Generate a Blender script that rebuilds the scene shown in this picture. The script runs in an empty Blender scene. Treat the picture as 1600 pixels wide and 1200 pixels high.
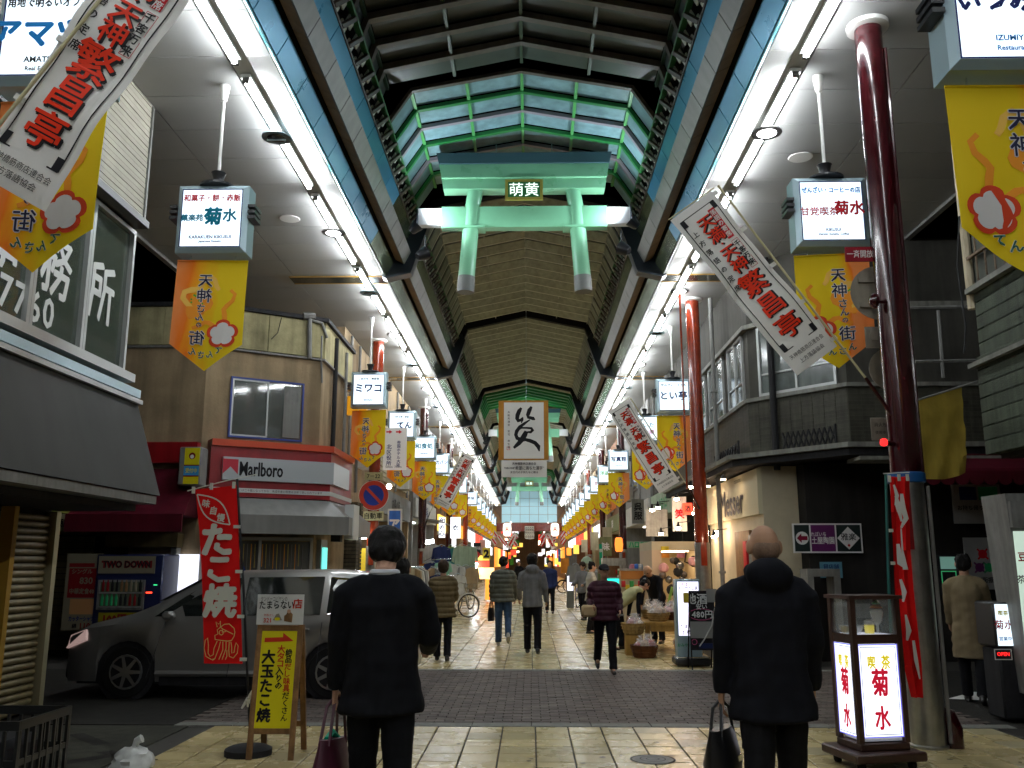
import bpy, math, random
from mathutils import Vector, Matrix, Euler
random.seed(7)
SC = bpy.context.scene
COL = SC.collection
R = math.radians
# ---------------------------------------------------------------- camera
CAMZ = 1.6
PITCH, YAW = R(11.3), R(1.17)
FPX = 1400.0
cam = bpy.data.cameras.new('camera'); camo = bpy.data.objects.new('camera', cam); COL.objects.link(camo)
camo.location = (0, 0, CAMZ); camo.rotation_euler = (R(90) + PITCH, 0, YAW)
cam.sensor_width = 36; cam.lens = 36 * FPX / 1600; cam.clip_end = 600; cam.clip_start = .05
SC.camera = camo
# ---------------------------------------------------------------- night sky, exposure
W = bpy.data.worlds.new('World'); SC.world = W; W.use_nodes = True
nt = W.node_tree; bg = nt.nodes['Background']
sky = nt.nodes.new('ShaderNodeTexSky'); sky.sky_type = 'NISHITA'; sky.sun_disc = False
sky.sun_elevation = R(-8); sky.sun_rotation = R(200)
nt.links.new(sky.outputs[0], bg.inputs[0]); bg.inputs[1].default_value = .05
SC.view_settings.view_transform = 'Standard'; SC.view_settings.look = 'None'
SC.view_settings.exposure = 0.3; SC.view_settings.gamma = 1; SC.view_settings.use_curve_mapping = False
SC.cycles.max_bounces = 6; SC.cycles.transparent_max_bounces = 12
SC.cycles.sample_clamp_indirect = 4
TUBE_L = 78.0     # radiance of the fluorescent tubes
CX = -0.11        # centre line of the arcade

_rot = Euler((R(90) + PITCH, 0, YAW)).to_matrix()
def at(u, v, Y):
    """point of the place at depth Y behind photo pixel (u,v)"""
    d = _rot @ Vector(((u - 800) / FPX, (600 - v) / FPX, -1))
    k = Y / d.y
    return Vector((d.x * k, Y, CAMZ + d.z * k))
def ground(u, v):
    d = _rot @ Vector(((u - 800) / FPX, (600 - v) / FPX, -1))
    k = -CAMZ / d.z
    return Vector((d.x * k, d.y * k, 0))

# ---------------------------------------------------------------- materials
MATS = {}
def mat(name, col, rough=.5, metal=0., em=None, es=0., ns=0., na=0., bump=0., bs=60., rnd=0., isl=0., spec=.5, alpha=1., trans=0., coat=0.):
    if name in MATS: return MATS[name]
    m = bpy.data.materials.new(name); m.use_nodes = True; MATS[name] = m
    t = m.node_tree; N = t.nodes; L = t.links
    b = N['Principled BSDF']
    if rough >= .5 and spec == .5 and not metal: spec = .14
    b.inputs['Roughness'].default_value = rough; b.inputs['Metallic'].default_value = metal
    b.inputs['Specular IOR Level'].default_value = spec
    b.inputs['Base Color'].default_value = (*col, 1)
    if coat: b.inputs['Coat Weight'].default_value = coat; b.inputs['Coat Roughness'].default_value = .08
    if alpha < 1: b.inputs['Alpha'].default_value = alpha
    if trans: b.inputs['Transmission Weight'].default_value = trans
    if em: b.inputs['Emission Color'].default_value = (*em, 1); b.inputs['Emission Strength'].default_value = es
    val = None
    def mul(src, lo, hi):
        mr = N.new('ShaderNodeMapRange'); L.new(src, mr.inputs[0])
        mr.inputs[3].default_value = lo; mr.inputs[4].default_value = hi
        nonlocal val
        if val is None: val = mr.outputs[0]
        else:
            k = N.new('ShaderNodeMath'); k.operation = 'MULTIPLY'; L.new(val, k.inputs[0]); L.new(mr.outputs[0], k.inputs[1]); val = k.outputs[0]
    tc = None
    if na or bump:
        tc = N.new('ShaderNodeNewGeometry')
    if na:
        nz = N.new('ShaderNodeTexNoise'); nz.inputs['Scale'].default_value = ns; nz.inputs['Detail'].default_value = 6; nz.inputs['Roughness'].default_value = .65
        L.new(tc.outputs['Position'], nz.inputs['Vector'])
        cr = N.new('ShaderNodeMapRange'); cr.inputs[1].default_value = .3; cr.inputs[2].default_value = .7; L.new(nz.outputs[0], cr.inputs[0])
        mul(cr.outputs[0], 1 - na, 1 + na * .4)
        if na >= .2:   # rain streaks and dirt running down
            mp = N.new('ShaderNodeMapping'); mp.inputs['Scale'].default_value = (3, 3, .25); L.new(tc.outputs['Position'], mp.inputs[0])
            n3 = N.new('ShaderNodeTexNoise'); n3.inputs['Scale'].default_value = min(ns, 4) * 1.3; n3.inputs['Detail'].default_value = 5; L.new(mp.outputs[0], n3.inputs['Vector'])
            c3 = N.new('ShaderNodeMapRange'); c3.inputs[1].default_value = .38; c3.inputs[2].default_value = .68; L.new(n3.outputs[0], c3.inputs[0]); mul(c3.outputs[0], 1.05, 1 - na * .9)
        rr = N.new('ShaderNodeMapRange'); L.new(nz.outputs[0], rr.inputs[0]); rr.inputs[3].default_value = max(.03, rough - .12); rr.inputs[4].default_value = min(1, rough + .14)
        L.new(rr.outputs[0], b.inputs['Roughness'])
    if rnd:
        oi = N.new('ShaderNodeObjectInfo'); mul(oi.outputs['Random'], 1 - rnd, 1 + rnd * .5)
    if isl:
        gi = N.new('ShaderNodeNewGeometry'); mul(gi.outputs['Random Per Island'], 1 - isl, 1 + isl * .5)
    if val is not None:
        mx = N.new('ShaderNodeVectorMath'); mx.operation = 'SCALE'; mx.inputs[0].default_value = col
        L.new(val, mx.inputs['Scale']); L.new(mx.outputs[0], b.inputs['Base Color'])
        if em:
            me = N.new('ShaderNodeMath'); me.operation = 'MULTIPLY'; me.inputs[1].default_value = es
            L.new(val, me.inputs[0]); L.new(me.outputs[0], b.inputs['Emission Strength'])
    if bump:
        n2 = N.new('ShaderNodeTexNoise'); n2.inputs['Scale'].default_value = bs; n2.inputs['Detail'].default_value = 4
        L.new(tc.outputs['Position'], n2.inputs['Vector'])
        bp = N.new('ShaderNodeBump'); bp.inputs['Strength'].default_value = bump; bp.inputs['Distance'].default_value = .01
        L.new(n2.outputs[0], bp.inputs['Height']); L.new(bp.outputs[0], b.inputs['Normal'])
    return m
def translucent(m, col, f=.4):
    N = m.node_tree.nodes; L = m.node_tree.links; tr = N.new('ShaderNodeBsdfTranslucent'); tr.inputs[0].default_value = (*col, 1)
    mx = N.new('ShaderNodeMixShader'); mx.inputs[0].default_value = f; L.new(N['Principled BSDF'].outputs[0], mx.inputs[1]); L.new(tr.outputs[0], mx.inputs[2]); L.new(mx.outputs[0], N['Material Output'].inputs[0])
def glow(name, col, s, **k): return mat(name, tuple(c * .6 for c in col), .5, em=col, es=s, **k)
M = {}
M['tile'] = mat('floor_tile', (.58, .47, .23), .26, ns=2.2, na=.09, isl=.24, bump=.12, bs=25)
M['tile_o'] = mat('floor_tile_single', (.58, .47, .23), .26, ns=2.2, na=.09, rnd=.24, bump=.12, bs=25)
M['grout'] = mat('floor_joint', (.05, .047, .042), .9)
M['brick'] = mat('road_block', (.13, .105, .092), .6, ns=2, na=.35, isl=.35, bump=.4, bs=90)
M['kerb'] = mat('granite_kerb', (.2, .2, .18), .6, ns=5, na=.3, bump=.3)
M['asphalt'] = mat('asphalt', (.024, .023, .02), .75, ns=1.2, na=.4, bump=.9, bs=140)
M['asphalt2'] = mat('asphalt_patch', (.045, .045, .034), .75, ns=2, na=.4, bump=.8, bs=120)
M['white'] = mat('white_paint', (.75, .75, .72), .4)
M['soffit'] = mat('soffit_panel', (.36, .365, .355), .42, ns=.7, na=.12, rnd=.07)
M['strip'] = mat('reflector_strip', (.8, .82, .8), .35)
M['gap'] = mat('black_gap', (.012, .012, .012), .8)
M['black'] = mat('black_paint', (.012, .013, .016), .35)
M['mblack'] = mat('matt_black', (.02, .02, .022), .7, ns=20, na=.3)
M['blue_p'] = mat('blue_panel', (.035, .22, .37), .3, ns=1.2, na=.1, rnd=.18, metal=.3)
M['grn_p'] = mat('olive_panel', (.14, .19, .11), .16, ns=1.2, na=.25, rnd=.2, metal=.6)
M['cyan'] = mat('cyan_edge', (.12, .5, .65), .3)
M['tan'] = mat('tan_cladding', (.30, .20, .12), .5, ns=2, na=.2, rnd=.12)
M['greyc'] = mat('grey_cladding', (.16, .165, .15), .45, ns=2, na=.2, rnd=.12)
M['rib'] = mat('roof_rib', (.12, .095, .078), .45, ns=3, na=.25)
M['fin'] = mat('roof_louvre', (.36, .385, .30), .4, ns=2, na=.25, rnd=.12, metal=.2)
M['ribg'] = mat('green_rib', (.02, .22, .05), .4)
M['rib2'] = mat('violet_grey_rib', (.30, .26, .29), .45)
M['glassd'] = mat('unlit_roof_panel', (.035, .05, .045), .4, ns=1, na=.3, rnd=.25, spec=.6)  # the near roof's lack of light is put into this dark panel colour
M['glassb'] = mat('opal_roof_panel', (.27, .46, .50), .4, ns=1.4, na=.3, rnd=.1)
M['maroon'] = mat('maroon_gloss_paint', (.05, .004, .007), .18, ns=7, na=.45, coat=.5)
M['vermil'] = mat('vermilion_gloss_paint', (.25, .030, .009), .2, ns=7, na=.35, coat=.5)
M['steel'] = mat('brushed_steel', (.45, .45, .42), .32, metal=.85, ns=8, na=.25)
M['alu'] = mat('silver_frame', (.42, .56, .62), .35, metal=.4)
M['greym'] = mat('grey_metal', (.2, .2, .19), .5, ns=5, na=.25)
M['torii'] = mat('torii_green', (.19, .46, .27), .3, ns=1.5, na=.12)
M['toriid'] = mat('torii_dark_cap', (.04, .09, .11), .35)
M['tube'] = glow('lit_tube', (.93, .97, 1), TUBE_L)
M['down'] = glow('downlight_lens', (.97, .95, 1), 26)
M['box_lit'] = glow('light_box_face', (.78, .91, 1), 1.1)
M['box_lit2'] = glow('light_box_face_warm', (.92, .96, .95), 1.7)
M['navy'] = mat('navy_ink', (.01, .02, .12), .5)
M['ink'] = mat('black_ink', (.008, .008, .01), .5)
M['redink'] = mat('red_ink', (.5, .01, .02), .5)
M['redorange'] = mat('red_orange_ink', (.72, .035, .008), .5)
M['blueink'] = mat('blue_ink', (.01, .2, .55), .5)
M['tealink'] = mat('teal_ink', (.0, .16, .25), .5)
M['greenink'] = mat('green_ink', (.1, .45, .05), .5)
M['cloth_w'] = mat('white_banner_cloth', (.88, .87, .84), .8, ns=3, na=.1, bump=.15, bs=15)
translucent(M['cloth_w'], (.88, .87, .84), .35)
M['concrete'] = mat('concrete', (.26, .25, .22), .85, ns=2, na=.35, bump=.4)
M['plaster'] = mat('tan_plaster', (.34, .255, .155), .85, ns=.8, na=.42, bump=.3, bs=30)
M['plaster2'] = mat('stained_cream_plaster', (.40, .36, .2), .85, ns=1.2, na=.5, bump=.3, bs=30)
M['dark'] = mat('dark_wall', (.022, .02, .018), .8, ns=2, na=.3)
M['redband'] = mat('red_enamel', (.26, .006, .010), .35, ns=2, na=.2)
M['glass'] = mat('window_glass', (.10, .12, .11), .08, spec=.9, ns=1, na=.3)
M['gframe'] = mat('silver_window_frame', (.4, .41, .4), .35, metal=.5)
M['cream'] = mat('cream_wall', (.55, .48, .34), .7, ns=1.5, na=.18)
M['wood'] = mat('worn_wood', (.26, .14, .06), .6, ns=14, na=.4)
M['rubber'] = mat('rubber', (.012, .012, .012), .7)
M['chrome'] = mat('chrome', (.6, .6, .6), .15, metal=1)
M['skin'] = mat('skin', (.50, .29, .20), .5)
M['skin2'] = mat('tanned_skin', (.42, .24, .15), .5)
M['yellow'] = mat('yellow_ink', (.75, .6, .01), .5)
M['orange'] = mat('orange_ink', (.8, .25, .02), .5)
M['green'] = mat('green_ink_deep', (.02, .3, .1), .5)
M['pink'] = mat('pink_ink', (.6, .1, .25), .5)
M['clear'] = mat('clear_plastic', (.8, .8, .8), .12, alpha=.28, spec=.9)
M['pane'] = mat('clear_glass_pane', (.5, .55, .55), .04, alpha=.12, spec=1.)

# ---------------------------------------------------------------- mesh builder
ORG = {}
class MB:
    def __init__(s): s.v = []; s.f = []; s.mi = []; s.mats = []
    def m(s, mt):
        if isinstance(mt, str): mt = M[mt]
        if mt not in s.mats: s.mats.append(mt)
        return s.mats.index(mt)
    def add(s, vs, fs, mt, T=None):
        b = len(s.v); k = s.m(mt)
        s.v += [tuple(T @ Vector(p)) for p in vs] if T is not None else [tuple(p) for p in vs]
        s.f += [tuple(b + i for i in f) for f in fs]; s.mi += [k] * len(fs)
        return s
    def box(s, x0, x1, y0, y1, z0, z1, mt, T=None):
        vs = [(x, y, z) for z in (z0, z1) for y in (y0, y1) for x in (x0, x1)]
        return s.add(vs, [(0, 2, 3, 1), (4, 5, 7, 6), (0, 1, 5, 4), (2, 6, 7, 3), (0, 4, 6, 2), (1, 3, 7, 5)], mt, T)
    def bbox(s, x0, x1, y0, y1, z0, z1, mt, c=.01, T=None):
        """box with chamfered top edge"""
        vs = [(x0, y0, z0), (x1, y0, z0), (x1, y1, z0), (x0, y1, z0), (x0, y0, z1 - c), (x1, y0, z1 - c), (x1, y1, z1 - c), (x0, y1, z1 - c),
              (x0 + c, y0 + c, z1), (x1 - c, y0 + c, z1), (x1 - c, y1 - c, z1), (x0 + c, y1 - c, z1)]
        fs = [(0, 1, 5, 4), (1, 2, 6, 5), (2, 3, 7, 6), (3, 0, 4, 7), (4, 5, 9, 8), (5, 6, 10, 9), (6, 7, 11, 10), (7, 4, 8, 11), (8, 9, 10, 11)]
        return s.add(vs, fs, mt, T)
    def rbox(s, x0, x1, y0, y1, z0, z1, mt, c=.02, T=None):
        """box with all edges chamfered"""
        vs = []; idx = {}
        X = (x0, x1); Y = (y0, y1); Z = (z0, z1)
        for i in (0, 1):
            for j in (0, 1):
                for k in (0, 1):
                    for a in range(3):
                        p = [X[i], Y[j], Z[k]]; g = (i, j, k)
                        for b in range(3):
                            if b != a: p[b] += c * (1 - 2 * g[b])
                        idx[(i, j, k, a)] = len(vs); vs.append(tuple(p))
        fs = []
        q = [(0, 0), (1, 0), (1, 1), (0, 1)]
        for a in range(3):
            b, d = (a + 1) % 3, (a + 2) % 3
            for sgn in (0, 1):
                f = []
                for (u, w) in q:
                    g = [0, 0, 0]; g[a] = sgn; g[b] = u; g[d] = w; f.append(idx[(*g, a)])
                fs.append(tuple(f if sgn else f[::-1]))
        for a in range(3):
            b, d = (a + 1) % 3, (a + 2) % 3
            for u in (0, 1):
                for w in (0, 1):
                    g0 = [0, 0, 0]; g0[a] = 0; g0[b] = u; g0[d] = w
                    g1 = list(g0); g1[a] = 1
                    f = [idx[(*g0, b)], idx[(*g1, b)], idx[(*g1, d)], idx[(*g0, d)]]
                    fs.append(tuple(f if (u ^ w) else f[::-1]))
        for i in (0, 1):
            for j in (0, 1):
                for k in (0, 1):
                    f = [idx[(i, j, k, 0)], idx[(i, j, k, 1)], idx[(i, j, k, 2)]]
                    fs.append(tuple(f if (i ^ j ^ k) else f[::-1]))
        return s.add(vs, fs, mt, T)
    def quad(s, a, b, c, d, mt, T=None): return s.add([a, b, c, d], [(0, 1, 2, 3)], mt, T)
    def poly(s, pts, mt, T=None): return s.add(pts, [tuple(range(len(pts)))], mt, T)
    def prism(s, pts, z0, z1, mt, T=None):
        n = len(pts)
        vs = [(x, y, z0) for x, y in pts] + [(x, y, z1) for x, y in pts]
        fs = [tuple(range(n))[::-1], tuple(range(n, 2 * n))] + [(i, (i + 1) % n, n + (i + 1) % n, n + i) for i in range(n)]
        return s.add(vs, fs, mt, T)
    def prof(s, path, x0, x1, mt, T=None):
        """closed (y,z) outline swept along x"""
        n = len(path)
        vs = [(x0, y, z) for y, z in path] + [(x1, y, z) for y, z in path]
        fs = [tuple(range(n)), tuple(range(n, 2 * n))[::-1]] + [(i, n + i, n + (i + 1) % n, (i + 1) % n) for i in range(n)]
        return s.add(vs, fs, mt, T)
    def tube(s, pts, r, mt, n=8, T=None, caps=True, flat=1.):
        pts = [Vector(p) for p in pts]
        rs = r if isinstance(r, (list, tuple)) else [r] * len(pts)
        vs = []; up = None
        for i, p in enumerate(pts):
            d = (pts[min(i + 1, len(pts) - 1)] - pts[max(i - 1, 0)]).normalized()
            if up is None: up = Vector((0, 0, 1)) if abs(d.z) < .9 else Vector((0, 1, 0))
            a = d.cross(up).normalized(); b = a.cross(d).normalized(); up = b
            for k in range(n):
                t = 2 * math.pi * k / n
                vs.append(p + (a * math.cos(t) + b * math.sin(t) * flat) * rs[i])
        fs = [(i * n + k, i * n + (k + 1) % n, (i + 1) * n + (k + 1) % n, (i + 1) * n + k) for i in range(len(pts) - 1) for k in range(n)]
        if caps: fs += [tuple(range(n))[::-1], tuple(range((len(pts) - 1) * n, len(pts) * n))]
        return s.add(vs, fs, mt, T)
    def lathe(s, prof, mt, n=12, T=None, c=(0, 0, 0)):
        vs = []
        for r, z in prof:
            for k in range(n):
                t = 2 * math.pi * k / n; vs.append((c[0] + r * math.cos(t), c[1] + r * math.sin(t), c[2] + z))
        m_ = len(prof)
        fs = [(i * n + k, i * n + (k + 1) % n, (i + 1) * n + (k + 1) % n, (i + 1) * n + k) for i in range(m_ - 1) for k in range(n)]
        fs += [tuple(range(n))[::-1], tuple(range((m_ - 1) * n, m_ * n))]
        return s.add(vs, fs, mt, T)
    def disc(s, c, r, mt, T=None, n=16, ry=None, z=0):
        ry = ry or r
        return s.poly([(c[0] + r * math.cos(2 * math.pi * k / n), c[1] + ry * math.sin(2 * math.pi * k / n), z) for k in range(n)], mt, T)
    def ring(s, c, r0, r1, mt, T=None, n=24, z=0):
        vs = []
        for k in range(n):
            t = 2 * math.pi * k / n
            for r in (r0, r1): vs.append((c[0] + r * math.cos(t), c[1] + r * math.sin(t), z))
        return s.add(vs, [(2 * k, 2 * k + 1, (2 * k + 3) % (2 * n), (2 * k + 2) % (2 * n)) for k in range(n)], mt, T)
    def rect(s, x0, x1, y0, y1, mt, T=None, z=0): return s.quad((x0, y0, z), (x1, y0, z), (x1, y1, z), (x0, y1, z), mt, T)
    def frame(s, x0, x1, y0, y1, w, mt, T=None, z=0):
        s.rect(x0, x1, y0, y0 + w, mt, T, z); s.rect(x0, x1, y1 - w, y1, mt, T, z)
        s.rect(x0, x0 + w, y0 + w, y1 - w, mt, T, z); return s.rect(x1 - w, x1, y0 + w, y1 - w, mt, T, z)
    def fbox(s, x0, x1, y0, y1, z0, z1, w, mt, T=None):
        """four real bars round a rectangle in local xy"""
        s.box(x0, x1, y0, y0 + w, z0, z1, mt, T); s.box(x0, x1, y1 - w, y1, z0, z1, mt, T)
        s.box(x0, x0 + w, y0 + w, y1 - w, z0, z1, mt, T); return s.box(x1 - w, x1, y0 + w, y1 - w, z0, z1, mt, T)
    def stroke(s, pts, w, mt, T=None, z=0):
        """flat brush stroke"""
        pts = [Vector((p[0], p[1])) for p in pts]; n = len(pts); vs = []
        ws = w if isinstance(w, (list, tuple)) else [w] * n
        for i, p in enumerate(pts):
            d = (pts[min(i + 1, n - 1)] - pts[max(i - 1, 0)]).normalized(); q = Vector((-d.y, d.x)) * ws[i] / 2
            vs += [(p.x + q.x, p.y + q.y, z + i * 6e-5), (p.x - q.x, p.y - q.y, z + i * 6e-5)]
        return s.add(vs, [(2 * i, 2 * i + 1, 2 * i + 3, 2 * i + 2) for i in range(n - 1)], mt, T)
    def text(s, body, cx, cy, size, mt, T=None, z=0., bold=0., vert=False, maxw=None, sx=1., align='CENTER', pitch=1.04, res=2):
        if vert:
            n = len(body); y = cy + (n - 1) * size * pitch / 2
            for ch in body:
                if ch != ' ': s.text(ch, cx, y, size, mt, T, z, bold, False, None, sx, res=res)
                y -= size * pitch
            return s
        if bold > .004 and any(ord(c) > 0x2E80 for c in body):
            n = 4 if bold < .03 else 6
            for i in range(n):
                a = 2 * math.pi * i / n + .6; s.text(body, cx + bold * size * math.cos(a), cy + bold * size * math.sin(a), size, mt, T, z + (i + 1) * .0002, 0., False, maxw, sx, align, pitch, 1)
            bold = 0.
        vs, fs, w, xm, ym = glyphs(body, bold, res)
        k = size
        kx = k * sx
        if maxw and w * kx > maxw: kx = maxw / w
        ox = cx - xm * kx if align == 'CENTER' else cx
        cyy = ym if len(body) == 1 else .36
        return s.add([(ox + x * kx, cy + (y - cyy) * k, z) for x, y in vs], fs, mt, T)
    def fat(s, body, cx, cy, size, mt, T, z, r, bold=.02, n=8, **k):
        """thick brush lettering: the glyph stamped round a small circle"""
        if any(ord(c) > 0x2E80 for c in body): r = r + bold * .6; bold = 0.; k['res'] = 1
        for i in range(n):
            a = 2 * math.pi * i / n + .2
            s.text(body, cx + r * size * math.cos(a), cy + r * size * math.sin(a), size, mt, T, z + i * .00015, bold, **k)
        return s.text(body, cx, cy, size, mt, T, z + n * .00015, bold, **k)
    def build(s, name, parent=None, smooth=True, kind=None, label=None, cat=None, group=None, ang=38):
        me = bpy.data.meshes.new(name)
        o0 = ORG.get(parent.name, Vector((0, 0, 0))) if parent is not None else Vector((0, 0, 0))
        me.from_pydata([(p[0] - o0[0], p[1] - o0[1], p[2] - o0[2]) for p in s.v], [], s.f)
        for mt in s.mats: me.materials.append(mt)
        me.polygons.foreach_set('material_index', s.mi)
        if smooth:
            me.polygons.foreach_set('use_smooth', [True] * len(s.f)); me.set_sharp_from_angle(angle=R(ang))
        me.update()
        o = bpy.data.objects.new(name, me); COL.objects.link(o)
        if parent is not None: o.parent = parent; ORG[o.name] = o0
        return tag(o, label, cat, group, kind)
_G = {}
def glyphs(body, bold, res=2):
    key = (body, bold, res)
    if key in _G: return _G[key]
    c = bpy.data.curves.new('lettering', 'FONT'); c.body = body; c.offset = bold; c.resolution_u = res
    o = bpy.data.objects.new('lettering', c); COL.objects.link(o)
    bpy.context.view_layer.update()
    me = bpy.data.meshes.new_from_object(o.evaluated_get(bpy.context.evaluated_depsgraph_get()))
    vs = [(v.co.x, v.co.y) for v in me.vertices]; fs = [tuple(p.vertices) for p in me.polygons]
    bpy.data.objects.remove(o); bpy.data.curves.remove(c); bpy.data.meshes.remove(me)
    if not vs: vs = [(0, 0), (0, 0), (0, 0)]; fs = []
    xs = [v[0] for v in vs]; ys = [v[1] for v in vs]
    _G[key] = (vs, fs, max(xs) - min(xs), (max(xs) + min(xs)) / 2, (max(ys) + min(ys)) / 2)
    return _G[key]
def tag(o, label=None, cat=None, group=None, kind=None):
    if label: o['label'] = label
    if cat: o['category'] = cat
    if group: o['group'] = group
    if kind: o['kind'] = kind
    return o
def thing(name, loc, label=None, cat=None, group=None, kind=None):
    o = bpy.data.objects.new(name, None); COL.objects.link(o); o.location = loc; o.empty_display_size = .1
    ORG[o.name] = Vector(loc)
    return tag(o, label, cat, group, kind)
def frameT(o, x=(1, 0, 0), y=(0, 0, 1)):
    x = Vector(x).normalized(); y = Vector(y).normalized(); z = x.cross(y).normalized(); y = z.cross(x).normalized()
    m = Matrix.Identity(4)
    for i, a in enumerate((x, y, z)):
        m[0][i], m[1][i], m[2][i] = a
    m.translation = Vector(o); return m
KIDS = {}
def copy_tree(o, parent=None, loc=None, rz=None, label=None):
    c = o.copy(); COL.objects.link(c); c.parent = parent
    if loc is not None: c.location = loc
    if rz is not None: c.rotation_euler = (0, 0, rz)
    if label: c['label'] = label
    for ch in o.children: copy_tree(ch, c)
    return c
# ================================================================ SETTING
M['tile_g'] = mat('greyer_tile', (.40, .35, .20), .3, ns=3, na=.12, isl=.2, bump=.12, bs=25)
M['gum'] = mat('trodden_gum', (.12, .10, .07), .7); M['gum2'] = mat('old_stain', (.28, .23, .13), .5)
def ground_():
    def odd(o, base, q):
        if q in (57, 58, 82, 83, 131, 190, 29, 211, 240, 12):
            if 'g' not in cacheg: m2 = base.data.copy(); m2.materials[0] = M['tile_g']; cacheg['g'] = m2
            o.data = cacheg['g']
    cacheg = {}
    MB().box(-60, 60, -6, 9.5, -.4, -.012, 'grout').box(-60, 60, 14.3, 260, -.4, -.012, 'grout').box(-60, 60, 9.5, 14.3, -.4, -.012, 'asphalt').build('ground', kind='structure', smooth=False)
    # near tiled street
    st = thing('pavement', (0, 8, 0), kind='structure')
    rnd = random.Random(3); big = MB(); n = 0
    tx, ty = .322, .32
    proto = None
    rows = []
    y = 9.42
    while y > 2.0: rows.append(y); y -= ty
    for y1 in rows:
        for i in range(-11, 15):
            x0 = i * tx + .04
            if x0 < -3.42 or x0 > 4.5: continue
            g = .006 if i % 2 else .009
            a, b, c_, d = x0 + g, x0 + tx - g, y1 - ty + .0035, y1 - .0035
            if n < 250 and -3.0 < (x0) < 4.2 and y1 > 5.4:
                if proto is None:
                    proto = MB().bbox(-(tx / 2 - .007), tx / 2 - .007, -(ty / 2 - .0035), ty / 2 - .0035, -.012, 0, 'tile_o', .003).build('tile', st, smooth=False)
                    proto.location = (0, 0, 0); o = proto
                else: o = proto.copy(); COL.objects.link(o)
                o.location = (x0 + tx / 2, y1 - ty / 2 - 8, rnd.uniform(-.0015, .0015)); 
                if o is proto:
                    for v in proto.data.vertices: v.co = v.co + Vector((0, 8, 0))
                odd(o, proto, n)
                n += 1
            else: big.bbox(a, b, c_, d, -.012, rnd.uniform(-.0015, .0015), 'tile' if rnd.random() > .1 else 'tile_g', .003)
    big.build('tile_field', st, kind='stuff', smooth=False)
    far = thing('arcade_floor', (0, 20, 0), kind='structure'); rnd = random.Random(5)
    n = 0; big = MB(); proto = None
    tx2 = .44
    y = 14.36
    while y < 60:
        ty2 = .44 if y < 34 else 1.76
        for i in range(-10, 10):
            x0 = i * tx2 + .02
            if n < 290 and -3.6 < x0 < 3.3 and y < 24:
                if proto is None:
                    proto = MB().bbox(-(tx2 / 2 - .006), tx2 / 2 - .006, -(ty2 / 2 - .004) , ty2 / 2 - .004, -.012, 0, 'tile_o', .003).build('tile', far, smooth=False)
                    for v in proto.data.vertices: v.co = v.co + Vector((0, 20, 0))
                    o = proto
                else: o = proto.copy(); COL.objects.link(o)
                o.location = (x0 + tx2 / 2, y + ty2 / 2 - 20, rnd.uniform(-.0015, .0015)); n += 1
            else: big.bbox(x0 + .006, x0 + tx2 - .006, y + .004, y + ty2 - .004, -.012, rnd.uniform(-.0015, .0015), 'tile' if rnd.random() > .1 else 'tile_g', .003)
        y += ty2
    big.box(-4.6, 4.6, 60, 220, -.012, -.002, 'tile')
    big.build('tile_field', far, kind='stuff', smooth=False)
    sp = MB(); r2 = random.Random(21)
    for q in range(260):
        gx, gy = r2.uniform(-3.3, 4.2), r2.choice((r2.uniform(5.5, 9.3), r2.uniform(14.5, 26))); rr = r2.uniform(.008, .03)
        sp.poly([(gx + rr * r2.uniform(.6, 1.3) * math.cos(a * .785), gy + rr * r2.uniform(.6, 1.3) * math.sin(a * .785), .003) for a in range(8)], 'gum' if q % 3 else 'gum2')
    sp.build('worn_spots', st, kind='stuff', smooth=False)
    # crossing of interlocking blocks, with its granite edge strips
    cr = thing('crossing', (0, 12, 0), kind='structure'); b = MB(); one = 0
    y = 9.64; r = 0; bw, bl = .2, .1
    proto = None
    while y < 14.1:
        x = -3.6 + (bw / 2 if r % 2 else 0)
        while x < 4.6:
            if one < 280 and -2.3 < x < 2.6 and y < 10.9:
                if proto is None:
                    proto = MB().bbox(-bw / 2 + .004, bw / 2 - .004, -bl / 2 + .004, bl / 2 - .004, -.012, 0, 'brick1', .004).build('brick', cr, smooth=False); o = proto
                    for v in proto.data.vertices: v.co = v.co + Vector((0, 12, 0))
                else: o = proto.copy(); COL.objects.link(o)
                o.location = (x + bw / 2, y + bl / 2 - 12, rnd.uniform(-.003, .002)); one += 1
            else: b.bbox(x + .004, x + bw - .004, y + .004, y + bl - .004, -.012, rnd.uniform(-.003, .002), 'brick', .004)
            x += bw
        y += bl; r += 1
    b.build('block_field', cr, kind='stuff', smooth=False)
    for ya, yb in ((9.44, 9.62), (14.16, 14.34)):
        x = -3.6
        while x < 4.6:
            MB().bbox(x + .004, x + .596, ya, yb, -.012, .004, 'kerb', .005).build('kerb_stone', cr, smooth=False); x += .6
    # worn side street surfaces
    MB().box(-30, -3.62, 9.5, 14.3, -.02, -.004, 'asphalt').box(4.62, 30, 9.5, 14.3, -.02, -.004, 'asphalt').build('side_street', kind='structure', smooth=False)
    MB().box(-12, -3.44, 2, 9.42, -.02, -.002, 'asphalt2').poly([(-4.4, 8.9, .002), (-3.9, 8.4, .002), (-3.8, 8.5, .002), (-4.3, 9.0, .002)], 'asphalt').poly([(-4.3, 7.3, .002), (-3.55, 8.1, .002), (-3.5, 7.95, .002), (-4.2, 7.15, .002)], 'asphalt').poly([(-3.65, 8.2, .002), (-3.4, 8.0, .002), (-3.4, 7.9, .002), (-3.75, 8.1, .002)], 'asphalt').build('side_pavement', kind='structure', smooth=False)
    MB().box(4.6, 14, 2, 9.42, -.02, -.002, 'asphalt').poly([(5.2, 8.6, .002), (7, 8.9, .002), (7, 9.3, .002), (5.0, 9.1, .002)], 'asphalt2').build('side_pavement', kind='structure', smooth=False)
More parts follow.
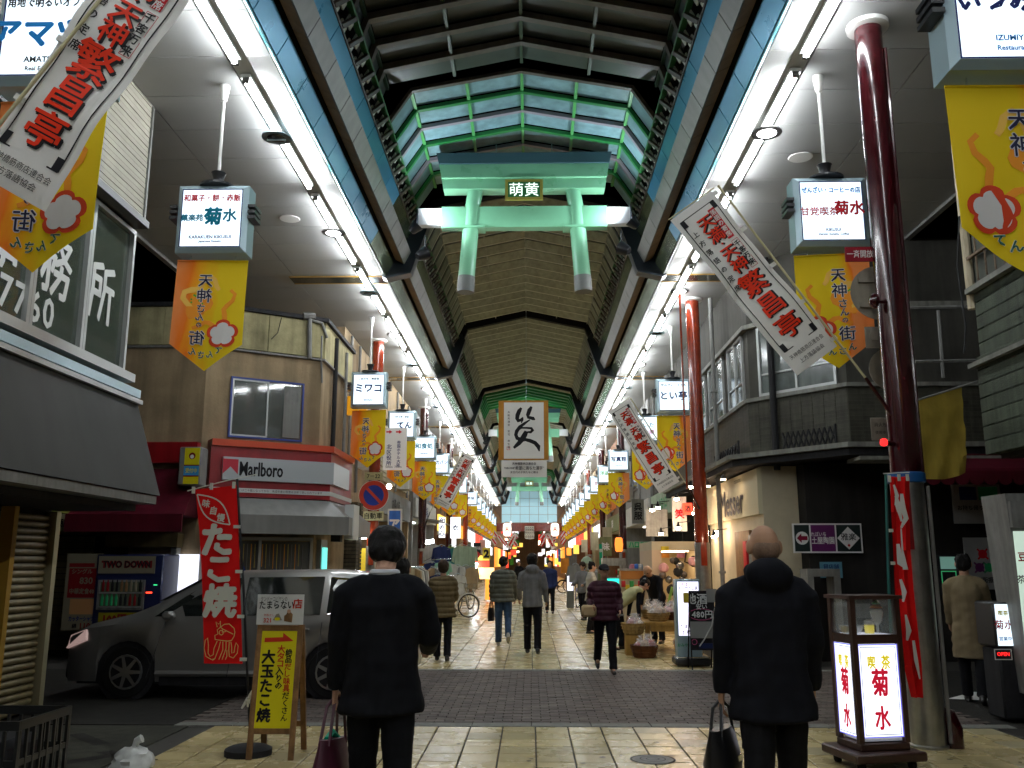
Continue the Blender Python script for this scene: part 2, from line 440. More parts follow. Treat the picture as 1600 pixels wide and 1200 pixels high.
    # road marking on the side street at right
    MB().poly([(5.0, 11.4, .002), (6.6, 10.9, .002), (7.0, 11.3, .002), (5.6, 12.0, .002)], 'white').build('road_marking', kind='structure', smooth=False)
M['brick1'] = mat('road_block_single', (.13, .105, .092), .6, ns=2, na=.35, rnd=.35, bump=.4, bs=90)
ground_()

# ---------------------------------------------------------------- arcade: soffit, fascia, roof
H = CAMZ
ZS = 5.5 + H
MOD = .85
def side(s, hx): return CX + s * hx
def soffit():
    for s in (-1, 1):
        root = thing('ceiling', (side(s, 4.5), 20, ZS), kind='structure')
        n = 0; big = MB(); protos = {}
        y = 3.0 - 18 * MOD
        while y < 130:
            m = 1 if 2.9 < y < 34 else (3 if y < 2.9 else 4)
            for k, (a, b, mm) in enumerate(((2.74, 3.02, 'strip'), (3.24, 4.5, 'soffit'), (4.5, 6.55, 'soffit'))):
                x0, x1 = sorted((side(s, a + .006), side(s, b - .006)))
                L = MOD * m - .012
                if m == 1 and (y < 26 or k == 1):
                    if k not in protos:
                        o = MB().box(x0, x1, y + .006, y + .006 + L, ZS, ZS + .04, mm).build('panel', root, smooth=False); protos[k] = (o, y)
                    else:
                        o = protos[k][0].copy(); COL.objects.link(o); o.location = (0, y - protos[k][1], 0)
                    n += 1
                else: big.box(x0, x1, y + .006, y + .006 + L, ZS, ZS + .04, mm)
            y += MOD * m
        big.build('panel_run', root, kind='stuff', smooth=False)
        # light trough between strip and panels, dark backing above
        x0, x1 = sorted((side(s, 3.024), side(s, 3.234)))
        MB().box(x0, x1, -12, 130, ZS + .012, ZS + .04, 'strip').build('trough', root, smooth=False)
        x0, x1 = sorted((side(s, 2.7), side(s, 6.6)))
        MB().box(x0, x1, -12, 130, ZS + .05, ZS + .2, 'gap').build('backing', root, smooth=False)
        x0, x1 = sorted((side(s, 6.56), side(s, 6.66)))
        MB().box(x0, x1, -12, 130, ZS - .05, ZS + .25, 'greym').build('edge_trim', root, smooth=False)
soffit()
def fascia():
    A = Vector((2.71, 5.5 + H)); B = Vector((2.07, 6.72 + H)); d = B - A; nrm = Vector((-d.y, d.x)).normalized() * -1  # pointing to the centre/down
    if nrm.x > 0: nrm = -nrm
    def P(s, t, off, y):
        p = A + d * t + nrm * off
        return (side(s, p.x), y, p.y)
    for s in (-1, 1):
        root = thing('fascia', (side(s, 2.4), 20, ZS), kind='structure')
        big = MB(); YB = -12
        def slab(mb, t0, t1, o0, o1, y0, y1, m):
            vs = [P(s, t, o, y) for y in (y0, y1) for o in (o0, o1) for t in (t0, t1)]
            mb.add(vs, [(0, 1, 3, 2), (4, 6, 7, 5), (0, 4, 5, 1), (2, 3, 7, 6), (0, 2, 6, 4), (1, 5, 7, 3)], m); return mb
        cache = {}
        def piece(key, name, y, fn):
            if key not in cache:
                mb = MB(); fn(mb, y); cache[key] = (mb.build(name, root, smooth=False), y)
            else:
                o0, yy = cache[key]; o = o0.copy(); COL.objects.link(o); o.location = (0, y - yy, 0)
        y = 3.0; i = 0
        while y < 36:
            blue = y < 14.2
            mm = 'blue_p' if blue else 'grn_p'
            g = .008
            piece(('lo', blue), 'panel', y, lambda mb, y: slab(mb, .012, .215, 0, .03, y + g, y + MOD - g, mm))
            piece(('up', blue), 'panel', y, lambda mb, y: slab(mb, .49, .765, 0, .03, y + g, y + MOD - g, mm))
            def boxseg(mb, y):
                slab(mb, .27, .445, .03, .2, y + g, y + MOD - g, 'tan')
                slab(mb, .449, .47, .03, .2, y + g, y + MOD - g, 'greyc')
                slab(mb, .27, .47, .203, .225, y + g, y + MOD - g, 'greyc')
            piece('box', 'cladding', y, boxseg)
            # lattice: brown raking slats over white squares
            def slats(mb, y):
                for q in (0, .5):
                    ya = y + q * MOD
                    vs = []
                    for (t, yo) in ((.785, 0), (.985, .34)):
                        for o in (.02, .06):
                            for w in (0, .085): vs.append(P(s, t, o, ya + yo * .6 + w))
                    mb.add(vs, [(0, 1, 3, 2), (4, 6, 7, 5), (0, 4, 5, 1), (2, 3, 7, 6), (0, 2, 6, 4), (1, 5, 7, 3)], 'rib')
            piece('sl', 'slat', y, slats)
            def sq(mb, y):
                for q in (0, .5):
                    for tt in (.79, .89):
                        slab(mb, tt, tt + .07, -.02, .0, y + q * MOD + .05 + (tt - .79) * 1.0, y + q * MOD + .27 + (tt - .79) * 1.0, 'whitepanel')
            piece('sq', 'infill_panel', y, sq)
            y += MOD
        y1_ = y; y = -12.3
        while y < 128:
            if 2.9 < y < y1_: y = y1_
            L = MOD * 2
            slab(big, .012, .215, 0, .03, y + .01, y + L - .01, 'grn_p'); slab(big, .49, .765, 0, .03, y + .01, y + L - .01, 'grn_p')
            slab(big, .27, .445, .03, .2, y + .01, y + L - .01, 'tan'); slab(big, .27, .47, .203, .225, y + .01, y + L - .01, 'greyc')
            slab(big, .8, .96, -.04, 0, y + .1, y + L - .1, 'whitepanel')
            y += L
        big.build('panel_run', root, kind='stuff', smooth=False)
        mb = MB(); slab(mb, -.01, 1.0, -.12, -.08, -12, 128, 'gap'); mb.build('backing', root, smooth=False)
        mb = MB(); slab(mb, .768, .782, -.03, .05, 3, 128, 'rib'); slab(mb, .982, 1.0, -.05, .05, 3, 128, 'green_edge'); mb.build('rail', root, smooth=False)
        mb = MB(); slab(mb, -.008, .008, -.02, .012, 3, 14.2, 'cyan'); slab(mb, -.008, .008, -.02, .012, 14.21, 128, 'greyc'); mb.build('edge_trim', root, smooth=False)
        # black raking brackets that carry the frames
        for yb in BR:
            mb = MB()
            pts = [P(s, -.03, -.05, 0), P(s, -.03, .05, 0), P(s, .2, .42, 0), P(s, 1.02, .24, 0), P(s, 1.12, .05, 0), P(s, 1.0, -.1, 0)]
            vs = [(p[0], yb - .14, p[2]) for p in pts] + [(p[0], yb + .14, p[2]) for p in pts]
            n = len(pts); fs = [tuple(range(n)), tuple(range(n, 2 * n))[::-1]] + [(i, n + i, n + (i + 1) % n, (i + 1) % n) for i in range(n)]
            mb.add(vs, fs, 'bracket'); mb.build('bracket', root, smooth=False)
            x0, x1 = sorted((side(s, 2.72), side(s, 4.6)))
            MB().box(x0, x1, yb - .1, yb + .32, ZS - .012, ZS - .003, 'ribm').box(x0, x1, yb - .12, yb - .1, ZS - .02, ZS - .003, 'amber').box(x0, x1, yb + .32, yb + .34, ZS - .02, ZS - .003, 'amber').build('slot_cover', root, smooth=False)
M['whitepanel'] = mat('white_infill', (.75, .78, .68), .5, rnd=.1)
M['green_edge'] = mat('green_edge', (.05, .2, .06), .4)
M['bracket'] = mat('black_bracket', (.015, .02, .028), .3)
M['ribm'] = mat('mirror_slot', (.08, .08, .07), .2, metal=.7)
M['amber'] = mat('amber_edge', (.35, .2, .03), .4)
BR = [7.1, 16.8, 26.5, 36.4, 46.2, 56, 66, 76, 86, 96]
fascia()
def roof():
    root = thing('roof', (CX, 30, 9), kind='structure')
    def chev(kn, kz, rz=7.59, bz=6.72, bx=2.09): return [(-bx, bz), (-kn, kz), (0, rz), (kn, kz), (bx, bz)]
    def ribpath(mb, pts, y, w, h, m, tilt=0.):
        # chevron beam of width w (along y) and height h
        vs = []
        for (x, z) in pts:
            vs += [(CX + x, y, z + H), (CX + x, y + w, z + H + tilt), (CX + x * (1 - h * .25), y + w, z + H - h + tilt), (CX + x * (1 - h * .25), y, z + H - h)]
        fs = []
        n = len(pts)
        for i in range(n - 1):
            for k in range(4): fs.append((4 * i + k, 4 * i + (k + 1) % 4, 4 * i + 4 + (k + 1) % 4, 4 * i + 4 + k))
        fs += [(0, 3, 2, 1), (4 * n - 4, 4 * n - 3, 4 * n - 2, 4 * n - 1)]
        mb.add(vs, fs, m); return mb
    cache = {}
    def piece(key, name, y, fn):
        if key not in cache:
            mb = MB(); fn(mb, y); cache[key] = (mb.build(name, root, smooth=False), y)
        else:
            o0, yy = cache[key]; o = o0.copy(); COL.objects.link(o); o.location = (0, y - yy, 0)
    def panels(mb, pts, y0, y1, m, lift=.02):
        for i in range(len(pts) - 1):
            (xa, za), (xb, zb) = pts[i], pts[i + 1]
            seg = 2 if 0 < i < 3 else 1
            for q in range(seg):
                t0, t1 = q / seg + .012, (q + 1) / seg - .012
                p0 = (CX + xa + (xb - xa) * t0, za + (zb - za) * t0 + H + lift); p1 = (CX + xa + (xb - xa) * t1, za + (zb - za) * t1 + H + lift)
                mb.add([(p0[0], y0, p0[1]), (p1[0], y0, p1[1]), (p1[0], y1, p1[1]), (p0[0], y1, p0[1]),
                        (p0[0], y0, p0[1] + .02), (p1[0], y0, p1[1] + .02), (p1[0], y1, p1[1] + .02), (p0[0], y1, p0[1] + .02)],
                       [(0, 1, 2, 3), (7, 6, 5, 4), (0, 4, 5, 1), (2, 6, 7, 3), (1, 5, 6, 2), (0, 3, 7, 4)], m)
    def purl(mb, pts, y0, y1, m, w=.045, h=.07):
        for i in (1, 2):
            (xa, za), (xb, zb) = pts[i], pts[i + 1]
            for t in ((0, .5) if i == 1 else (0, .5, 1)):
                x = CX + xa + (xb - xa) * t; z = za + (zb - za) * t + H
                mb.box(x - w / 2, x + w / 2, y0, y1, z - h, z - .003, m)
    A = chev(2.05, 7.16, 7.59, 6.72, 2.2); B = chev(1.73, 7.27); C = chev(1.86, 7.2)
    st = .62; y = 2.6
    while y < 12.0:
        piece('ra', 'rafter', y, lambda mb, y: ribpath(mb, A, y, .11, .09, 'rib'))
        piece('pa', 'roof_panel', y, lambda mb, y: panels(mb, A, y + .12, y + st - .01, 'glassd'))
        piece('qa', 'purlin', y, lambda mb, y: purl(mb, A, y + .115, y + st - .005, 'ribgd'))
        y += st
    y = 12.75; i = 0
    while y < 16.4:
        m = ('rib2', 'ribg')[i % 2] if i else 'rib'
        piece(('rb', m), 'rafter', y, lambda mb, y: ribpath(mb, B, y, .08, .06, m))
        piece('pb', 'roof_panel', y, lambda mb, y: panels(mb, B, y + .085, y + st - .01, 'glassb'))
        piece('qb', 'purlin', y, lambda mb, y: purl(mb, B, y + .085, y + st - .005, 'ribgl', .05, .05))
        y += st; i += 1
    y = 17.0; stc = .68
    while y < 60:
        frame = any(abs(y - b) < stc / 2 for b in BR)
        lit = 37.6 < y < 41.5
        if frame: piece('rf', 'rafter', y, lambda mb, y: ribpath(mb, C, y, .2, .17, 'gap'))
        elif lit:
            piece('rl', 'rafter', y, lambda mb, y: ribpath(mb, C, y, .2, .13, 'ribg')); piece('pl', 'roof_panel', y, lambda mb, y: panels(mb, C, y + .21, y + stc - .01, 'glassb'))
        else:
            piece('rc', 'louvre', y, lambda mb, y: (ribpath(mb, [(a, b + .05) for a, b in C], y, .2, .03, 'fin', -.13), ribpath(mb, [(a, b - .075) for a, b in C], y + .202, .03, .04, 'fin_highlight')))
            piece('pc', 'roof_panel', y, lambda mb, y: panels(mb, C, y + .02, y + stc - .01, 'glassdd', .12))
            piece('qc', 'purlin', y, lambda mb, y: purl(mb, C, y + .1, y + stc, 'fin', .03, .05))
        y += stc
    mb = MB(); ribpath(mb, [(a, b + .03) for a, b in A], -12, 14.5, .03, 'glassd')
    while y < 128:
        if 70 < y < 74: ribpath(mb, C, y, .3, .2, 'ribg'); panels(mb, C, y + .31, y + 1.4, 'glassb')
        else: ribpath(mb, [(a, b + .1) for a, b in C], y, .6, .04, 'fin', -.15); panels(mb, C, y + .5, y + 1.4, 'glassdd')
        y += 1.42
    mb.build('louvre_run', root, kind='stuff', smooth=False)
    # closing wall high at the far end of this arcade, pale translucent panes
    for i in range(6):
        for j in range(4):
            x = CX - 2.7 + i * .9; z = 5.15 + H - 1.3 + j * .78
            MB().box(x + .015, x + .885, 88, 88.05, z + .015, z + .765, 'opal_end').build('pane', root, smooth=False)
    MB().box(CX - 4.5, CX + 4.5, 87.9, 88, 4.6, 5.4, 'vermil').build('beam', root, smooth=False)
M['fin_highlight'] = mat('louvre_highlight', (.7, .7, .58), .35, metal=.3)  # pale strip that paints a highlight along each louvre's lower edge
M['ribgd'] = mat('dark_green_purlin', (.025, .055, .03), .4)
M['ribgl'] = mat('light_green_purlin', (.10, .42, .12), .4)
M['glassdd'] = mat('dark_roof_panel', (.12, .125, .11), .6, rnd=.2)
M['opal_end'] = mat('opal_pane', (.4, .6, .66), .4, em=(.35, .6, .68), es=.45)
roof()

# ---------------------------------------------------------------- lights in the soffit
def tubes():
    t = thing('fluorescent_light', (0, 0, 0), cat='strip light', group='fluorescent lights along the arcade ceiling')
    MB().box(-.06, .06, -1.52, 1.52, -.05, -.004, 'strip').build('housing', t, smooth=False)
    MB().tube([(0, -1.48, -.085), (0, 1.48, -.085)], .024, 'tube', 8).build('tube', t)
    for e in (-1, 1): MB().box(-.035, .035, e * 1.5 - .02, e * 1.5 + .02, -.11, -.04, 'greym').build('end_cap', t, smooth=False)
    d = thing('downlight', (0, 0, 0), cat='downlight', group='round downlights between the strip lights')
    MB().ring((0, 0), .12, .19, 'greym', None, 20, -.02).lathe([(.19, -.02), (.19, -.004)], 'greym', 20).build('trim_ring', d)
    lens = MB().lathe([(.02, -.045), (.10, -.035), (.12, -.022)], 'down', 16).build('lens', d)
    d2 = thing('downlight', (0, 0, 0), cat='downlight', group='round downlights between the strip lights')
    MB().ring((0, 0), .12, .19, 'alu', None, 20, -.02).lathe([(.19, -.02), (.19, -.004)], 'alu', 20).build('trim_ring', d2)
    MB().lathe([(.02, -.04), (.09, -.032), (.12, -.022)], 'ribm', 16).tube([(-.12, 0, -.045), (.12, 0, -.045)], .012, 'alu', 6).build('lens', d2)
    first = [True, True, True]
    y0 = [7.75, 11.15, 14.5, 17.9]
    ys = [5.75 + 3.38 * i for i in range(-1, 24)] + [-1.01 - 3.38 * i for i in range(0, 4)]
    for s, nm in ((-1, 'left'), (1, 'right')):
        for i, y in enumerate(ys):
            sgn = 'above' 
            lab = f'white fluorescent strip on the {nm} ceiling edge, ' + (["nearest of its row in view", "second nearest of its row", "third nearest of its row", "fourth nearest of its row", "fifth nearest of its row", "sixth nearest of its row", "seventh nearest of its row"][i] if i < 7 else "one of many far away")
            loc = (side(s, 3.13), y + 1.69, ZS)
            if first[0]: t.location = loc; t['label'] = lab; first[0] = False
            else: copy_tree(t, None, loc, None, lab)
        for i, y in enumerate([10.6 + 3.38 * i for i in range(-1, 20)]):
            lit = (i % 2 == (0 if s < 0 else 1)) if i > 0 else False
            lit = (i % 2 == 0) if s < 0 else (i % 2 == 1)
            src, k = (d, 1) if lit else (d2, 2)
            lab = f'{"lit" if lit else "unlit"} round downlight in the {nm} soffit, number {["one","two","three","four","five","six"][i] if i < 6 else "far"} from the viewer'
            if i < 5: lab = f'{"lit" if lit else "unlit"} round downlight in the {nm} soffit, {["overhead","before the crossing","above the crossing","at the first black bracket","just past the torii"][i]}'
            else: lab = f'round downlight among distant ones of the {nm} soffit'
            loc = (side(s, 3.13), y , ZS - .13)
            if first[k]: src.location = loc; src['label'] = lab; first[k] = False
            else: copy_tree(src, None, loc, None, lab)
tubes()
for (x, y, l) in ((-3.9, 13.7, 'small white round vent in the left soffit past the crossing'), (3.75, 11.6, 'round white vent cover in the right soffit near the hanging sign')):
    MB().lathe([(.16, -.012), (.17, -.003)], 'white', 16, None, (x, y, ZS)).build('ceiling_vent', label=l, cat='vent')

# poles
M['blueband'] = mat('blue_band', (.01, .09, .28), .4)
def pole(x, y, col, label, base=True, split=None, r=.135, lower='steel'):
    t = thing('arcade_pole', (x, y, 0), label, 'pole', 'tall posts carrying the arcade roof')
    zs = split or 2.1
    MB().tube([(x, y, zs), (x, y, ZS - .05)], r, col, 20).build('shaft', t)
    mb = MB().lathe([(r + .03, 0), (r + .03, .02), (r + .014, .03), (r + .014, zs - .02), (r + .014, zs)], lower, 20, None, (x, y, 0)); mb.build('base_cladding', t)
    MB().lathe([(r + .02, ZS - .06), (r + .075, ZS - .05), (r + .075, ZS - .004)], 'white', 20, None, (x, y, 0)).build('top_collar', t)
    return t
P1 = (3.53, 8.5)
t = pole(P1[0], P1[1], 'maroon', 'glossy maroon pole beside the lit tea shop showcase, nearest on the right', split=2.35)
x, y = P1
MB().lathe([(.155, 2.33), (.168, 2.34), (.168, 2.42), (.155, 2.43)], 'blueband', 20, None, (x, y, 0)).build('collar', t)
MB().tube([(x + .15, y - .1, .05), (x + .15, y - .1, 2.3)], .018, 'greym').build('conduit', t)
MB().tube([(x + .14, y - .04, 2.4), (x + .14, y - .05, 6.8)], .02, 'maroon').build('conduit', t)
MB().box(x - .17, x - .05, y - .175, y - .16, 1.72, 2.3, 'redband').build('red_plate', t)
for (xx, yy, cl, lb) in ((3.45, 18.4, 'vermil', 'vermilion pole with orange label, behind the tilted white flag on the right'), (3.5, 34.5, 'maroon', 'dark red pole beside the orange paper lantern'), (3.5, 44, 'maroon', 'dark red pole past the orange lantern, right row'), (3.5, 54, 'vermil', 'far reddish pole under the yellow banners on the right'),
                         (-3.8, 21.8, 'vermil', 'pole carrying the round no parking sign on the left'), (-3.8, 31.7, 'maroon', 'dark red pole at the edge of the clothes shop'), (-3.75, 41.6, 'maroon', 'dark pole behind the white light box signs on the left'), (-3.7, 51.5, 'vermil', 'reddish pole in the left row past the clothes shop')):
    t = pole(xx, yy, cl, lb, split=2.0 if yy < 30 else 2.1, r=.14)
    MB().box(xx - .06, xx + .06, yy - .175, yy - .16, 1.55, 2.0, 'vermil').build('orange_label', t)
MB().tube([(3.02, 17.4, 3.0), (3.02, 17.4, ZS)], .02, 'vermil').build('pipe', label='thin red pipe hanging beside the vermilion pole', cat='pipe')
t = thing('drain_pipe', (3.75, 18.0, 0), 'grey drain pipe standing just right of the vermilion pole', 'pipe')
MB().tube([(3.75, 18.0, 0), (3.75, 18.0, ZS - .1)], .045, 'greym').build('pipe', t)
for z in (1.4, 3.2, 5.0): MB().box(3.69, 3.81, 17.94, 18.06, z, z + .05, 'greym').build('clip', t)
# ================================================================ SIGNS
def grad_mat(name, flip):
    m = bpy.data.materials.new(name); m.use_nodes = True; t = m.node_tree; N = t.nodes; L = t.links
    b = N['Principled BSDF']; b.inputs['Roughness'].default_value = .75
    tc = N.new('ShaderNodeTexCoord'); sp = N.new('ShaderNodeSeparateXYZ'); L.new(tc.outputs['Generated'], sp.inputs[0])
    nz = N.new('ShaderNodeTexNoise'); nz.inputs['Scale'].default_value = 2.5; L.new(tc.outputs['Generated'], nz.inputs['Vector'])
    a = N.new('ShaderNodeMath'); a.operation = 'MULTIPLY_ADD'; a.inputs[1].default_value = .5; L.new(nz.outputs[0], a.inputs[0]); L.new(sp.outputs[0], a.inputs[2])
    cr = N.new('ShaderNodeValToRGB'); L.new(a.outputs[0], cr.inputs[0]); e = cr.color_ramp.elements
    cols = [(.25, (.90, .36, .10)), (.45, (.90, .26, .005)), (.62, (.92, .56, .005)), (.76, (.88, .70, .01))]
    if flip: cols = [(q, c) for q, (p, c) in zip((.72, .86, .96, 1.), cols[::-1])]
    e[0].position, e[0].color = cols[0][0], (*cols[0][1], 1); e[1].position, e[1].color = min(1, cols[3][0]), (*cols[3][1], 1)
    for p, c in cols[1:3]:
        q = e.new(p); q.color = (*c, 1)
    L.new(cr.outputs[0], b.inputs['Base Color']); tr = N.new('ShaderNodeBsdfTranslucent'); L.new(cr.outputs[0], tr.inputs[0]); mxs = N.new('ShaderNodeMixShader'); mxs.inputs[0].default_value = .4; L.new(b.outputs[0], mxs.inputs[1]); L.new(tr.outputs[0], mxs.inputs[2]); L.new(mxs.outputs[0], N['Material Output'].inputs[0])
    return m
M['ban_l'] = grad_mat('orange_yellow_banner', False); M['ban_r'] = grad_mat('yellow_orange_banner', True)
M['ban_o'] = mat('banner_orange_brush', (.85, .32, .03), .75); M['ban_y'] = mat('banner_pale_brush', (.85, .52, .10), .75)
M['ban_w'] = mat('banner_white', (.72, .70, .68), .75); M['ban_red'] = mat('banner_red_outline', (.62, .06, .02), .75)
M['ban_ink'] = mat('banner_ink', (.02, .02, .05), .75); M['ban_gi'] = mat('banner_green_ink', (.03, .12, .08), .75)

def banner_mb(flip, detail=True):
    """flip: seen from the back, so everything mirrored"""
    k = -1 if flip else 1
    T = frameT((0, 0, 0)); 
    wv = lambda x, y: .026 * math.sin((x + .395) * 9.1 - y * 2) * min(1, -y)
    cl = MB(); w = .395; n = 16; vs = []
    for i in range(n + 1):
        x = -w + 2 * w * i / n; yb = -.98 - .30 * (1 - abs(x) / w)
        for j in range(9):
            y = yb * j / 8
            vs.append((x, y, wv(x, y)))
    fs = [(i * 9 + j, i * 9 + j + 1, (i + 1) * 9 + j + 1, (i + 1) * 9 + j) for i in range(n) for j in range(8)]
    cl.add(vs, fs, 'ban_l' if flip else 'ban_r', T); b0 = len(cl.v)
    cl.add([(x, y, z - .004) for x, y, z in vs], [f[::-1] for f in fs], 'ban_l' if flip else 'ban_r', T)
    cl.tube([(-w, .0, 0), (w, .0, 0)], .012, 'ban_l' if flip else 'ban_r', 6, T)
    ar = MB(); TT = T @ Matrix.Diagonal((k, 1, 1, 1)); z = .006
    c = (.02, -.50)
    lobe = lambda th: .235 + .055 * math.cos(5 * (th - math.pi / 2))
    for (a, b, mt, r, ww) in ((-30, 130, 'ban_y', 1.0, .07), (150, 300, 'ban_o', 1.08, .06), (310, 350, 'ban_o', .7, .2)):
        pts = []
        for q in range(13):
            th = R(a + (b - a) * q / 12); pts.append((c[0] + lobe(th) * r * math.cos(th), c[1] + lobe(th) * r * math.sin(th) * 1.1))
        ar.stroke(pts, [ww * (.6 + .4 * math.sin(math.pi * i / 12)) for i in range(13)], mt, TT, z)
    ar.disc((.08, -.5), .12, 'ban_o', TT, 10, .1, z - .001)
    if detail:
        for i in range(7): ar.disc((.14 + .06 * math.cos(i), -.46 + .05 * math.sin(i * 1.7)), .012, 'greenink', TT, 6, None, z + .001)
    # white cloud flower with thick red outline
    bx, by = -.17, -.86
    for (mt, rr, zz) in (('ban_red', .172, z + .001), ('ban_w', .135, z + .003)):
        pts = []
        for q in range(40):
            th = 2 * math.pi * q / 40; r = rr * (.84 + .22 * abs(math.cos(2.5 * (th - math.pi / 2))) ** .6)
            pts.append((bx + r * math.cos(th), by + r * math.sin(th) * .93, zz))
        ar.poly(pts, mt, TT)
    for (mt, bold, zz) in (('ban_w', .05, z + .004), ('ban_ink', .012, z + .0065)):
        if not detail and mt == 'ban_w': continue
        for ch, x, y, s in (('天', .06, -.24, .16), ('神', .06, -.41, .17), ('さ', .09, -.56, .11), ('ん', .10, -.66, .10), ('の', .10, -.75, .07), ('街', .11, -.90, .17)):
            ar.text(ch, x, y, s, mt, TT, zz, bold, res=2 if detail else 1)
    for i, ch in enumerate('てんさん'):
        x = -.15 + i * .10; y = -1.10 + .02 * (i - 1.5) ** 2
        if detail: ar.text(ch, x, y,   .092, 'ban_w', TT @ Matrix.Translation((0, 0, 0)), z + .0045, .05)
        ar.text(ch, x, y,   .092, 'ban_gi', TT, z + .007, .02, res=2 if detail else 1)
    ar.v = [(x, y - wv(x, zz), zz) for x, y, zz in ar.v]
    return cl, ar

def sign_frame(t):
    """housing and hanger; local: hangs at x=0,y=0, origin 5.0 up, depth .26"""
    z0, z1, w = 0.0, .80, .40
    mb = MB().box(-w, w, -.10, .13, z0, z1, 'alu')
    # bevelled picture frame in front
    for (a, b, c, d) in (((-w, z0), (w, z0), (w - .055, z0 + .055), (-w + .055, z0 + .055)), ((w, z0), (w, z1), (w - .055, z1 - .055), (w - .055, z0 + .055)),
                         ((w, z1), (-w, z1), (-w + .055, z1 - .055), (w - .055, z1 - .055)), ((-w, z1), (-w, z0), (-w + .055, z0 + .055), (-w + .055, z1 - .055))):
        mb.add([(a[0], -.10, a[1]), (b[0], -.10, b[1]), (c[0], -.145, c[1]), (d[0], -.145, d[1])], [(0, 1, 2, 3)], 'alu')
    mb.build('housing', t, smooth=False)
    for s in (-1, 1):
        ears = MB()
        for i in range(3):
            z = .40 + i * .065
            ears.prof([(-.13, z), (.1, z), (.1, z + .035), (-.13, z + .035)], s * (w + .001) if s > 0 else -w - .085, w + .085 if s > 0 else -w - .001, 'black')
        ears.build('side_fin', t, smooth=False)
    mb = MB().lathe([(.11, 0), (.2, .012), (.2, .035), (.08, .05)], 'black', 20, None, (0, 0, .80)); mb.lathe([(.055, .045), (.05, .08), (.075, .19), (.085, .20), (.03, .205)], 'black', 14, None, (0, 0, .80)); mb.build('funnel', t)
    MB().tube([(0, 0, 1.0), (0, 0, ZS - 5.0)], .02, 'white', 8).lathe([(.035, -.2), (.06, -.02), (.06, -.003)], 'white', 12, None, (0, 0, ZS - 5.0)).build('hanging_rod', t)
def light_box(loc, flip, art, label, blabel, detail=True, lit='box_lit', protos={}):
    t = thing('hanging_light_box', (0, 0, 0), label, 'light box sign', 'light box signs hanging along both sides')
    key = 'p'
    if key not in protos: sign_frame(t); protos[key] = list(t.children)
    else:
        for ch in protos[key]:
            c = ch.copy(); COL.objects.link(c); c.parent = t
    T = frameT((0, -.1445, .40)); f = MB(); f.rect(-.345, .345, -.345, .345, lit, T, -.002)
    o = f.build('lit_face', t, smooth=False)
    ink = MB().frame(-.345, .345, -.345, .345, .012, 'navy', T, .001); art(ink, T); ink.build('lettering', t, smooth=False)
    t.location = loc
    b = thing('plum_banner', (0, 0, 0), blabel, 'banner', 'yellow and orange town banners under the light boxes')
    kk = ('b', flip, detail)
    if kk not in protos:
        cl, ar = banner_mb(flip, detail); c1 = cl.build('cloth', b); c2 = ar.build('print', b, smooth=False)
        MB().tube([(-.25, 0, .0), (-.25, 0, .07)], .006, 'alu', 5).tube([(.25, 0, .0), (.25, 0, .07)], .006, 'alu', 5).build('hanger', b); protos[kk] = list(b.children)
    else:
        for ch in protos[kk]:
            c = ch.copy(); COL.objects.link(c); c.parent = b
    b.location = (loc[0], loc[1], loc[2] - .06); b.rotation_euler = (0, 0, random.uniform(-.16, .16)); b.rotation_euler[0] = random.uniform(-.05, .05); 
    return t
def A(*items):
    def art(mb, T):
        for it in items:
            body, x, y, s, mt = it[:5]; bold = (it[5] if len(it) > 5 else .01) + (.03 if it[3] < .12 else .02); mw = it[6] if len(it) > 6 else .64
            mb.text(body, x, y, s, mt, T, .003, bold, maxw=mw)
    return art
LXs, RXs = -3.57, 3.33
Zb = 5.0
light_box((-3.35, 5.75, Zb - .14), True, A(('角地で明るいオフィス', 0, .22, .085, 'ink', 0), ('アマツ', -.08, -.02, .24, 'blueink', .02), ('AMATSU', -.05, -.22, .06, 'ink', 0), ('Real Estate', -.05, -.29, .045, 'ink', 0)), 'light box with big blue katakana, nearest on the left, behind the tilted flag', 'orange banner at far left, half hidden by the tilted white flag')
light_box((LXs, 9.57, Zb), True, A(('和菓子・餅・赤飯', 0, .235, .088, 'redink', .005), ('菓楽苑', -.215, .0, .085, 'tealink', .01), ('菊', .02, .02, .21, 'tealink', .03), ('水', .21, .03, .16, 'tealink', .02), ('KARAKUEN KIKUSUI', 0, -.225, .052, 'navy', .0), ('Japanese Sweets', 0, -.275, .038, 'navy', 0)), 'light box with teal kanji and a red line on top, left side before the crossing', 'town banner hanging whole under the teal kanji sweet shop sign')
light_box((RXs - .23, 5.4, Zb - .30), False, A(('かに すき焼', 0, .27, .1, 'redink', .01), ('いづみや', 0, .07, .19, 'navy', .02), ('IZUMIYA', 0, -.2, .055, 'blueink', 0), ('Restaurant', 0, -.27, .048, 'blueink', 0)), 'light box with navy brush hiragana, cut by the upper right corner', 'large yellow banner at the right edge, below the cut off light box')
light_box((RXs, 9.5, Zb), False, A(('ぜんざい・コーヒーの店', 0, .24, .075, 'blueink', .005), ('甘党喫茶', -.14, -.01, .105, 'redink', -.005), ('菊水', .19, .03, .17, 'redink', .02, .32), ('KIKUSUI', 0, -.22, .045, 'navy', 0), ('Zenzai, Sweets, Coffee', 0, -.27, .036, 'navy', 0)), 'light box with red kanji and blue top line, left of the tall maroon pole', 'yellow banner partly behind the maroon pole and round sign backs')
light_box((-3.6, 19.7, Zb), True, A(('しあわせ・美容室', 0, .24, .06, 'ink', 0), ('ミワコ', 0, .03, .21, 'navy', .02), ('MIWAKO', 0, -.24, .05, 'navy', 0)), 'light box with three navy katakana, above the no parking sign', 'orange banner directly above the round no parking sign')
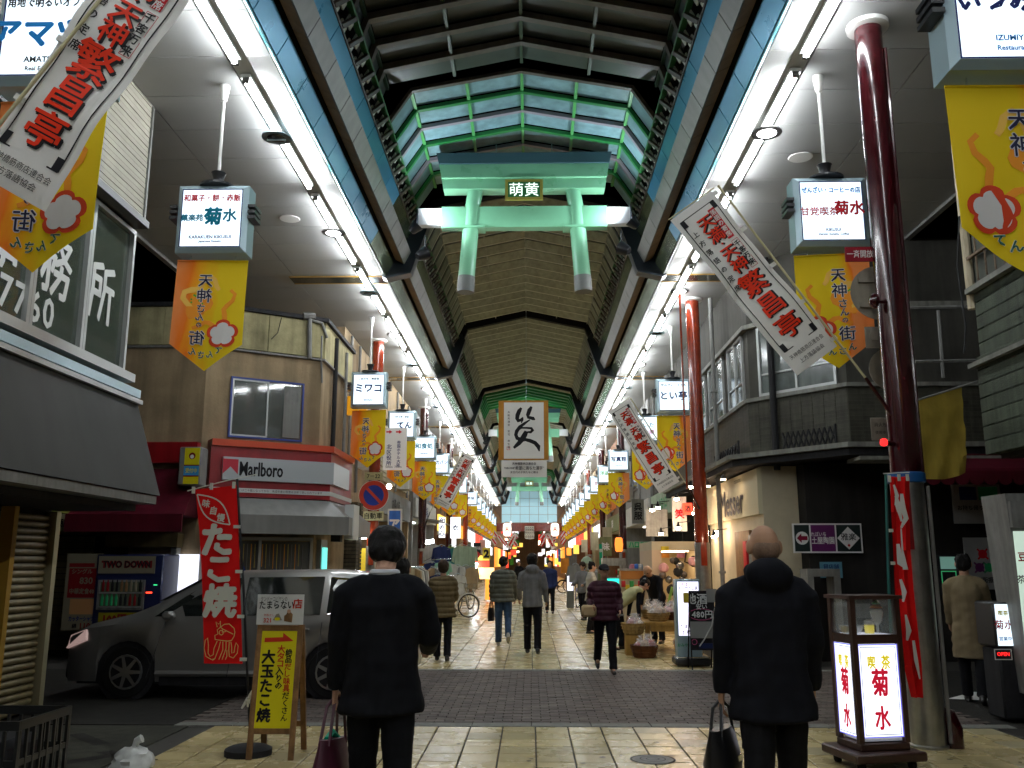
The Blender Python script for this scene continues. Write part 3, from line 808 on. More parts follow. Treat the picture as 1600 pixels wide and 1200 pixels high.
light_box((-3.6, 24.9, Zb), True, A(('お好み焼・鉄板', 0, .22, .06, 'ink', 0), ('てん', .08, -.02, .22, 'navy', .02)), 'light box just right of the katakana one, navy hiragana', 'orange banner second past the crossing on the left')
light_box((RXs, 20.6, Zb), False, A(('ぜんざい・うどん', 0, .25, .075, 'ink', .0), ('とい亭', 0, .0, .22, 'navy', .01)), 'light box with navy brush writing, left of the vermilion pole', 'yellow banner just left of the vermilion pole')
light_box((RXs, 25.8, Zb), False, A(('せいた', 0, .1, .17, 'tealink', .0), ('山勝', .1, -.1, .16, 'pink', 0)), 'light box with pink and teal writing behind the smaller tilted flag', 'yellow banner partly hidden by the smaller tilted flag on the right')
words = ['和食処', '靴 カバン', 'くすり', '呉服', '茶舗', '写真館', '洋品店', '文具', '寿司', 'めがね', '時計', '花', '酒', '帽子', '鶏', '本']
fl = [30, 35, 40, 45, 54, 59, 64, 69, 74, 79, 84]; fr = [34, 39.4, 44.6, 49.8, 55, 60, 65, 70, 75, 80, 85]
near = ['third', 'fourth', 'fifth', 'sixth', 'seventh', 'eighth', 'ninth', 'tenth', 'eleventh', 'twelfth', 'thirteenth']
for k, (ys, s, nm) in enumerate(((fl, -1, 'left'), (fr, 1, 'right'))):
    for i, y in enumerate(ys):
        w_ = words[(i + 5 * k) % 16]
        light_box((side(s, 3.45), y, Zb), s < 0, A((w_, 0, .05, .2, ['tealink', 'navy', 'greenink', 'redink'][(i + k) % 4], .01), ('TENJINBASHI', 0, -.2, .05, 'navy')) if y < 50 else A((w_, 0, .0, .2, 'navy', .0)),
                  f'white light box, {near[i]} of the {nm} row counted past the crossing', f'yellow town banner, {near[i]} of the {nm} row counted past the crossing', detail=y < 36)

# ---------------------------------------------------------------- tilted white flags
def pxz(u, v, Y): p = at(u, v, Y); return Vector((p.x, p.z))
def flag(Y, tl, tr, br, bl, polepts, label, bend=0., full=True, pside=1):
    tl, tr, br, bl = [pxz(u, v, Y) for u, v in (tl, tr, br, bl)]
    top = (tl + tr) / 2; bot = (bl + br) / 2; L = (bot - top).length; Wd = ((tr - tl).length + (br - bl).length) / 2
    yd = (top - bot).normalized(); xd = Vector((yd.y, -yd.x))
    T = frameT((top.x, Y, top.y), (xd.x, 0, xd.y), (yd.x, 0, yd.y))
    def warp(mb, dz=0):
        Ti = T.inverted(); out = []
        for v in mb.v:
            q = Ti @ Vector(v); t = -q.y / L
            q.z += .018 * math.sin(t * 9 + q.x * 5) + .01 * math.sin(t * 21)
            q.x += bend * Wd * math.sin(math.pi * min(1, max(0, t))) 
            out.append(tuple(T @ q))
        mb.v = out; return mb
    t = thing('tilted_flag', (top.x, Y, top.y), label, 'flag', 'white theatre flags slanting from the poles')
    w = Wd / 2; cl = MB(); nx, ny = 8, 60
    vs = [(-w + 2 * w * i / nx, -L * j / ny, 0) for i in range(nx + 1) for j in range(ny + 1)]
    fs = [(i * (ny + 1) + j, i * (ny + 1) + j + 1, (i + 1) * (ny + 1) + j + 1, (i + 1) * (ny + 1) + j) for i in range(nx) for j in range(ny)]
    cl.add(vs, fs, 'cloth_w', T); cl.add([(a, b, c - .004) for a, b, c in vs], [f[::-1] for f in fs], 'cloth_w', T); warp(cl).build('cloth', t)
    p = MB(); k = Wd / .53; z = .006
    def vline(x, y0, y1, ww):
        n = 16
        for i in range(n): p.rect(x - ww / 2, x + ww / 2, -L * (y0 + (y1 - y0) * i / n), -L * (y0 + (y1 - y0) * (i + 1) / n), 'ink', T, z)
    for s in (-1, 1): vline(s * w * .8, .045, .875, .01 * k)
    for y in (.045, .875): p.rect(-w * .8, w * .8, -L * y - .005 * k, -L * y + .005 * k, 'ink', T, z)
    for s in (-1, 1):
        for y, q in ((.045, -1), (.875, 1)):
            p.rect(*sorted((s * w * .8, s * w * .62)), *sorted((-L * y, -L * (y) + q * .085 * k)), 'ink', T, z + .001)
    segs = [('天', .125, .84), ('満', .20, .84), ('・', .255, .5), ('天', .315, .84), ('神', .39, .88), ('繁', .505, 1.36), ('昌', .64, 1.3), ('亭', .775, 1.3)]
    for mt, rr, zz, dx in (('ink', .042, z + .002, .016), ('redorange', .016, z + .005, 0)):
        for ch, yy, s in segs: p.fat(ch, dx * k, -L * yy - dx * .6 * k, (.2 if s < 1 else .195) * k * s, mt, T, zz, rr, .0, n=6 if full else 3, sx=1.12, res=1)
    if full:
        for i, ch in enumerate('上方落語の定席'): p.text(ch, -w * .62, -L * (.14 + i * .057), .07 * k, 'ink', T, z + .002, .02)
        p.rect(w * .34, w * .62, -L * .075, -L * .255, 'redink', T, z + .001)
        p.text('落語の寄席', w * .48, -L * .165, .065 * k, 'ban_w', T, z + .003, .02, vert=True)
        p.frame(w * .36, w * .66, -L * .44, -L * .27, .004, 'redink', T, z + .001); p.text('千客万来', w * .51, -L * .355, .07 * k, 'ink', T, z + .003, .03, vert=True, pitch=1.15)
        p.text('天神橋筋商店連合会', 0, -L * .915, .052 * k, 'ink', T, z + .002, .0, maxw=w * 1.6)
        p.text('上方落語協会', 0, -L * .955, .052 * k, 'ink', T, z + .002, .0)
    warp(p).build('print', t, smooth=False)
    pts = [at(u, v, Y - .03) for u, v in polepts[:2]]
    MB().tube(pts, .012, 'polew', 8).build('pole', t)
    MB().tube([at(*polepts[1], Y - .03), Vector(polepts[2])], [.016, .02], 'maroon', 8).build('pole_socket', t)
    MB().tube([T @ Vector((-w - .02, .01, .01)), T @ Vector((w + .05, .01, .01))], .007, 'polew', 6).build('crossbar', t)
    for i in range(5):
        y = -L * (.02 + i * .235)
        MB().box(*sorted((pside * (w - .02), pside * (w + .045))), y - .02, y + .02, -.012, .016, 'cloth_w', T).build('tab', t, smooth=False)
M['polew'] = mat('yellowed_pole', (.5, .46, .28), .5)
flag(8.45, (1050, 350), (1108, 293), (1308, 545), (1245, 583), ((1122, 290), (1352, 590), (P1[0] - .1, 8.45, at(1385, 650, 8.45).z)), 'large tilted white flag with red kanji slanting from the maroon pole on the right')
flag(5.2, (240, -130), (335, -52), (62, 338), (-38, 258), ((205, -60), (-10, 205), (-4.5, 5.2, 3.6)), 'large tilted white flag with red kanji crossing the upper left corner', bend=-.06, pside=-1)
flag(31.3, (722, 707), (745, 716), (699, 797), (680, 785), ((728, 700), (672, 800), (-3.75, 31.55, at(655, 832, 31.5).z)), 'small distant tilted flag over the clothes shop on the left', pside=-1)
flag(18.1, (952, 645), (979, 622), (1062, 752), (1030, 772), ((985, 622), (1078, 765), (3.4, 18.25, at(1095, 795, 18.2).z)), 'smaller tilted white flag with red kanji left of the vermilion pole')
flag(72, (851, 836), (857, 832), (869, 856), (862, 859), ((858, 832), (872, 862), (3.4, 72, 3.)), 'tiny tilted flag far down the arcade on the right', full=False)
flag(70, (802, 833), (808, 836), (797, 858), (790, 855), ((803, 832), (790, 858), (-3.4, 70, 3.)), 'tiny tilted flag far down the arcade on the left', full=False, pside=-1)

# ---------------------------------------------------------------- torii hung across the arcade
def torii(Y, lights=True, big=True):
    cx = CX + .02; k = 1.
    lab = 'green torii hanging across the arcade over the crossing end' if big else ('second green torii further in, behind the white brush character scroll' if Y < 60 else 'third green torii far down the arcade')
    t = thing('hanging_torii', (cx, Y, 7.5), lab, 'torii gate', 'green torii hung from the roof')
    z = lambda v, ref=15.1: at(815, v, ref).z; k = .935
    zt, zc, zb, zs = z(252), z(268), z(288), z(303)
    def trap(za, zb_, wa, wb, y0, y1, m, nm):
        MB().prof([(0, 0)] * 0 or [(y0, za), (y1, za), (y1, zb_), (y0, zb_)], 0, 1, m) if False else None
        vs = [(cx - wb, y0, zb_), (cx + wb, y0, zb_), (cx + wb, y1, zb_), (cx - wb, y1, zb_), (cx - wa, y0, za), (cx + wa, y0, za), (cx + wa, y1, za), (cx - wa, y1, za)]
        MB().add(vs, [(3, 2, 1, 0), (4, 5, 6, 7), (0, 1, 5, 4), (1, 2, 6, 5), (2, 3, 7, 6), (3, 0, 4, 7)], m).build(nm, t, smooth=False)
    trap(zt, zc, 1.66 * k, 1.61 * k, Y - .26, Y + .26, 'toriid', 'cap_beam'); trap(zc - .002, zb, 1.61 * k, 1.56 * k, Y - .22, Y + .22, 'torii', 'top_beam'); trap(zb - .002, zs, 1.56 * k, 1.53 * k, Y - .15, Y + .15, 'torii', 'lintel')
    na, nb = z(329), z(361)
    MB().box(cx - 1.56 * k, cx + 1.56 * k, Y - .10, Y + .10, nb, na, 'torii').build('tie_beam', t, smooth=False)
    for s in (-1, 1):
        MB().box(*sorted((cx + s * 1.565 * k, cx + s * 2.0 * k)), Y - .08, Y + .08, nb + .06, na - .02, 'white').build('beam_end', t, smooth=False)
        xt, xb = cx + s * .93 * k, cx + s * 1.10 * k; zl = z(459)
        MB().tube([(xt, Y, zs + .02), (xt + (xb - xt) * .28, Y, nb + .42), (xt + (xb - xt) * .281, Y, nb + .42)], .135, 'torii', 20).tube([(xt + (xb - xt) * .28, Y, nb + .44), (xb - s * .015, Y, zl + .28)], [.14, .145], 'torii', 20, caps=True).build('leg', t)
        MB().tube([(xb - s * .015, Y, zl + .279), (xb, Y, zl)], .152, 'greyc', 20).build('leg_cap', t)
        MB().box(*sorted((xt - .2 + s * .02, xt + .2 + s * .02)), Y - .16, Y + .16, nb - .02, nb + .02, 'torii').build('wedge', t, smooth=False)
    pa, pb = z(297), z(325)
    p = MB(); p.box(cx - .33, cx + .33, Y - .32, Y - .28, pb - .02, pa + .02, 'gold'); p.build('plaque_frame', t, smooth=False)
    T = frameT((cx, Y - .322, (pa + pb) / 2)); q = MB().rect(-.28, .28, -(pa - pb) / 2 + .03, (pa - pb) / 2 - .03, 'greenplq', T, .001); q.text('萌', -.135, 0, .27, 'plq_lit', T, .004, .0); q.text('黄', .135, 0, .27, 'plq_lit', T, .004, .0); q.build('plaque', t, smooth=False)
    for x in (-.5, .5): MB().tube([(cx + x, Y, zt), (cx + x, Y, 9.0)], .01, 'alu', 5).build('hanger_wire', t)
    return t
M['gold'] = mat('gilt_frame', (.5, .4, .08), .35, metal=.4); M['greenplq'] = mat('green_plaque', (.03, .16, .05), .4)
M['plq_lit'] = glow('lit_plaque_letters', (.85, 1, .9), 1.3)
torii(15.0); torii(41.8, big=False); torii(74, big=False)
# light flood lamps on the black brackets
def flood(x, y, z, tx, ty, tz, power, label, col=(.80, .92, 1), size=R(75), blend=.6, vis=True):
    d = (Vector((tx, ty, tz)) - Vector((x, y, z))).normalized()
    t = thing('spotlight', (x, y, z), label, 'spotlight', 'spotlights aimed at the hanging torii')
    T = frameT((x, y, z), Vector((0, 0, 1)).cross(d).normalized() if abs(d.z) < .95 else (1, 0, 0), d.cross(Vector((0, 0, 1)).cross(d).normalized()) if abs(d.z) < .95 else (0, 1, 0))
    if (T.to_3x3() @ Vector((0, 0, 1))).dot(d) < 0: T = T @ Matrix.Rotation(math.pi, 4, 'X')
    MB().lathe([(.05, -.16), (.075, -.13), (.11, 0), (.115, .02), (.095, .02), (.09, 0)], 'black', 16, T).build('housing', t)
    MB().lathe([(.03, .004), (.09, .004), (.09, .006)], 'spot_lens', 16, T).build('lens', t)
    MB().tube([(x, y, z + .3), (x, y, z)], .014, 'black', 6).build('stem', t)
    ld = bpy.data.lights.new('spot', 'SPOT'); ld.energy = power; ld.color = col; ld.spot_size = size; ld.spot_blend = blend; ld.shadow_soft_size = .06
    lo = bpy.data.objects.new('lamp', ld); COL.objects.link(lo); lo.parent = t
    p0 = Vector((x, y, z)) + d * .05
    lo.location = p0 - Vector((x, y, z)); lo.rotation_euler = d.to_track_quat('-Z', 'Y').to_euler()
M['spot_lens'] = glow('spot_lens', (.75, .8, 1), 30)
a = at(664, 396, 13.6); b = at(971, 388, 13.6)
flood(a.x, a.y, a.z, CX + .5, 15.0, 8.0, 60, 'left spotlight under the torii crossbeam', size=R(70))
flood(b.x, b.y, b.z, CX - .5, 15.0, 8.0, 60, 'right spotlight under the torii crossbeam', size=R(70))
a = at(652, 352, 14.6); b = at(986, 345, 14.6)
flood(a.x, a.y, a.z, CX + .2, 14.2, 9.2, 95, 'small upward lamp at the left end of the white beam', size=R(150))
flood(b.x, b.y, b.z, CX - .2, 14.2, 9.2, 95, 'small upward lamp at the right end of the white beam', size=R(150))
for s, nm in ((-1, 'left'), (1, 'right')):
    flood(CX + s * 1.85, 39.8, 6.9, CX - s * .5, 41.8, 7.7, 120, f'{nm} blue-white spotlight at the second torii', size=R(110))
    flood(CX + s * 1.85, 46.8, 6.6, CX + s * .3, 47.5, 8.6, 60, f'{nm} blue-white spotlight beyond the second torii', size=R(110))
    flood(CX + s * 1.85, 72, 6.9, CX - s * .5, 74, 7.7, 120, f'{nm} spotlight at the third torii', size=R(110))

# ---------------------------------------------------------------- calligraphy banner
def calligraphy():
    Y = 26.2
    t = thing('calligraphy_banner', (CX, Y, 6), 'brown framed white scroll with one large black brush character', 'banner')
    q = lambda u, v: pxz(u, v, Y)
    a = q(779, 626.5); b = q(857.5, 718.5); T = frameT((0, Y, 0))
    MB().box(a.x, b.x, Y, Y + .03, b.y, a.y, 'brownpaper').build('mount', t, smooth=False)
    c = q(787.5, 629); d = q(850, 716.5)
    MB().box(c.x, d.x, Y - .008, Y - .001, d.y, c.y, 'paperw').build('paper', t, smooth=False)
    ink = MB(); S = lambda pts, w: ink.stroke([q(740 + x / 7.5, 610 + y / 7.5) for x, y in pts], [k / 7.5 / FPX * 26.5 for k in w], 'ink', T, .012)
    S([(560, 205), (535, 240), (515, 290), (510, 330), (525, 355), (550, 350), (580, 315)], [25, 48, 50, 46, 45, 36, 12])
    S([(575, 320), (572, 345), (560, 385)], [18, 26, 8])
    S([(680, 190), (655, 230), (635, 290), (640, 315), (700, 330), (720, 345)], [25, 50, 44, 36, 42, 12])
    S([(660, 345), (600, 385), (540, 430), (505, 480), (495, 520), (510, 560), (560, 580), (600, 590)], [14, 30, 40, 44, 42, 44, 46, 20])
    S([(520, 470), (560, 440), (620, 440), (680, 445), (690, 465), (670, 490), (600, 490)], [12, 22, 22, 28, 42, 32, 10])
    S([(620, 480), (600, 520), (570, 570), (530, 620), (470, 675)], [46, 60, 62, 52, 28])
    S([(600, 575), (660, 590), (720, 615), (760, 660), (770, 715)], [36, 44, 46, 50, 12])
    for i, ch in enumerate('大阪天満宮 宮司 寿生書'): 
        p = q(795, 644 + i * 5.0)
        if ch != ' ': ink.text(ch, p.x, p.y, .075, 'ink', T, .012, .01)
    p = q(794.5, 700); ink.frame(p.x - .05, p.x + .05, p.y - .06, p.y + .04, .012, 'redink', T, .012); ink.build('writing', t, smooth=False)
    MB().tube([at(822, 350, Y), at(822, 630, Y)], .004, 'alu', 4).build('hanger_wire', t)
    MB().tube([(a.x, Y, a.y), (b.x, Y, a.y)], .012, 'brownpaper', 6).build('rod', t)
    t = thing('caption_plate', (CX, Y, 5), 'white caption plate hanging just under the brush character scroll', 'sign')
    a = q(783.5, 719.5); b = q(854.5, 745.5); MB().box(a.x, b.x, Y, Y + .02, b.y, a.y, 'paperw').build('board', t, smooth=False)
    ink = MB()
    for s, u, v, k, mw in (('天神橋筋商店連合会', 819, 724.5, .085, .7), ('平成21年度', 795.5, 731.5, .06, .3), ('“希望に満ちた漢字”', 826.5, 731.5, .12, .88), ('次世代の子供たちに贈る', 819, 738, .075, .9)):
        p = q(u, v); ink.text(s, p.x, p.y, k, 'ink', T, .012, .012, maxw=mw)
    ink.build('lettering', t, smooth=False)
M['brownpaper'] = mat('brown_mount', (.36, .17, .03), .7, ns=3, na=.2); M['paperw'] = mat('white_paper', (.62, .63, .62), .8, ns=1, na=.06)
calligraphy()

# ---------------------------------------------------------------- small street signs
def post_signs():
    Y = 21.55; q = lambda u, v: pxz(u, v, Y); T = frameT((0, Y, 0)); px = 22.4 / FPX
    t = thing('no_parking_sign', (-3.8, Y, 3), 'round blue and red no parking sign on the left pole', 'traffic sign')
    p = q(584, 774)
    MB().lathe([(22.5 * px, 0), (22.5 * px, .012)], 'white', 28, frameT((p.x, Y, p.y))).build('backing', t)
    mb = MB().disc((p.x, p.y), 22 * px, 'signred', T, 28, None, .014).disc((p.x, p.y), 15.3 * px, 'signblue', T, 28, None, .016)
    mb.stroke([(p.x - 11 * px, p.y + 11 * px), (p.x + 11 * px, p.y - 11 * px)], 4.4 * px, 'signred', T, .018); mb.build('face', t, smooth=False)
    t = thing('plate_sign', (-3.8, Y, 2.6), 'cream plate with three black kanji below the no parking disc', 'traffic sign')
    a = q(568, 799); b = q(599, 813.5); MB().box(a.x, b.x, Y - .012, Y, b.y, a.y, 'creamsign').build('plate', t, smooth=False)
    MB().text('自動車', (a.x + b.x) / 2, (a.y + b.y) / 2, .155, 'ink', T, .014, .012, maxw=b.x - a.x - .06).build('lettering', t, smooth=False)
    t = thing('plate_sign', (-3.8, Y, 3.5), 'yellowish hours plate above the no parking disc', 'traffic sign')
    a = q(570, 738); b = q(598, 750); MB().box(a.x, b.x, Y - .012, Y, b.y, a.y, 'creamsign').build('plate', t, smooth=False)
    MB().text('7－22', (a.x + b.x) / 2, (a.y + b.y) / 2 - .0, .13, 'ink', T, .014, .015, maxw=b.x - a.x - .06).build('lettering', t, smooth=False)
    Y = 23.0; q = lambda u, v: pxz(u, v, Y); T = frameT((0, Y, 0))
    t = thing('direction_sign', (-3.4, Y, 4.5), 'white board with red arrows and blue kanji columns beside the orange banner', 'sign')
    a = q(600, 669); b = q(634.5, 734.5); MB().box(a.x, b.x, Y - .02, Y + .02, b.y, a.y, 'white').build('board', t, smooth=False)
    mb = MB(); p = q(623, 709); mb.text('帝国ホテル大阪', p.x, p.y, .098, 'navy', T, .022, .02, vert=True, pitch=1.0); p = q(608, 711); mb.text('北区役所', p.x, p.y, .135, 'navy', T, .022, .02, vert=True, pitch=1.05)
    p = q(608, 729.5); mb.text('500m', p.x, p.y, .085, 'ink', T, .022, 0, maxw=.22); p = q(622, 729.5); mb.text('700m', p.x, p.y, .085, 'ink', T, .022, 0, maxw=.22)
    for u in (608, 623):
        p = q(u, 675); mb.rect(p.x - .07, p.x + .01, p.y - .02, p.y + .02, 'redink', T, .022); mb.poly([(p.x + .01, p.y - .05, .022), (p.x + .09, p.y, .022), (p.x + .01, p.y + .05, .022)], 'redink', T)
    mb.build('lettering', t, smooth=False); MB().tube([(-3.8, 21.8, 4.4), (a.x, Y, 4.4)], .015, 'greym', 6).build('arm', t)
    # back sides of round signs and plates on the near maroon pole
    Y = 8.75; t = thing('round_sign', (3.3, Y, 4.4), 'back of a round traffic sign behind the maroon pole', 'traffic sign')
    p = pxz(1372, 458, Y); MB().lathe([(.27, 0), (.28, .004), (.28, .012), (.1, .014)], 'signback', 28, frameT((p.x, Y, p.y))).build('disc', t)
    mb = MB()
    for dz in (-.13, .13): mb.box(p.x - .2, p.x + .2, Y - .04, Y - .015, p.y + dz - .025, p.y + dz + .025, 'signback')
    mb.build('bracket', t, smooth=False)
    t = thing('plate_sign', (3.3, Y, 4.0), 'back of a small square plate below the round sign back', 'traffic sign')
    a = pxz(1350, 511, Y); b = pxz(1395, 544, Y); MB().rbox(a.x, b.x, Y - .012, Y, b.y, a.y, 'signback', .004).box(a.x + .05, b.x, Y - .03, Y - .014, a.y - .14, a.y - .05, 'signback').build('plate', t, smooth=False)
    t = thing('round_sign', (3.45, Y + .1, 3.8), 'lower round sign back mostly hidden by the maroon pole', 'traffic sign')
    p = pxz(1392, 577, Y + .1); MB().lathe([(.21, 0), (.22, .004), (.22, .012), (.1, .014)], 'signback', 24, frameT((p.x, Y + .1, p.y))).build('disc', t)
    t = thing('plate_sign', (3.3, Y, 2.6), 'small pale rectangular plate beside the red lamp', 'sign')
    a = pxz(1359, 653, Y); b = pxz(1386, 688, Y); MB().rbox(a.x, b.x, Y - .012, Y, b.y, a.y, 'signback', .004).build('plate', t, smooth=False)
    mb = MB(); T = frameT((0, Y - .012, 0)); p = pxz(1375, 664, Y); mb.text('消火栓', p.x, p.y, .045, 'ink', T, .002); p = pxz(1375, 676, Y); mb.text('使用中', p.x, p.y, .035, 'ink', T, .002); mb.build('lettering', t, smooth=False)
    t = thing('red_notice', (3.2, Y - .1, 4.75), 'dark red notice board with white kanji above the round sign back', 'sign')
    a = pxz(1319, 387, Y - .1); b = pxz(1366, 409, Y - .1); MB().box(a.x, b.x, Y - .12, Y - .1, b.y, a.y, 'notice_red').build('board', t, smooth=False)
    MB().text('一斉開放', (a.x + b.x) / 2, (a.y + b.y) / 2, .085, 'ban_w', frameT((0, Y - .12, 0)), .002, .01, maxw=b.x - a.x - .03).build('lettering', t, smooth=False)
    t = thing('alarm_bell', (3.4, 8.3, 4.3), 'small red alarm bell on the side of the maroon pole', 'bell')
    p = at(1368, 470, 8.35); MB().lathe([(.02, 0), (.07, .01), (.075, .04), (.05, .07), (.015, .08)], 'maroon', 14, frameT((p.x + .02, 8.35, p.z), (0, 1, .0), (0, 0, 1)) @ Matrix.Rotation(math.pi, 4, 'Y')).build('gong', t)
    MB().tube([(p.x, 8.36, p.z), (p.x + .12, 8.4, p.z)], .02, 'maroon', 8).build('arm', t)
    t = thing('red_lamp', (3.3, 8.3, 2.75), 'small glowing red lamp on the maroon pole', 'lamp')
    p = at(1381, 692, 8.3); MB().lathe([(.01, -.03), (.03, -.02), (.035, 0), (.03, .03), (.012, .04)], 'redlamp', 12, None, tuple(p)).build('lens', t)
    MB().tube([tuple(p), (p.x + .12, 8.38, p.z)], .025, 'maroon', 8).build('socket', t)
M['signred'] = mat('sign_red', (.5, .05, .03), .35); M['signblue'] = mat('sign_blue', (.02, .05, .32), .35); M['creamsign'] = mat('cream_plate', (.5, .46, .26), .5, ns=6, na=.2)
M['signback'] = mat('grey_sign_back', (.28, .25, .2), .5, ns=4, na=.2, metal=.3); M['notice_red'] = mat('notice_red', (.22, .01, .02), .5)
M['redlamp'] = glow('red_lamp', (1, .02, .02), 1.8)
post_signs()

# ---------------------------------------------------------------- red nobori, sandwich board, showcase
def nobori():
    Y = 8.05; q = lambda u, v: pxz(u, v, Y); T = frameT((0, Y, 0)); px = Y * 1.0 / FPX
    t = thing('octopus_banner', (-2.55, Y, 0), 'bright red upright banner with white たこ焼 writing and octopus drawing', 'banner')
    rows = [(765, 305, 372), (830, 312, 372.5), (900, 316, 374), (970, 317, 377), (1037, 318, 379.5)]
    vs = []; nx = 6
    for (v, u0, u1) in rows:
        for i in range(nx + 1):
            p = q(u0 + (u1 - u0) * i / nx, v - 7 * i / nx * (v < 800)); vs.append((p.x, Y + .012 * math.sin(i * 1.5 + v * .02), p.y))
    cl = MB(); fs = [(j * (nx + 1) + i, (j + 1) * (nx + 1) + i, (j + 1) * (nx + 1) + i + 1, j * (nx + 1) + i + 1) for j in range(4) for i in range(nx)]
    cl.add(vs, fs, 'nobori_red'); cl.add([(a, b + .004, c) for a, b, c in vs], [f[::-1] for f in fs], 'nobori_red'); cl.build('cloth', t)
    z = .03; mb = MB()
    for ch, u, v, s in (('た', 341, 843, 56), ('こ', 344, 890, 50), ('焼', 346, 938, 54)):
        p = q(u, v); mb.fat(ch, p.x, p.y, s * px * .95, 'nob_w', T, z, .035, .02)
    # leaf shaped outline with three kanji
    a = Vector((310, 773)); b = Vector((361, 820)); d = (b - a); n = Vector((-d.y, d.x)).normalized()
    for s in (-1, 1):
        pts = []
        for i in range(11):
            w = a + d * i / 10 + n * s * 15.5 * math.sin(math.pi * i / 10); pp = q(w.x, w.y); pts.append(pp)
        mb.stroke(pts, 2.0 * px, 'nob_w', T, z)
    for ch, u, v in (('味', 324, 787), ('自', 335.5, 798), ('慢', 347, 809)):
        p = q(u, v); TT = frameT((p.x, Y, p.y)) @ Matrix.Rotation(R(-8), 4, 'Z'); mb.text(ch, 0, 0, 13 * px, 'nob_w', TT, z, .03)
    mb.build('lettering', t, smooth=False)
    o = MB(); S = lambda pts, w=1.1: o.stroke([q(300 + (x - 0) * .25 * 1.0, 900 + y * .25) for x, y in [(xx - 1200 + 1200, yy) for xx, yy in pts]], w * px, 'nob_y', T, z)
    P = lambda x, y: (x, y)
    def SS(pts): o.stroke([q(x / 4, 900 + y / 4) for x, y in pts], 1.0 * px, 'nob_y', T, z)
    head = [(1352, 395), (1350, 370), (1370, 360), (1365, 335), (1385, 318), (1410, 300), (1440, 298), (1470, 325), (1475, 350), (1470, 375), (1455, 400), (1430, 405), (1400, 402), (1352, 395)]
    SS(head); SS([(1385, 318), (1400, 330), (1430, 345), (1465, 362)]); SS([(1400, 330), (1395, 350), (1420, 345)]); SS([(1365, 318), (1357, 285), (1375, 300), (1385, 280), (1385, 318)])
    SS([(1390 + 13 * math.cos(a * .7), 352 + 15 * math.sin(a * .7)) for a in range(10)])
    SS([(1365, 405), (1345, 450), (1340, 490), (1320, 500), (1308, 480), (1310, 430), (1305, 385), (1290, 400), (1283, 450), (1295, 500), (1330, 520), (1350, 515)])
    SS([(1385, 408), (1375, 450), (1350, 515), (1335, 525)]); SS([(1400, 408), (1400, 460), (1375, 520)]); SS([(1420, 408), (1420, 450), (1395, 520)]); SS([(1440, 408), (1437, 460), (1440, 500), (1465, 510), (1490, 480), (1495, 435), (1482, 415), (1475, 440), (1470, 475), (1455, 480), (1455, 440), (1450, 408)])
    SS([(1425, 460), (1425, 500), (1415, 520)])
    o.build('octopus_drawing', t, smooth=False)
    MB().tube([at(370.5, 748, Y - .0), at(381, 930, Y), at(388, 1090, Y), (at(393, 1150, Y).x, Y, .03)], .011, 'black', 8).build('pole', t)
    MB().tube([at(293, 767, Y - .01), at(350, 752, Y - .01), at(402, 741, Y - .01)], .005, 'nob_w', 6).build('crossbar', t)
    for (u, v) in ((303, 766), (331, 760), (366, 758)): p = at(u, v, Y); MB().box(p.x - .012, p.x + .014, Y - .02, Y - .006, p.z - .03, p.z + .03, 'nob_w').build('tab', t, smooth=False)
    for (u, v) in ((371, 823), (374, 893), (377, 963), (381, 1030)): p = at(u, v, Y); MB().box(p.x - .03, p.x + .03, Y - .02, Y - .008, p.z - .014, p.z + .014, 'nob_w').build('tab', t, smooth=False)
    p = at(388, 1092, Y); mb = MB(); rnd = random.Random(2)
    for i in range(7): mb.tube([(p.x, Y, p.z), (p.x + rnd.uniform(-.05, .05), Y - .03, p.z + rnd.uniform(-.09, .09))], [.02, .008], 'nob_w', 5)
    mb.build('tied_bag', t)
    MB().lathe([(.2, 0), (.2, .05), (.16, .07), (.02, .075)], 'mblack', 14, None, (at(393, 1150, Y).x - .02, Y, 0)).build('base', t)
M['nobori_red'] = mat('nobori_red', (.72, .010, .010), .75, ns=2, na=.12); M['nob_w'] = mat('nobori_white', (.62, .62, .55), .75); M['nob_y'] = mat('nobori_yellow', (.7, .6, .2), .75)
nobori()

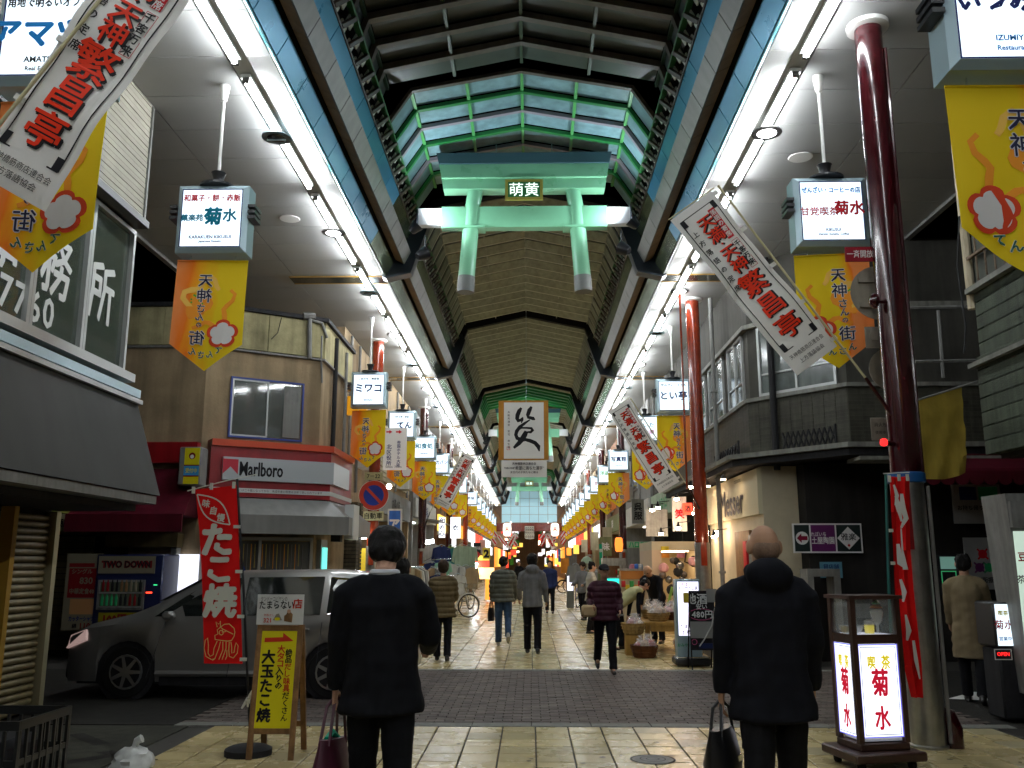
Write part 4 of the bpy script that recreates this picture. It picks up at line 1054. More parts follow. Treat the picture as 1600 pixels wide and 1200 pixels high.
def sandwich_board():
    Y = 7.85; q = lambda u, v: pxz(u, v, Y); px = 8.0 / FPX
    t = thing('sandwich_board', (at(430, 1150, Y).x, Y, 0), 'yellow sandwich board with red arrow and black たこ焼 writing', 'sandwich board')
    L0, L1 = q(396, 978).x, q(468, 978).x
    yt = q(430, 978).y
    # front leg frame leans back
    lean = .10
    def fr(y0, y1, zb, nm, sgn):
        mb = MB()
        for x in (L0, L1 - .045):
            mb.add([(x, y0, 0), (x + .045, y0, 0), (x + .045, y0 + .03, 0), (x, y0 + .03, 0), (x, y1, yt), (x + .045, y1, yt), (x + .045, y1 + .03, yt), (x, y1 + .03, yt)], [(3, 2, 1, 0), (4, 5, 6, 7), (0, 1, 5, 4), (1, 2, 6, 5), (2, 3, 7, 6), (3, 0, 4, 7)], 'wood')
        for z in (zb, yt - .05):
            k = z / yt; y = y0 + (y1 - y0) * k
            mb.box(L0 + .046, L1 - .046, y + .003, y + .027, z, z + .045, 'wood')
        mb.build(nm, t, smooth=False)
    fr(Y - .02, Y + .12, .2, 'front_frame', 1); fr(Y + .42, Y + .16, .2, 'rear_frame', -1)
    n = Vector((0, -yt, -.14)).normalized()
    T = frameT(((L0 + L1) / 2, Y - .012 + .07, yt / 2), (1, 0, 0), (0, .14, yt))
    w = (L1 - L0) / 2 - .035; h = yt / 2 - .02
    MB().box(-w, w, -h + .2, h, -.006, .004, 'yel_board', T).build('board', t, smooth=False)
    mb = MB(); z = .0065; k = (2 * h - .2) / 160.
    def c(u, v): return ((u - 432) * 2 * w / 62, h - (v - 982) * k)
    pts = [c(408, 998), (c(438, 997)), c(438, 990), c(456, 1003), c(438, 1004), c(408, 1005)]
    mb.poly([(x, y, z) for x, y in pts], 'signred2', T)
    def col(s, u, v0, v1, size, mats, bold):
        n = len(s)
        for i, ch in enumerate(s):
            x, y = c(u, v0 + (v1 - v0) * i / (n - 1)); mb.fat(ch, x, y, size, mats[i], T, z, bold * .8, .012, n=5)
    col('大玉たこ焼', 417, 1028, 1118, .118, ['ink'] * 5, .045)
    col('大タコ入りの', 437, 1016, 1073, .07, ['signred2'] * 3 + ['ink'] * 3, .03)
    col('絶品だし味具だくさん', 450, 1021, 1122, .062, ['ink'] * 2 + ['signred2'] * 4 + ['ink'] * 4, .02)
    mb.build('lettering', t, smooth=False)
    # upper poster board
    t2 = thing('poster_board', (at(430, 960, Y).x, Y, yt), 'white poster board with black and red writing on top of the yellow sandwich board', 'poster')
    a = q(398, 929.5); b = q(469, 979); yy = Y + .1; MB().box(a.x, b.x, yy - .01, yy, b.y + .01, a.y, 'paperw').build('board', t2, smooth=False)
    T = frameT((0, yy - .01, 0)); mb = MB(); g = lambda u, v: q(u, v)
    p = g(424, 936.5); mb.text('ケンドーコバヤシの', p.x, p.y, 8 * px, 'ink', T, .003, .0, maxw=40 * px); p = g(428, 946); mb.text('たまらない', p.x, p.y, 14 * px, 'ink', T, .003, .02, maxw=52 * px); p = g(461, 944); mb.text('店', p.x, p.y, 15 * px, 'signred2', T, .003, .03)
    p = g(413, 970); mb.text('321', p.x, p.y, 9 * px, 'signred2', T, .003, .02)
    p = g(416, 962); mb.text('特製だし', p.x, p.y, 4 * px, 'signred2', T, .003)
    p = g(446, 963); mb.poly([(p.x + dx * px, p.y + dy * px, .003) for dx, dy in ((-6, -8), (6, -10), (7, 2), (3, 6), (-1, 7), (-3, 2), (-6, 0))], 'wood', T); mb.disc((p.x + 1 * px, p.y + 6.5 * px), 3 * px, 'skin', T, 10, None, .0045)
    p = g(429, 968); mb.poly([(p.x - 7 * px, p.y - 2 * px, .003), (p.x + 7 * px, p.y - 2 * px, .003), (p.x + 2 * px, p.y + 8 * px, .003), (p.x - 2 * px, p.y + 7 * px, .003)], 'signback', T); mb.disc((p.x, p.y), 4.5 * px, 'yel_board', T, 10, 2.5 * px, .005)
    mb.build('print', t2, smooth=False)
M['yel_board'] = mat('yellow_board', (.68, .60, .01), .5, ns=2, na=.08); M['signred2'] = mat('brush_red', (.5, .03, .012), .5)
sandwich_board()
# ================================================================ BUILDINGS
def hit(u, v, P, n):
    d = _rot @ Vector(((u - 800) / FPX, (600 - v) / FPX, -1)); n = Vector(n); o = Vector((0, 0, CAMZ))
    return o + d * ((Vector(P) - o).dot(n) / d.dot(n))
def hexa(mb, a, b, m, T=None):
    """solid from two quads a,b (lists of 4 points, same order)"""
    return mb.add(list(a) + list(b), [(0, 1, 2, 3), (7, 6, 5, 4), (0, 4, 5, 1), (1, 5, 6, 2), (2, 6, 7, 3), (3, 7, 4, 0)], m, T)
def offs(P, o):
    """offset an open plan polyline to its right-hand side"""
    out = []
    for i, p in enumerate(P):
        ns = []
        for j in (i - 1, i):
            if 0 <= j < len(P) - 1:
                d = (Vector(P[j + 1]) - Vector(P[j])).normalized(); ns.append(Vector((d.y, -d.x)))
        n = sum(ns, Vector((0, 0))).normalized(); k = o / max(.3, n.dot(ns[0])); out.append(Vector(p) + n * k)
    return out
def band(name, parent, P, o0, o1, z0, z1, m, sl=0., **k):
    """solid strip along plan line P, from offset o0 to o1; sl: extra outward offset at the foot"""
    mb = MB(); A0, A1, B1 = offs(P, o0), offs(P, o1), offs(P, o1 + sl)
    for i in range(len(P) - 1):
        a = [(*A0[i], z0), (*A0[i + 1], z0), (*B1[i + 1], z0), (*B1[i], z0)]; b = [(*A0[i], z1), (*A0[i + 1], z1), (*A1[i + 1], z1), (*A1[i], z1)]
        hexa(mb, a, b, m)
    return mb.build(name, parent, smooth=False, **k)

# ---- near left building: office windows, siding above, slanted canopy, shutter
def bld_a():
    t = thing('office_building', (-5, 6, 0), 'near left building with lettered office windows, grey slanted canopy and shutter', 'building')
    X = -4.74
    MB().box(-9, -4.82, -12, 10.15, 3.7, ZS, 'dark').box(-9, -5.46, -12, 10.2, 0, 3.7, 'dark').build('wall', t, smooth=False)
    # siding
    z = 5.62; i = 0
    while z < ZS - .02:
        MB().box(-4.81, -4.62 - .004 * (i % 2), -4, 10.02, z, z + .058, 'siding').build('plank', t, smooth=False); z += .066; i += 1
    MB().box(-4.815, -4.60, 10.021, 10.06, 5.6, ZS - .01, 'greyc').build('corner_trim', t, smooth=False)
    MB().box(-4.81, -4.55, -4, 10.06, 5.52, 5.6, 'black').build('soffit', t, smooth=False)
    # windows
    y = 10.1; W = 1.02; k = 0
    while y > 2:
        ya = y - W
        w = MB(); T = frameT((X, 0, 0), (0, 1, 0), (0, 0, 1))
        w.fbox(ya + .004, y - .004, 3.76, 5.5, -.06, .03, .05, 'gframe', T)
        f = w.build('window', t, smooth=False)
        MB().box(ya + .055, y - .055, 3.812, 5.447, -.03, -.022, 'wglass', T).build('pane', f, smooth=False)
        y -= W; k += 1
    MB().box(-4.82, -4.6, -2, 10.14, 3.66, 3.755, 'gframe').build('sill', t, smooth=False)
    T = frameT((X - .018, 0, 0), (0, 1, 0), (0, 0, 1)); mb = MB()
    for ch, yy in (('事', 7.62), ('務', 8.52), ('所', 9.48)): mb.fat(ch, yy, 4.55, .72, 'let_w', T, .004, .012, .012, n=5, sx=.82)
    for i, ch in enumerate('56-7760'): mb.fat(ch, 6.98 + i * .245 + (0 if ch != '-' else .0), 4.02, .42, 'let_w', T, .004, .012, .01, n=5)
    mb.build('lettering', t, smooth=False)
    # room behind the glass
    MB().box(-5.4, -5.38, 2, 10.1, 3.7, 5.6, 'room_wall').build('blind', t, smooth=False)
    # canopy
    mb = MB(); hexa(mb, [(-4.64, -6, 3.5), (-4.27, -6, 2.36), (-4.27, 10.3, 2.36), (-4.64, 10.3, 3.5)], [(-4.72, -6, 3.5), (-4.35, -6, 2.36), (-4.35, 10.3, 2.36), (-4.72, 10.3, 3.5)], 'canopy')
    c = mb.build('canopy', t, smooth=False)
    MB().box(-4.82, -4.6, -6, 10.32, 3.505, 3.6, 'alu').box(-4.82, -4.57, -6, 10.33, 3.43, 3.48, 'gframe').build('canopy_rail', t, smooth=False)
    MB().box(-5.46, -4.3, -6, 10.28, 2.26, 2.35, 'greym').box(-5.4, -4.5, -6, 10.2, 2.18, 2.255, 'mblack').build('canopy_soffit', t, smooth=False)
    # shutter
    z = 0.03
    while z < 2.1:
        MB().prof([(0, 0)] * 0 or [(-5.44, z), (-5.405, z + .008), (-5.39, z + .035), (-5.405, z + .066), (-5.44, z + .07)], 0, 1, 'shutter', Matrix(((0, 1, 0, 0), (1, 0, 0, 0), (0, 0, 1, 0), (0, 0, 0, 1))) @ Matrix.Diagonal((10.06, 1, 1, 1))).build('slat', t, ang=60)
        z += .075
    MB().box(-5.47, -5.33, 10.08, 10.17, 0, 2.17, 'alu_y').build('shutter_rail', t, smooth=False)
    MB().box(-5.38, -5.24, 9.08, 9.16, 0, 2.17, 'ochre').build('post', t, smooth=False)
M['siding'] = mat('pale_siding', (.36, .34, .28), .6, ns=3, na=.18, rnd=.06); M['wglass'] = mat('office_glass', (.10, .13, .10), .06, alpha=.45, spec=1.)
M['let_w'] = mat('white_lettering', (.72, .74, .72), .5); M['room_wall'] = mat('office_blind', (.35, .3, .2), .8, ns=2, na=.5)
M['canopy'] = mat('grey_canopy', (.026, .026, .023), .55, ns=.9, na=.2); M['shutter'] = mat('cream_shutter', (.2, .155, .07), .42, ns=3, na=.25, metal=.2)
M['alu_y'] = mat('yellowed_aluminium', (.4, .36, .22), .45, metal=.4); M['ochre'] = mat('ochre_post', (.35, .2, .03), .6)
bld_a()
def crate():
    t = thing('black_crate', (-3.95, 6.6, 0), 'black plastic crate standing in the lower left corner', 'crate')
    x0, x1, y0, y1, h = -4.7, -3.42, 6.25, 6.95, .56
    for (a, b, c, d) in ((x0, x1, y0, y0 + .02), (x0, x1, y1 - .02, y1), (x0, x0 + .02, y0 + .021, y1 - .021), (x1 - .02, x1, y0 + .021, y1 - .021)):
        mb = MB().box(a, b, c, d, .02, .12, 'blackpl').box(a, b, c, d, h - .06, h, 'blackpl')
        L = max(b - a, d - c); n = int(L / .09)
        for i in range(n + 1):
            q = i * (L - .02) / n
            if b - a > d - c: mb.box(a + q, a + q + .02, c, d, .121, h - .061, 'blackpl')
            else: mb.box(a, b, c + q, c + q + .02, .121, h - .061, 'blackpl')
        mb.box(a + .004, b - .004, c + .004, d - .004, .27, .31, 'blackpl'); mb.build('side_panel', t, smooth=False)
    MB().box(x0 + .02, x1 - .02, y0 + .02, y1 - .02, .02, .05, 'blackpl').build('bottom', t, smooth=False)
    MB().rbox(x0 + .1, x1 - .15, y0 + .1, y1 - .1, .052, .4, 'mblack', .05).build('folded_cover', t)
M['blackpl'] = mat('black_plastic', (.015, .016, .016), .35)
crate()
def bag():
    p = ground(207, 1197); mb = MB(); rnd = random.Random(4); vs = []; n, m_ = 14, 8
    for j in range(m_ + 1):
        a = math.pi * j / m_ * .5
        for i in range(n):
            r = .15 * math.cos(a) * (1 + rnd.uniform(-.12, .12)) + .003; vs.append((p.x + r * math.cos(6.283 * i / n) * 1.15, p.y + r * math.sin(6.283 * i / n), .15 * math.sin(a) * (1 + rnd.uniform(-.1, .1))))
    fs = [(j * n + i, j * n + (i + 1) % n, (j + 1) * n + (i + 1) % n, (j + 1) * n + i) for j in range(m_) for i in range(n)]
    mb.add(vs, fs, 'bagw').tube([(p.x, p.y, .14), (p.x + .02, p.y, .19), (p.x + .06, p.y, .21)], [.02, .03, .035], 'bagw', 7).build('plastic_bag', label='crumpled white plastic bag on the ground at the bottom left', cat='bag')
M['bagw'] = mat('white_film', (.6, .62, .6), .35, ns=8, na=.2)
bag()

# ---- corner shop across the street on the left
def bld_b():
    P = [(-9.5, 16.4), (-6.1, 16.4), (-4.2, 17.6), (-4.2, 20.4)]
    t = thing('corner_tobacco_shop', (-6, 18, 0), 'tan plaster corner building with red band and silver cigarette sign', 'building')
    top = 6.45
    MB().prism([*P, (-9.5, 22)], 0, 5.6, 'plaster').build('wall', t, smooth=False)
    MB().prism([*offs(P, -.12), (-9.4, 21.9)], 5.62, top - .04, 'plaster').build('parapet_core', t, smooth=False)
    # stained cream panels of the parapet
    Q = offs(P, .0)
    for i in range(3):
        a, b = Vector(Q[i]), Vector(Q[i + 1]); n = max(2, int((b - a).length / .85))
        for j in range(n):
            p, q = a.lerp(b, j / n), a.lerp(b, (j + 1) / n); d = (q - p).normalized(); nn = Vector((d.y, -d.x))
            p += d * .006; q -= d * .006
            mb = MB(); hexa(mb, [(*(p - nn * .1), 5.66), (*(q - nn * .1), 5.66), (*(q + nn * .05), 5.66), (*(p + nn * .05), 5.66)], [(*(p - nn * .1), top - .05), (*(q - nn * .1), top - .05), (*(q + nn * .05), top - .05), (*(p + nn * .05), top - .05)], 'plaster2'); mb.build('panel', t, smooth=False)
    band('cornice', t, P, -.12, .12, top - .048, top + .03, 'mblack'); band('cable_run', t, P, -.1, .07, 5.602, 5.64, 'greym')
    # window with blue frame on the chamfer
    d = Vector((1.9, 1.2)).normalized(); n = (d.y, -d.x, 0); O = Vector((-6.1, 16.4, 0)); T = frameT((O.x, O.y, 0), (d.x, d.y, 0), (0, 0, 1))
    loc = lambda u, v: (T.inverted() @ hit(u, v, O, n))
    a, b = loc(361, 588), loc(471, 691)
    w = MB().fbox(a.x, b.x, b.y, a.y, -.04, .035, .035, 'bluefr', T).build('window', t, smooth=False)
    MB().fbox(a.x + .036, (a.x + b.x) / 2 + .02, b.y + .036, a.y - .036, .0, .025, .03, 'gframe', T).fbox((a.x + b.x) / 2 - .02, b.x - .036, b.y + .036, a.y - .036, -.026, -.002, .03, 'gframe', T).build('sash', w, smooth=False)
    MB().box(a.x + .05, b.x - .05, b.y + .05, a.y - .05, .004, .008, 'wpane', T).build('pane', w, smooth=False)
    c0 = (a.x + b.x) / 2 + .32
    MB().rbox(c0, b.x - .06, b.y + .06, a.y - .08, .009, .02, 'greyc', .004, T).ring(((c0 + b.x - .06) / 2, a.y - .3), .09, .14, 'greym', T, 20, .022).ring(((c0 + b.x - .06) / 2, a.y - .3), .03, .05, 'greym', T, 12, .022).build('fan_cover', w, smooth=False)
    # drain pipes
    mb = MB(); 
    def pp(u, v, o=.1): p = hit(u, v, O + Vector(n) * o, n); return tuple(p)
    mb.tube([pp(484, 494), pp(484, 560)], .045, 'greym').tube([pp(474, 494), pp(492, 494)], .07, 'greym').tube([pp(486, 500), pp(503, 505), pp(511, 528, .05)], .03, 'greym', 7)
    mb.tube([pp(440, 496, .08), pp(434, 520, .08), pp(424, 530, .08)], .008, 'mblack', 5).tube([pp(503, 525, .05), pp(502, 560, .05), pp(503, 598, .05)], .02, 'greym', 6)
    mb.build('drain_pipe', t)
    MB().tube([(-4.12, 18.5, 6.3), (-4.12, 18.5, 3.9)], .05, 'mblack').tube([(-4.08, 19.4, 6.2), (-4.08, 19.4, 3.9)], .035, 'greym').build('drain_pipe', t)
    # red fascia and its sign
    P2 = [(-6.0, 16.46), (-4.2, 17.6), (-4.2, 19.5)]
    band('red_fascia', t, P2, .0, .30, 2.8, 3.8, 'redband'); band('red_ledge', t, P2, .0, .36, 3.72, 3.84, 'redlit')
    s = band('cigarette_sign', t, [(-5.82, 16.575), (-4.2, 17.6), (-4.2, 18.9)], .301, .37, 3.1, 3.52, 'silver_sign')
    o2 = O + Vector(n) * .371; T2 = frameT((o2.x, o2.y, 0), (d.x, d.y, 0), (0, 0, 1)); L = lambda u, v: (T2.inverted() @ hit(u, v, o2, n))
    mb = MB(); a, b = L(348, 730), L(371, 748); h = .16; zc = 3.32
    mb.rect(a.x, b.x, zc - h, zc + h, 'logo_red', T2, .003); mx = (a.x + b.x) / 2; mb.poly([(a.x, zc - h, .006), (b.x, zc - h, .006), (b.x, zc - h * .75, .006), (mx, zc + .02, .006), (a.x, zc - h * .75, .006)], 'silver_sign', T2)
    a, b = L(379, 735), L(437, 748); mb.fat('Marlboro', (a.x + b.x) / 2, 3.32, .36, 'ink', T2, .005, .012, .012, n=4, sx=.6); mb.build('lettering', s, smooth=False)
    s = band('white_strip', t, P2, .301, .315, 2.88, 2.96, 'paperw'); mb = MB(); o3 = O + Vector(n) * .316; T3 = frameT((o3.x, o3.y, 0), (d.x, d.y, 0), (0, 0, 1))
    mb.text('たばこは二十歳になってから　未成年者の喫煙は法律で禁じられています', 1.4, 2.92, .052, 'ink', T3, .003, 0, maxw=1.7); mb.build('lettering', s, smooth=False)
    # grey dome awning
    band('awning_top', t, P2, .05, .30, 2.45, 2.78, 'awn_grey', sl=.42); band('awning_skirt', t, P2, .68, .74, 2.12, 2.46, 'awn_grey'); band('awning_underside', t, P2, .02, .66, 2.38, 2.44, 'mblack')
    mb = MB(); mb.box(-3.62, -3.44, 17.55, 18.1, 2.05, 2.72, 'paperw'); mb.box(-3.82, -3.64, 17.3, 17.52, 2.0, 2.5, 'mblack'); mb.build('awning_end', t, smooth=False)
    # show window under the awning
    G = offs([P[1], P[2]], .02); T4 = frameT((*G[0], 0), (d.x, d.y, 0), (0, 0, 1)); Lc = 2.2
    f = MB().fbox(.1, Lc, .05, 2.08, -.02, .05, .06, 'gframe', T4).box(1.15, 1.2, .11, 2.02, -.02, .05, 'gframe', T4).build('show_window', t, smooth=False)
    MB().box(.17, 1.14, .12, 2.0, .0, .01, 'shop_glass', T4).build('pane', f, smooth=False); MB().box(1.21, Lc - .07, .12, 2.0, .0, .01, 'shop_glass', T4).build('pane', f, smooth=False)
    mb = MB(); rnd = random.Random(8)
    for i in range(26):
        x = .25 + i * .07; mb.tube([T4 @ Vector((x, 1.95, .02)), T4 @ Vector((x, 1.55 - .2 * rnd.random(), .02))], .006, ('gold', 'greyc', 'ban_o')[i % 3], 4)
    mb.poly([(.6, 1.15, .02), (.9, 1.55, .02), (1.05, 1.2, .02), (1.5, 1.5, .02), (2.0, 1.2, .02), (1.6, .9, .02), (1.0, .8, .02)], 'dk_blue', T4); mb.disc((.75, 1.1), .18, 'signback', T4, 14, .25, .024)
    mb.build('window_display', f)
    MB().box(-4.19, -4.1, 17.75, 18.3, .3, 2.05, 'greyc').build('door_frame', t, smooth=False); q = MB().box(-4.09, -4.05, 17.8, 18.1, 1.3, 1.9, 'cyan_lit').build('lit_display', t, smooth=False)
    # awning on the left face, shutter box
    mb = MB(); hexa(mb, [(-7.75, 16.38, 2.4), (-6.05, 16.38, 2.4), (-5.9, 15.25, 2.4), (-7.9, 15.25, 2.4)], [(-7.75, 16.38, 3.3), (-6.05, 16.38, 3.3), (-6.0, 16.3, 3.3), (-7.75, 16.3, 3.3)], 'maroon_cloth'); mb.box(-7.9, -5.9, 15.2, 15.24, 2.12, 2.42, 'maroon_cloth')
    mb.build('red_awning', t, smooth=False)
    MB().box(-9.4, -6.1, 16.2, 16.39, 3.4, 3.78, 'redband').build('red_fascia', t, smooth=False)
    MB().box(-7.6, -6.3, 16.1, 16.38, 1.88, 2.12, 'shutter').build('shutter_box', t, smooth=False)
    MB().box(-6.44, -6.34, 16.2, 16.38, 0, 1.87, 'gframe').build('door_post', t, smooth=False)
    MB().box(-9.4, -7.3, 16.3, 16.39, 0, 2.1, 'dark').build('rolled_door', t, smooth=False)
    a, b = at(271, 866, 16.2), at(302, 930, 16.2)
    MB().box(a.x, b.x, 16.3, 16.38, .6, a.z, 'lit_white').build('lit_window', t, smooth=False)
    # left shops front beyond: yellow green canopy
    t = thing('side_shop', (-9, 17, 0), 'dark shop with dull yellow canopy and name board at far left', 'building')
    MB().box(-14, -9.6, 16.9, 22, 0, 5.8, 'dark').build('wall', t, smooth=False)
    a = at(80, 790, 15.6); b = at(132, 832, 15.6)
    mb = MB(); hexa(mb, [(a.x - 1.5, 15.5, 2.45), (b.x + .1, 15.5, 2.45), (b.x + .1, 16.8, 2.45), (a.x - 1.5, 16.8, 2.45)], [(a.x - 1.5, 15.9, 2.85), (b.x + .3, 15.9, 2.85), (b.x + .3, 16.8, 2.85), (a.x - 1.5, 16.8, 2.85)], 'dull_yellow'); mb.build('canopy', t, smooth=False)
    MB().box(a.x - 1.5, b.x - .02, 15.46, 15.49, 2.14, 2.43, 'creamsign').build('name_board', t, smooth=False)
    MB().text('三角家商店', a.x + .15, 2.28, .16, 'ink', frameT((0, 15.458, 0)), .002, .03, maxw=.55).build('lettering', t, smooth=False)
    for i in range(18): MB().box(a.x - 1.5, b.x - .1, 16.2, 16.23, .1 + i * .11, .2 + i * .11, 'shutter').build('slat', t, smooth=False)
M['silver_sign'] = mat('satin_silver', (.42, .45, .47), .35, metal=.25); M['logo_red'] = mat('emblem_red', (.45, .01, .03), .4); M['redlit'] = mat('red_orange_enamel', (.5, .05, .01), .35)
M['awn_grey'] = mat('grey_awning', (.18, .18, .17), .42, ns=1.5, na=.2); M['maroon_cloth'] = mat('maroon_canvas', (.07, .003, .010), .8, ns=2, na=.25, bump=.2)
M['bluefr'] = mat('blue_window_frame', (.01, .03, .2), .4); M['wpane'] = mat('reflective_pane', (.12, .14, .13), .05, spec=1., alpha=.6); M['shop_glass'] = mat('shop_glass', (.09, .09, .08), .08, spec=1.)
M['dk_blue'] = mat('deep_blue_print', (.02, .05, .2), .6); M['cyan_lit'] = glow('lit_cyan_display', (.2, .9, .8), .9); M['lit_white'] = glow('lit_frosted_window', (.85, .88, 1), 1.1)
M['dull_yellow'] = mat('dull_yellow_canvas', (.22, .24, .04), .8)
bld_b()
M['v_cream'] = mat('shaded_cream_print', (.17, .15, .10), .6); M['v_red'] = mat('shaded_red_print', (.16, .005, .008), .6); M['v_yel'] = mat('shaded_yellow_print', (.22, .18, .005), .6)  # darkened print colours, with the shade of the side street put into them
def vending():
    Y = 15.3; q = lambda u, v: pxz(u, v, Y); T = frameT((0, Y, 0))
    a, b = q(152, 866), q(246, 1010)
    t = thing('vending_machine', ((a.x + b.x) / 2, Y + .3, 0), 'dim drink vending machine with TWO DOWN panel beside the parked car front', 'vending machine')
    MB().rbox(a.x, b.x, Y, Y + .7, .03, a.y, 'navybody', .02).build('cabinet', t)
    c, d = q(156, 869), q(250 - 8, 896); MB().box(c.x, d.x, Y - .02, Y - .002, d.y, c.y, 'v_cream').build('top_panel', t, smooth=False)
    mb = MB(); mb.fat('TWO DOWN', (c.x + d.x) / 2, (c.y + d.y) / 2 + .01, .15, 'v_red', T, .022, .05, .03, n=6, maxw=.85); mb.text('TWO DOWN', (c.x + d.x) / 2, (c.y + d.y) / 2 + .01, .15, 'ink', T, .026, .03, maxw=.8); mb.build('lettering', t, smooth=False)
    c, d = q(155, 906), q(224, 953)
    MB().fbox(c.x, d.x, d.y, c.y, -.001, .03, .035, 'greym', T).rect(c.x + .03, d.x - .03, d.y + .03, c.y - .03, 'vend_back', T, .003).build('display_case', t, smooth=False)
    rnd = random.Random(3); cols = ['green', 'green', 'ink', 'v_red', 'ink', 'wood', 'v_cream', 'ink']
    for r in range(2):
        z0 = d.y + .07 + r * (c.y - d.y) * .47
        for i in range(9):
            x = c.x + .09 + i * (d.x - c.x - .16) / 8
            MB().lathe([(.022, 0), (.024, .01), (.024, .13), (.014, .16), (.012, .19)], cols[(i // 2 + r * 3) % 8], 8, None, (x, Y - .026, z0)).build('bottle', t)
        MB().box(c.x + .036, d.x - .036, Y - .05, Y - .004, z0 - .035, z0 - .012, 'greym').build('shelf', t, smooth=False)
    c, d = q(155, 957), q(222, 977); MB().box(c.x, d.x, Y - .02, Y - .002, d.y, c.y, 'v_yel').build('price_panel', t, smooth=False)
    MB().text('100円', c.x + .28, (c.y + d.y) / 2, .17, 'v_red', T, .022, .05).build('lettering', t, smooth=False)
    p = q(233, 926); MB().box(p.x - .05, p.x + .05, Y - .012, Y - .002, p.y - .01, p.y + .012, 'red_led').build('red_indicator', t, smooth=False); p = q(244, 914); MB().box(p.x - .04, p.x + .02, Y - .012, Y - .002, p.y - .005, p.y + .005, 'green_led').build('green_indicator', t, smooth=False)
    a, b = q(105, 865), q(150, 983)
    t = thing('price_poster', ((a.x + b.x) / 2, Y, 0), 'white and red price poster board left of the drink machine', 'poster')
    MB().box(a.x, b.x, Y + .02, Y + .05, .5, a.y, 'v_cream').build('board', t, smooth=False); T = frameT((0, Y + .02, 0)); mb = MB()
    g = lambda u, v: q(u, v)
    for (u0, v0, u1, v1, m) in ((108, 880, 147, 886, 'v_red'), (108, 888, 147, 934, 'v_red'), (109, 936, 144, 960, 'orange_d'), (107, 962, 144, 984, 'v_cream')):
        c, d = g(u0, v0), g(u1, v1); mb.rect(c.x, d.x, d.y, c.y, m, T, .003)
    for s, u, v, k, m in (('シングル', 128, 893, .09, 'v_cream'), ('830', 134, 907, .15, 'v_cream'), ('中華定食40', 127, 924, .1, 'v_cream'), ('カッターシャツ', 126, 967, .09, 'navy'), ('110', 132, 978, .13, 'v_red'), ('綿', 115, 978, .08, 'ink')):
        p = g(u, v); mb.text(s, p.x, p.y, k, m, T, .007, .03, maxw=.42)
    mb.build('print', t, smooth=False)
    a, b = at(281, 698, 15.6), at(311, 758, 15.6)
    t = thing('projecting_sign', (a.x, 15.6, 3), 'small yellow and blue projecting box sign beside the red fascia', 'sign')
    MB().rbox(a.x, b.x, 15.6, 15.95, b.z, a.z, 'greym', .02).build('housing', t)
    T = frameT((0, 15.6, 0)); mb = MB(); x0 = a.x + .1; x1 = b.x - .02; h = a.z - b.z
    mb.rect(x0, x1, b.z + .02, a.z - .02, 'yel_board', T, .003); mb.rect(x0, x1, b.z + h * .25, b.z + h * .5, 'skyblue', T, .006); mb.rect(x0, x1, b.z + h * .5, b.z + h * .53, 'v_red', T, .006); mb.rect(x0, x1, b.z + h * .22, b.z + h * .25, 'v_red', T, .006)
    mb.disc(((x0 + x1) / 2, b.z + h * .76), .06, 'v_red', T, 12, None, .006).disc(((x0 + x1) / 2, b.z + h * .74), .035, 'ban_w', T, 10, None, .008); mb.text('受付中', (x0 + x1) / 2, b.z + h * .375, .09, 'yel_board', T, .009, .02, maxw=.2); mb.build('face', t, smooth=False)
M['navybody'] = mat('navy_machine', (.01, .015, .06), .35); M['vend_back'] = mat('display_back', (.07, .08, .055), .5, em=(.5, .6, .4), es=.01); M['red_led'] = glow('red_led', (1, .05, .02), 3); M['green_led'] = glow('green_led', (.05, 1, .3), 1.5)
M['orange_d'] = mat('dull_orange_print', (.4, .2, .08), .6); M['skyblue'] = mat('sky_blue_print', (.05, .3, .6), .5)
vending()

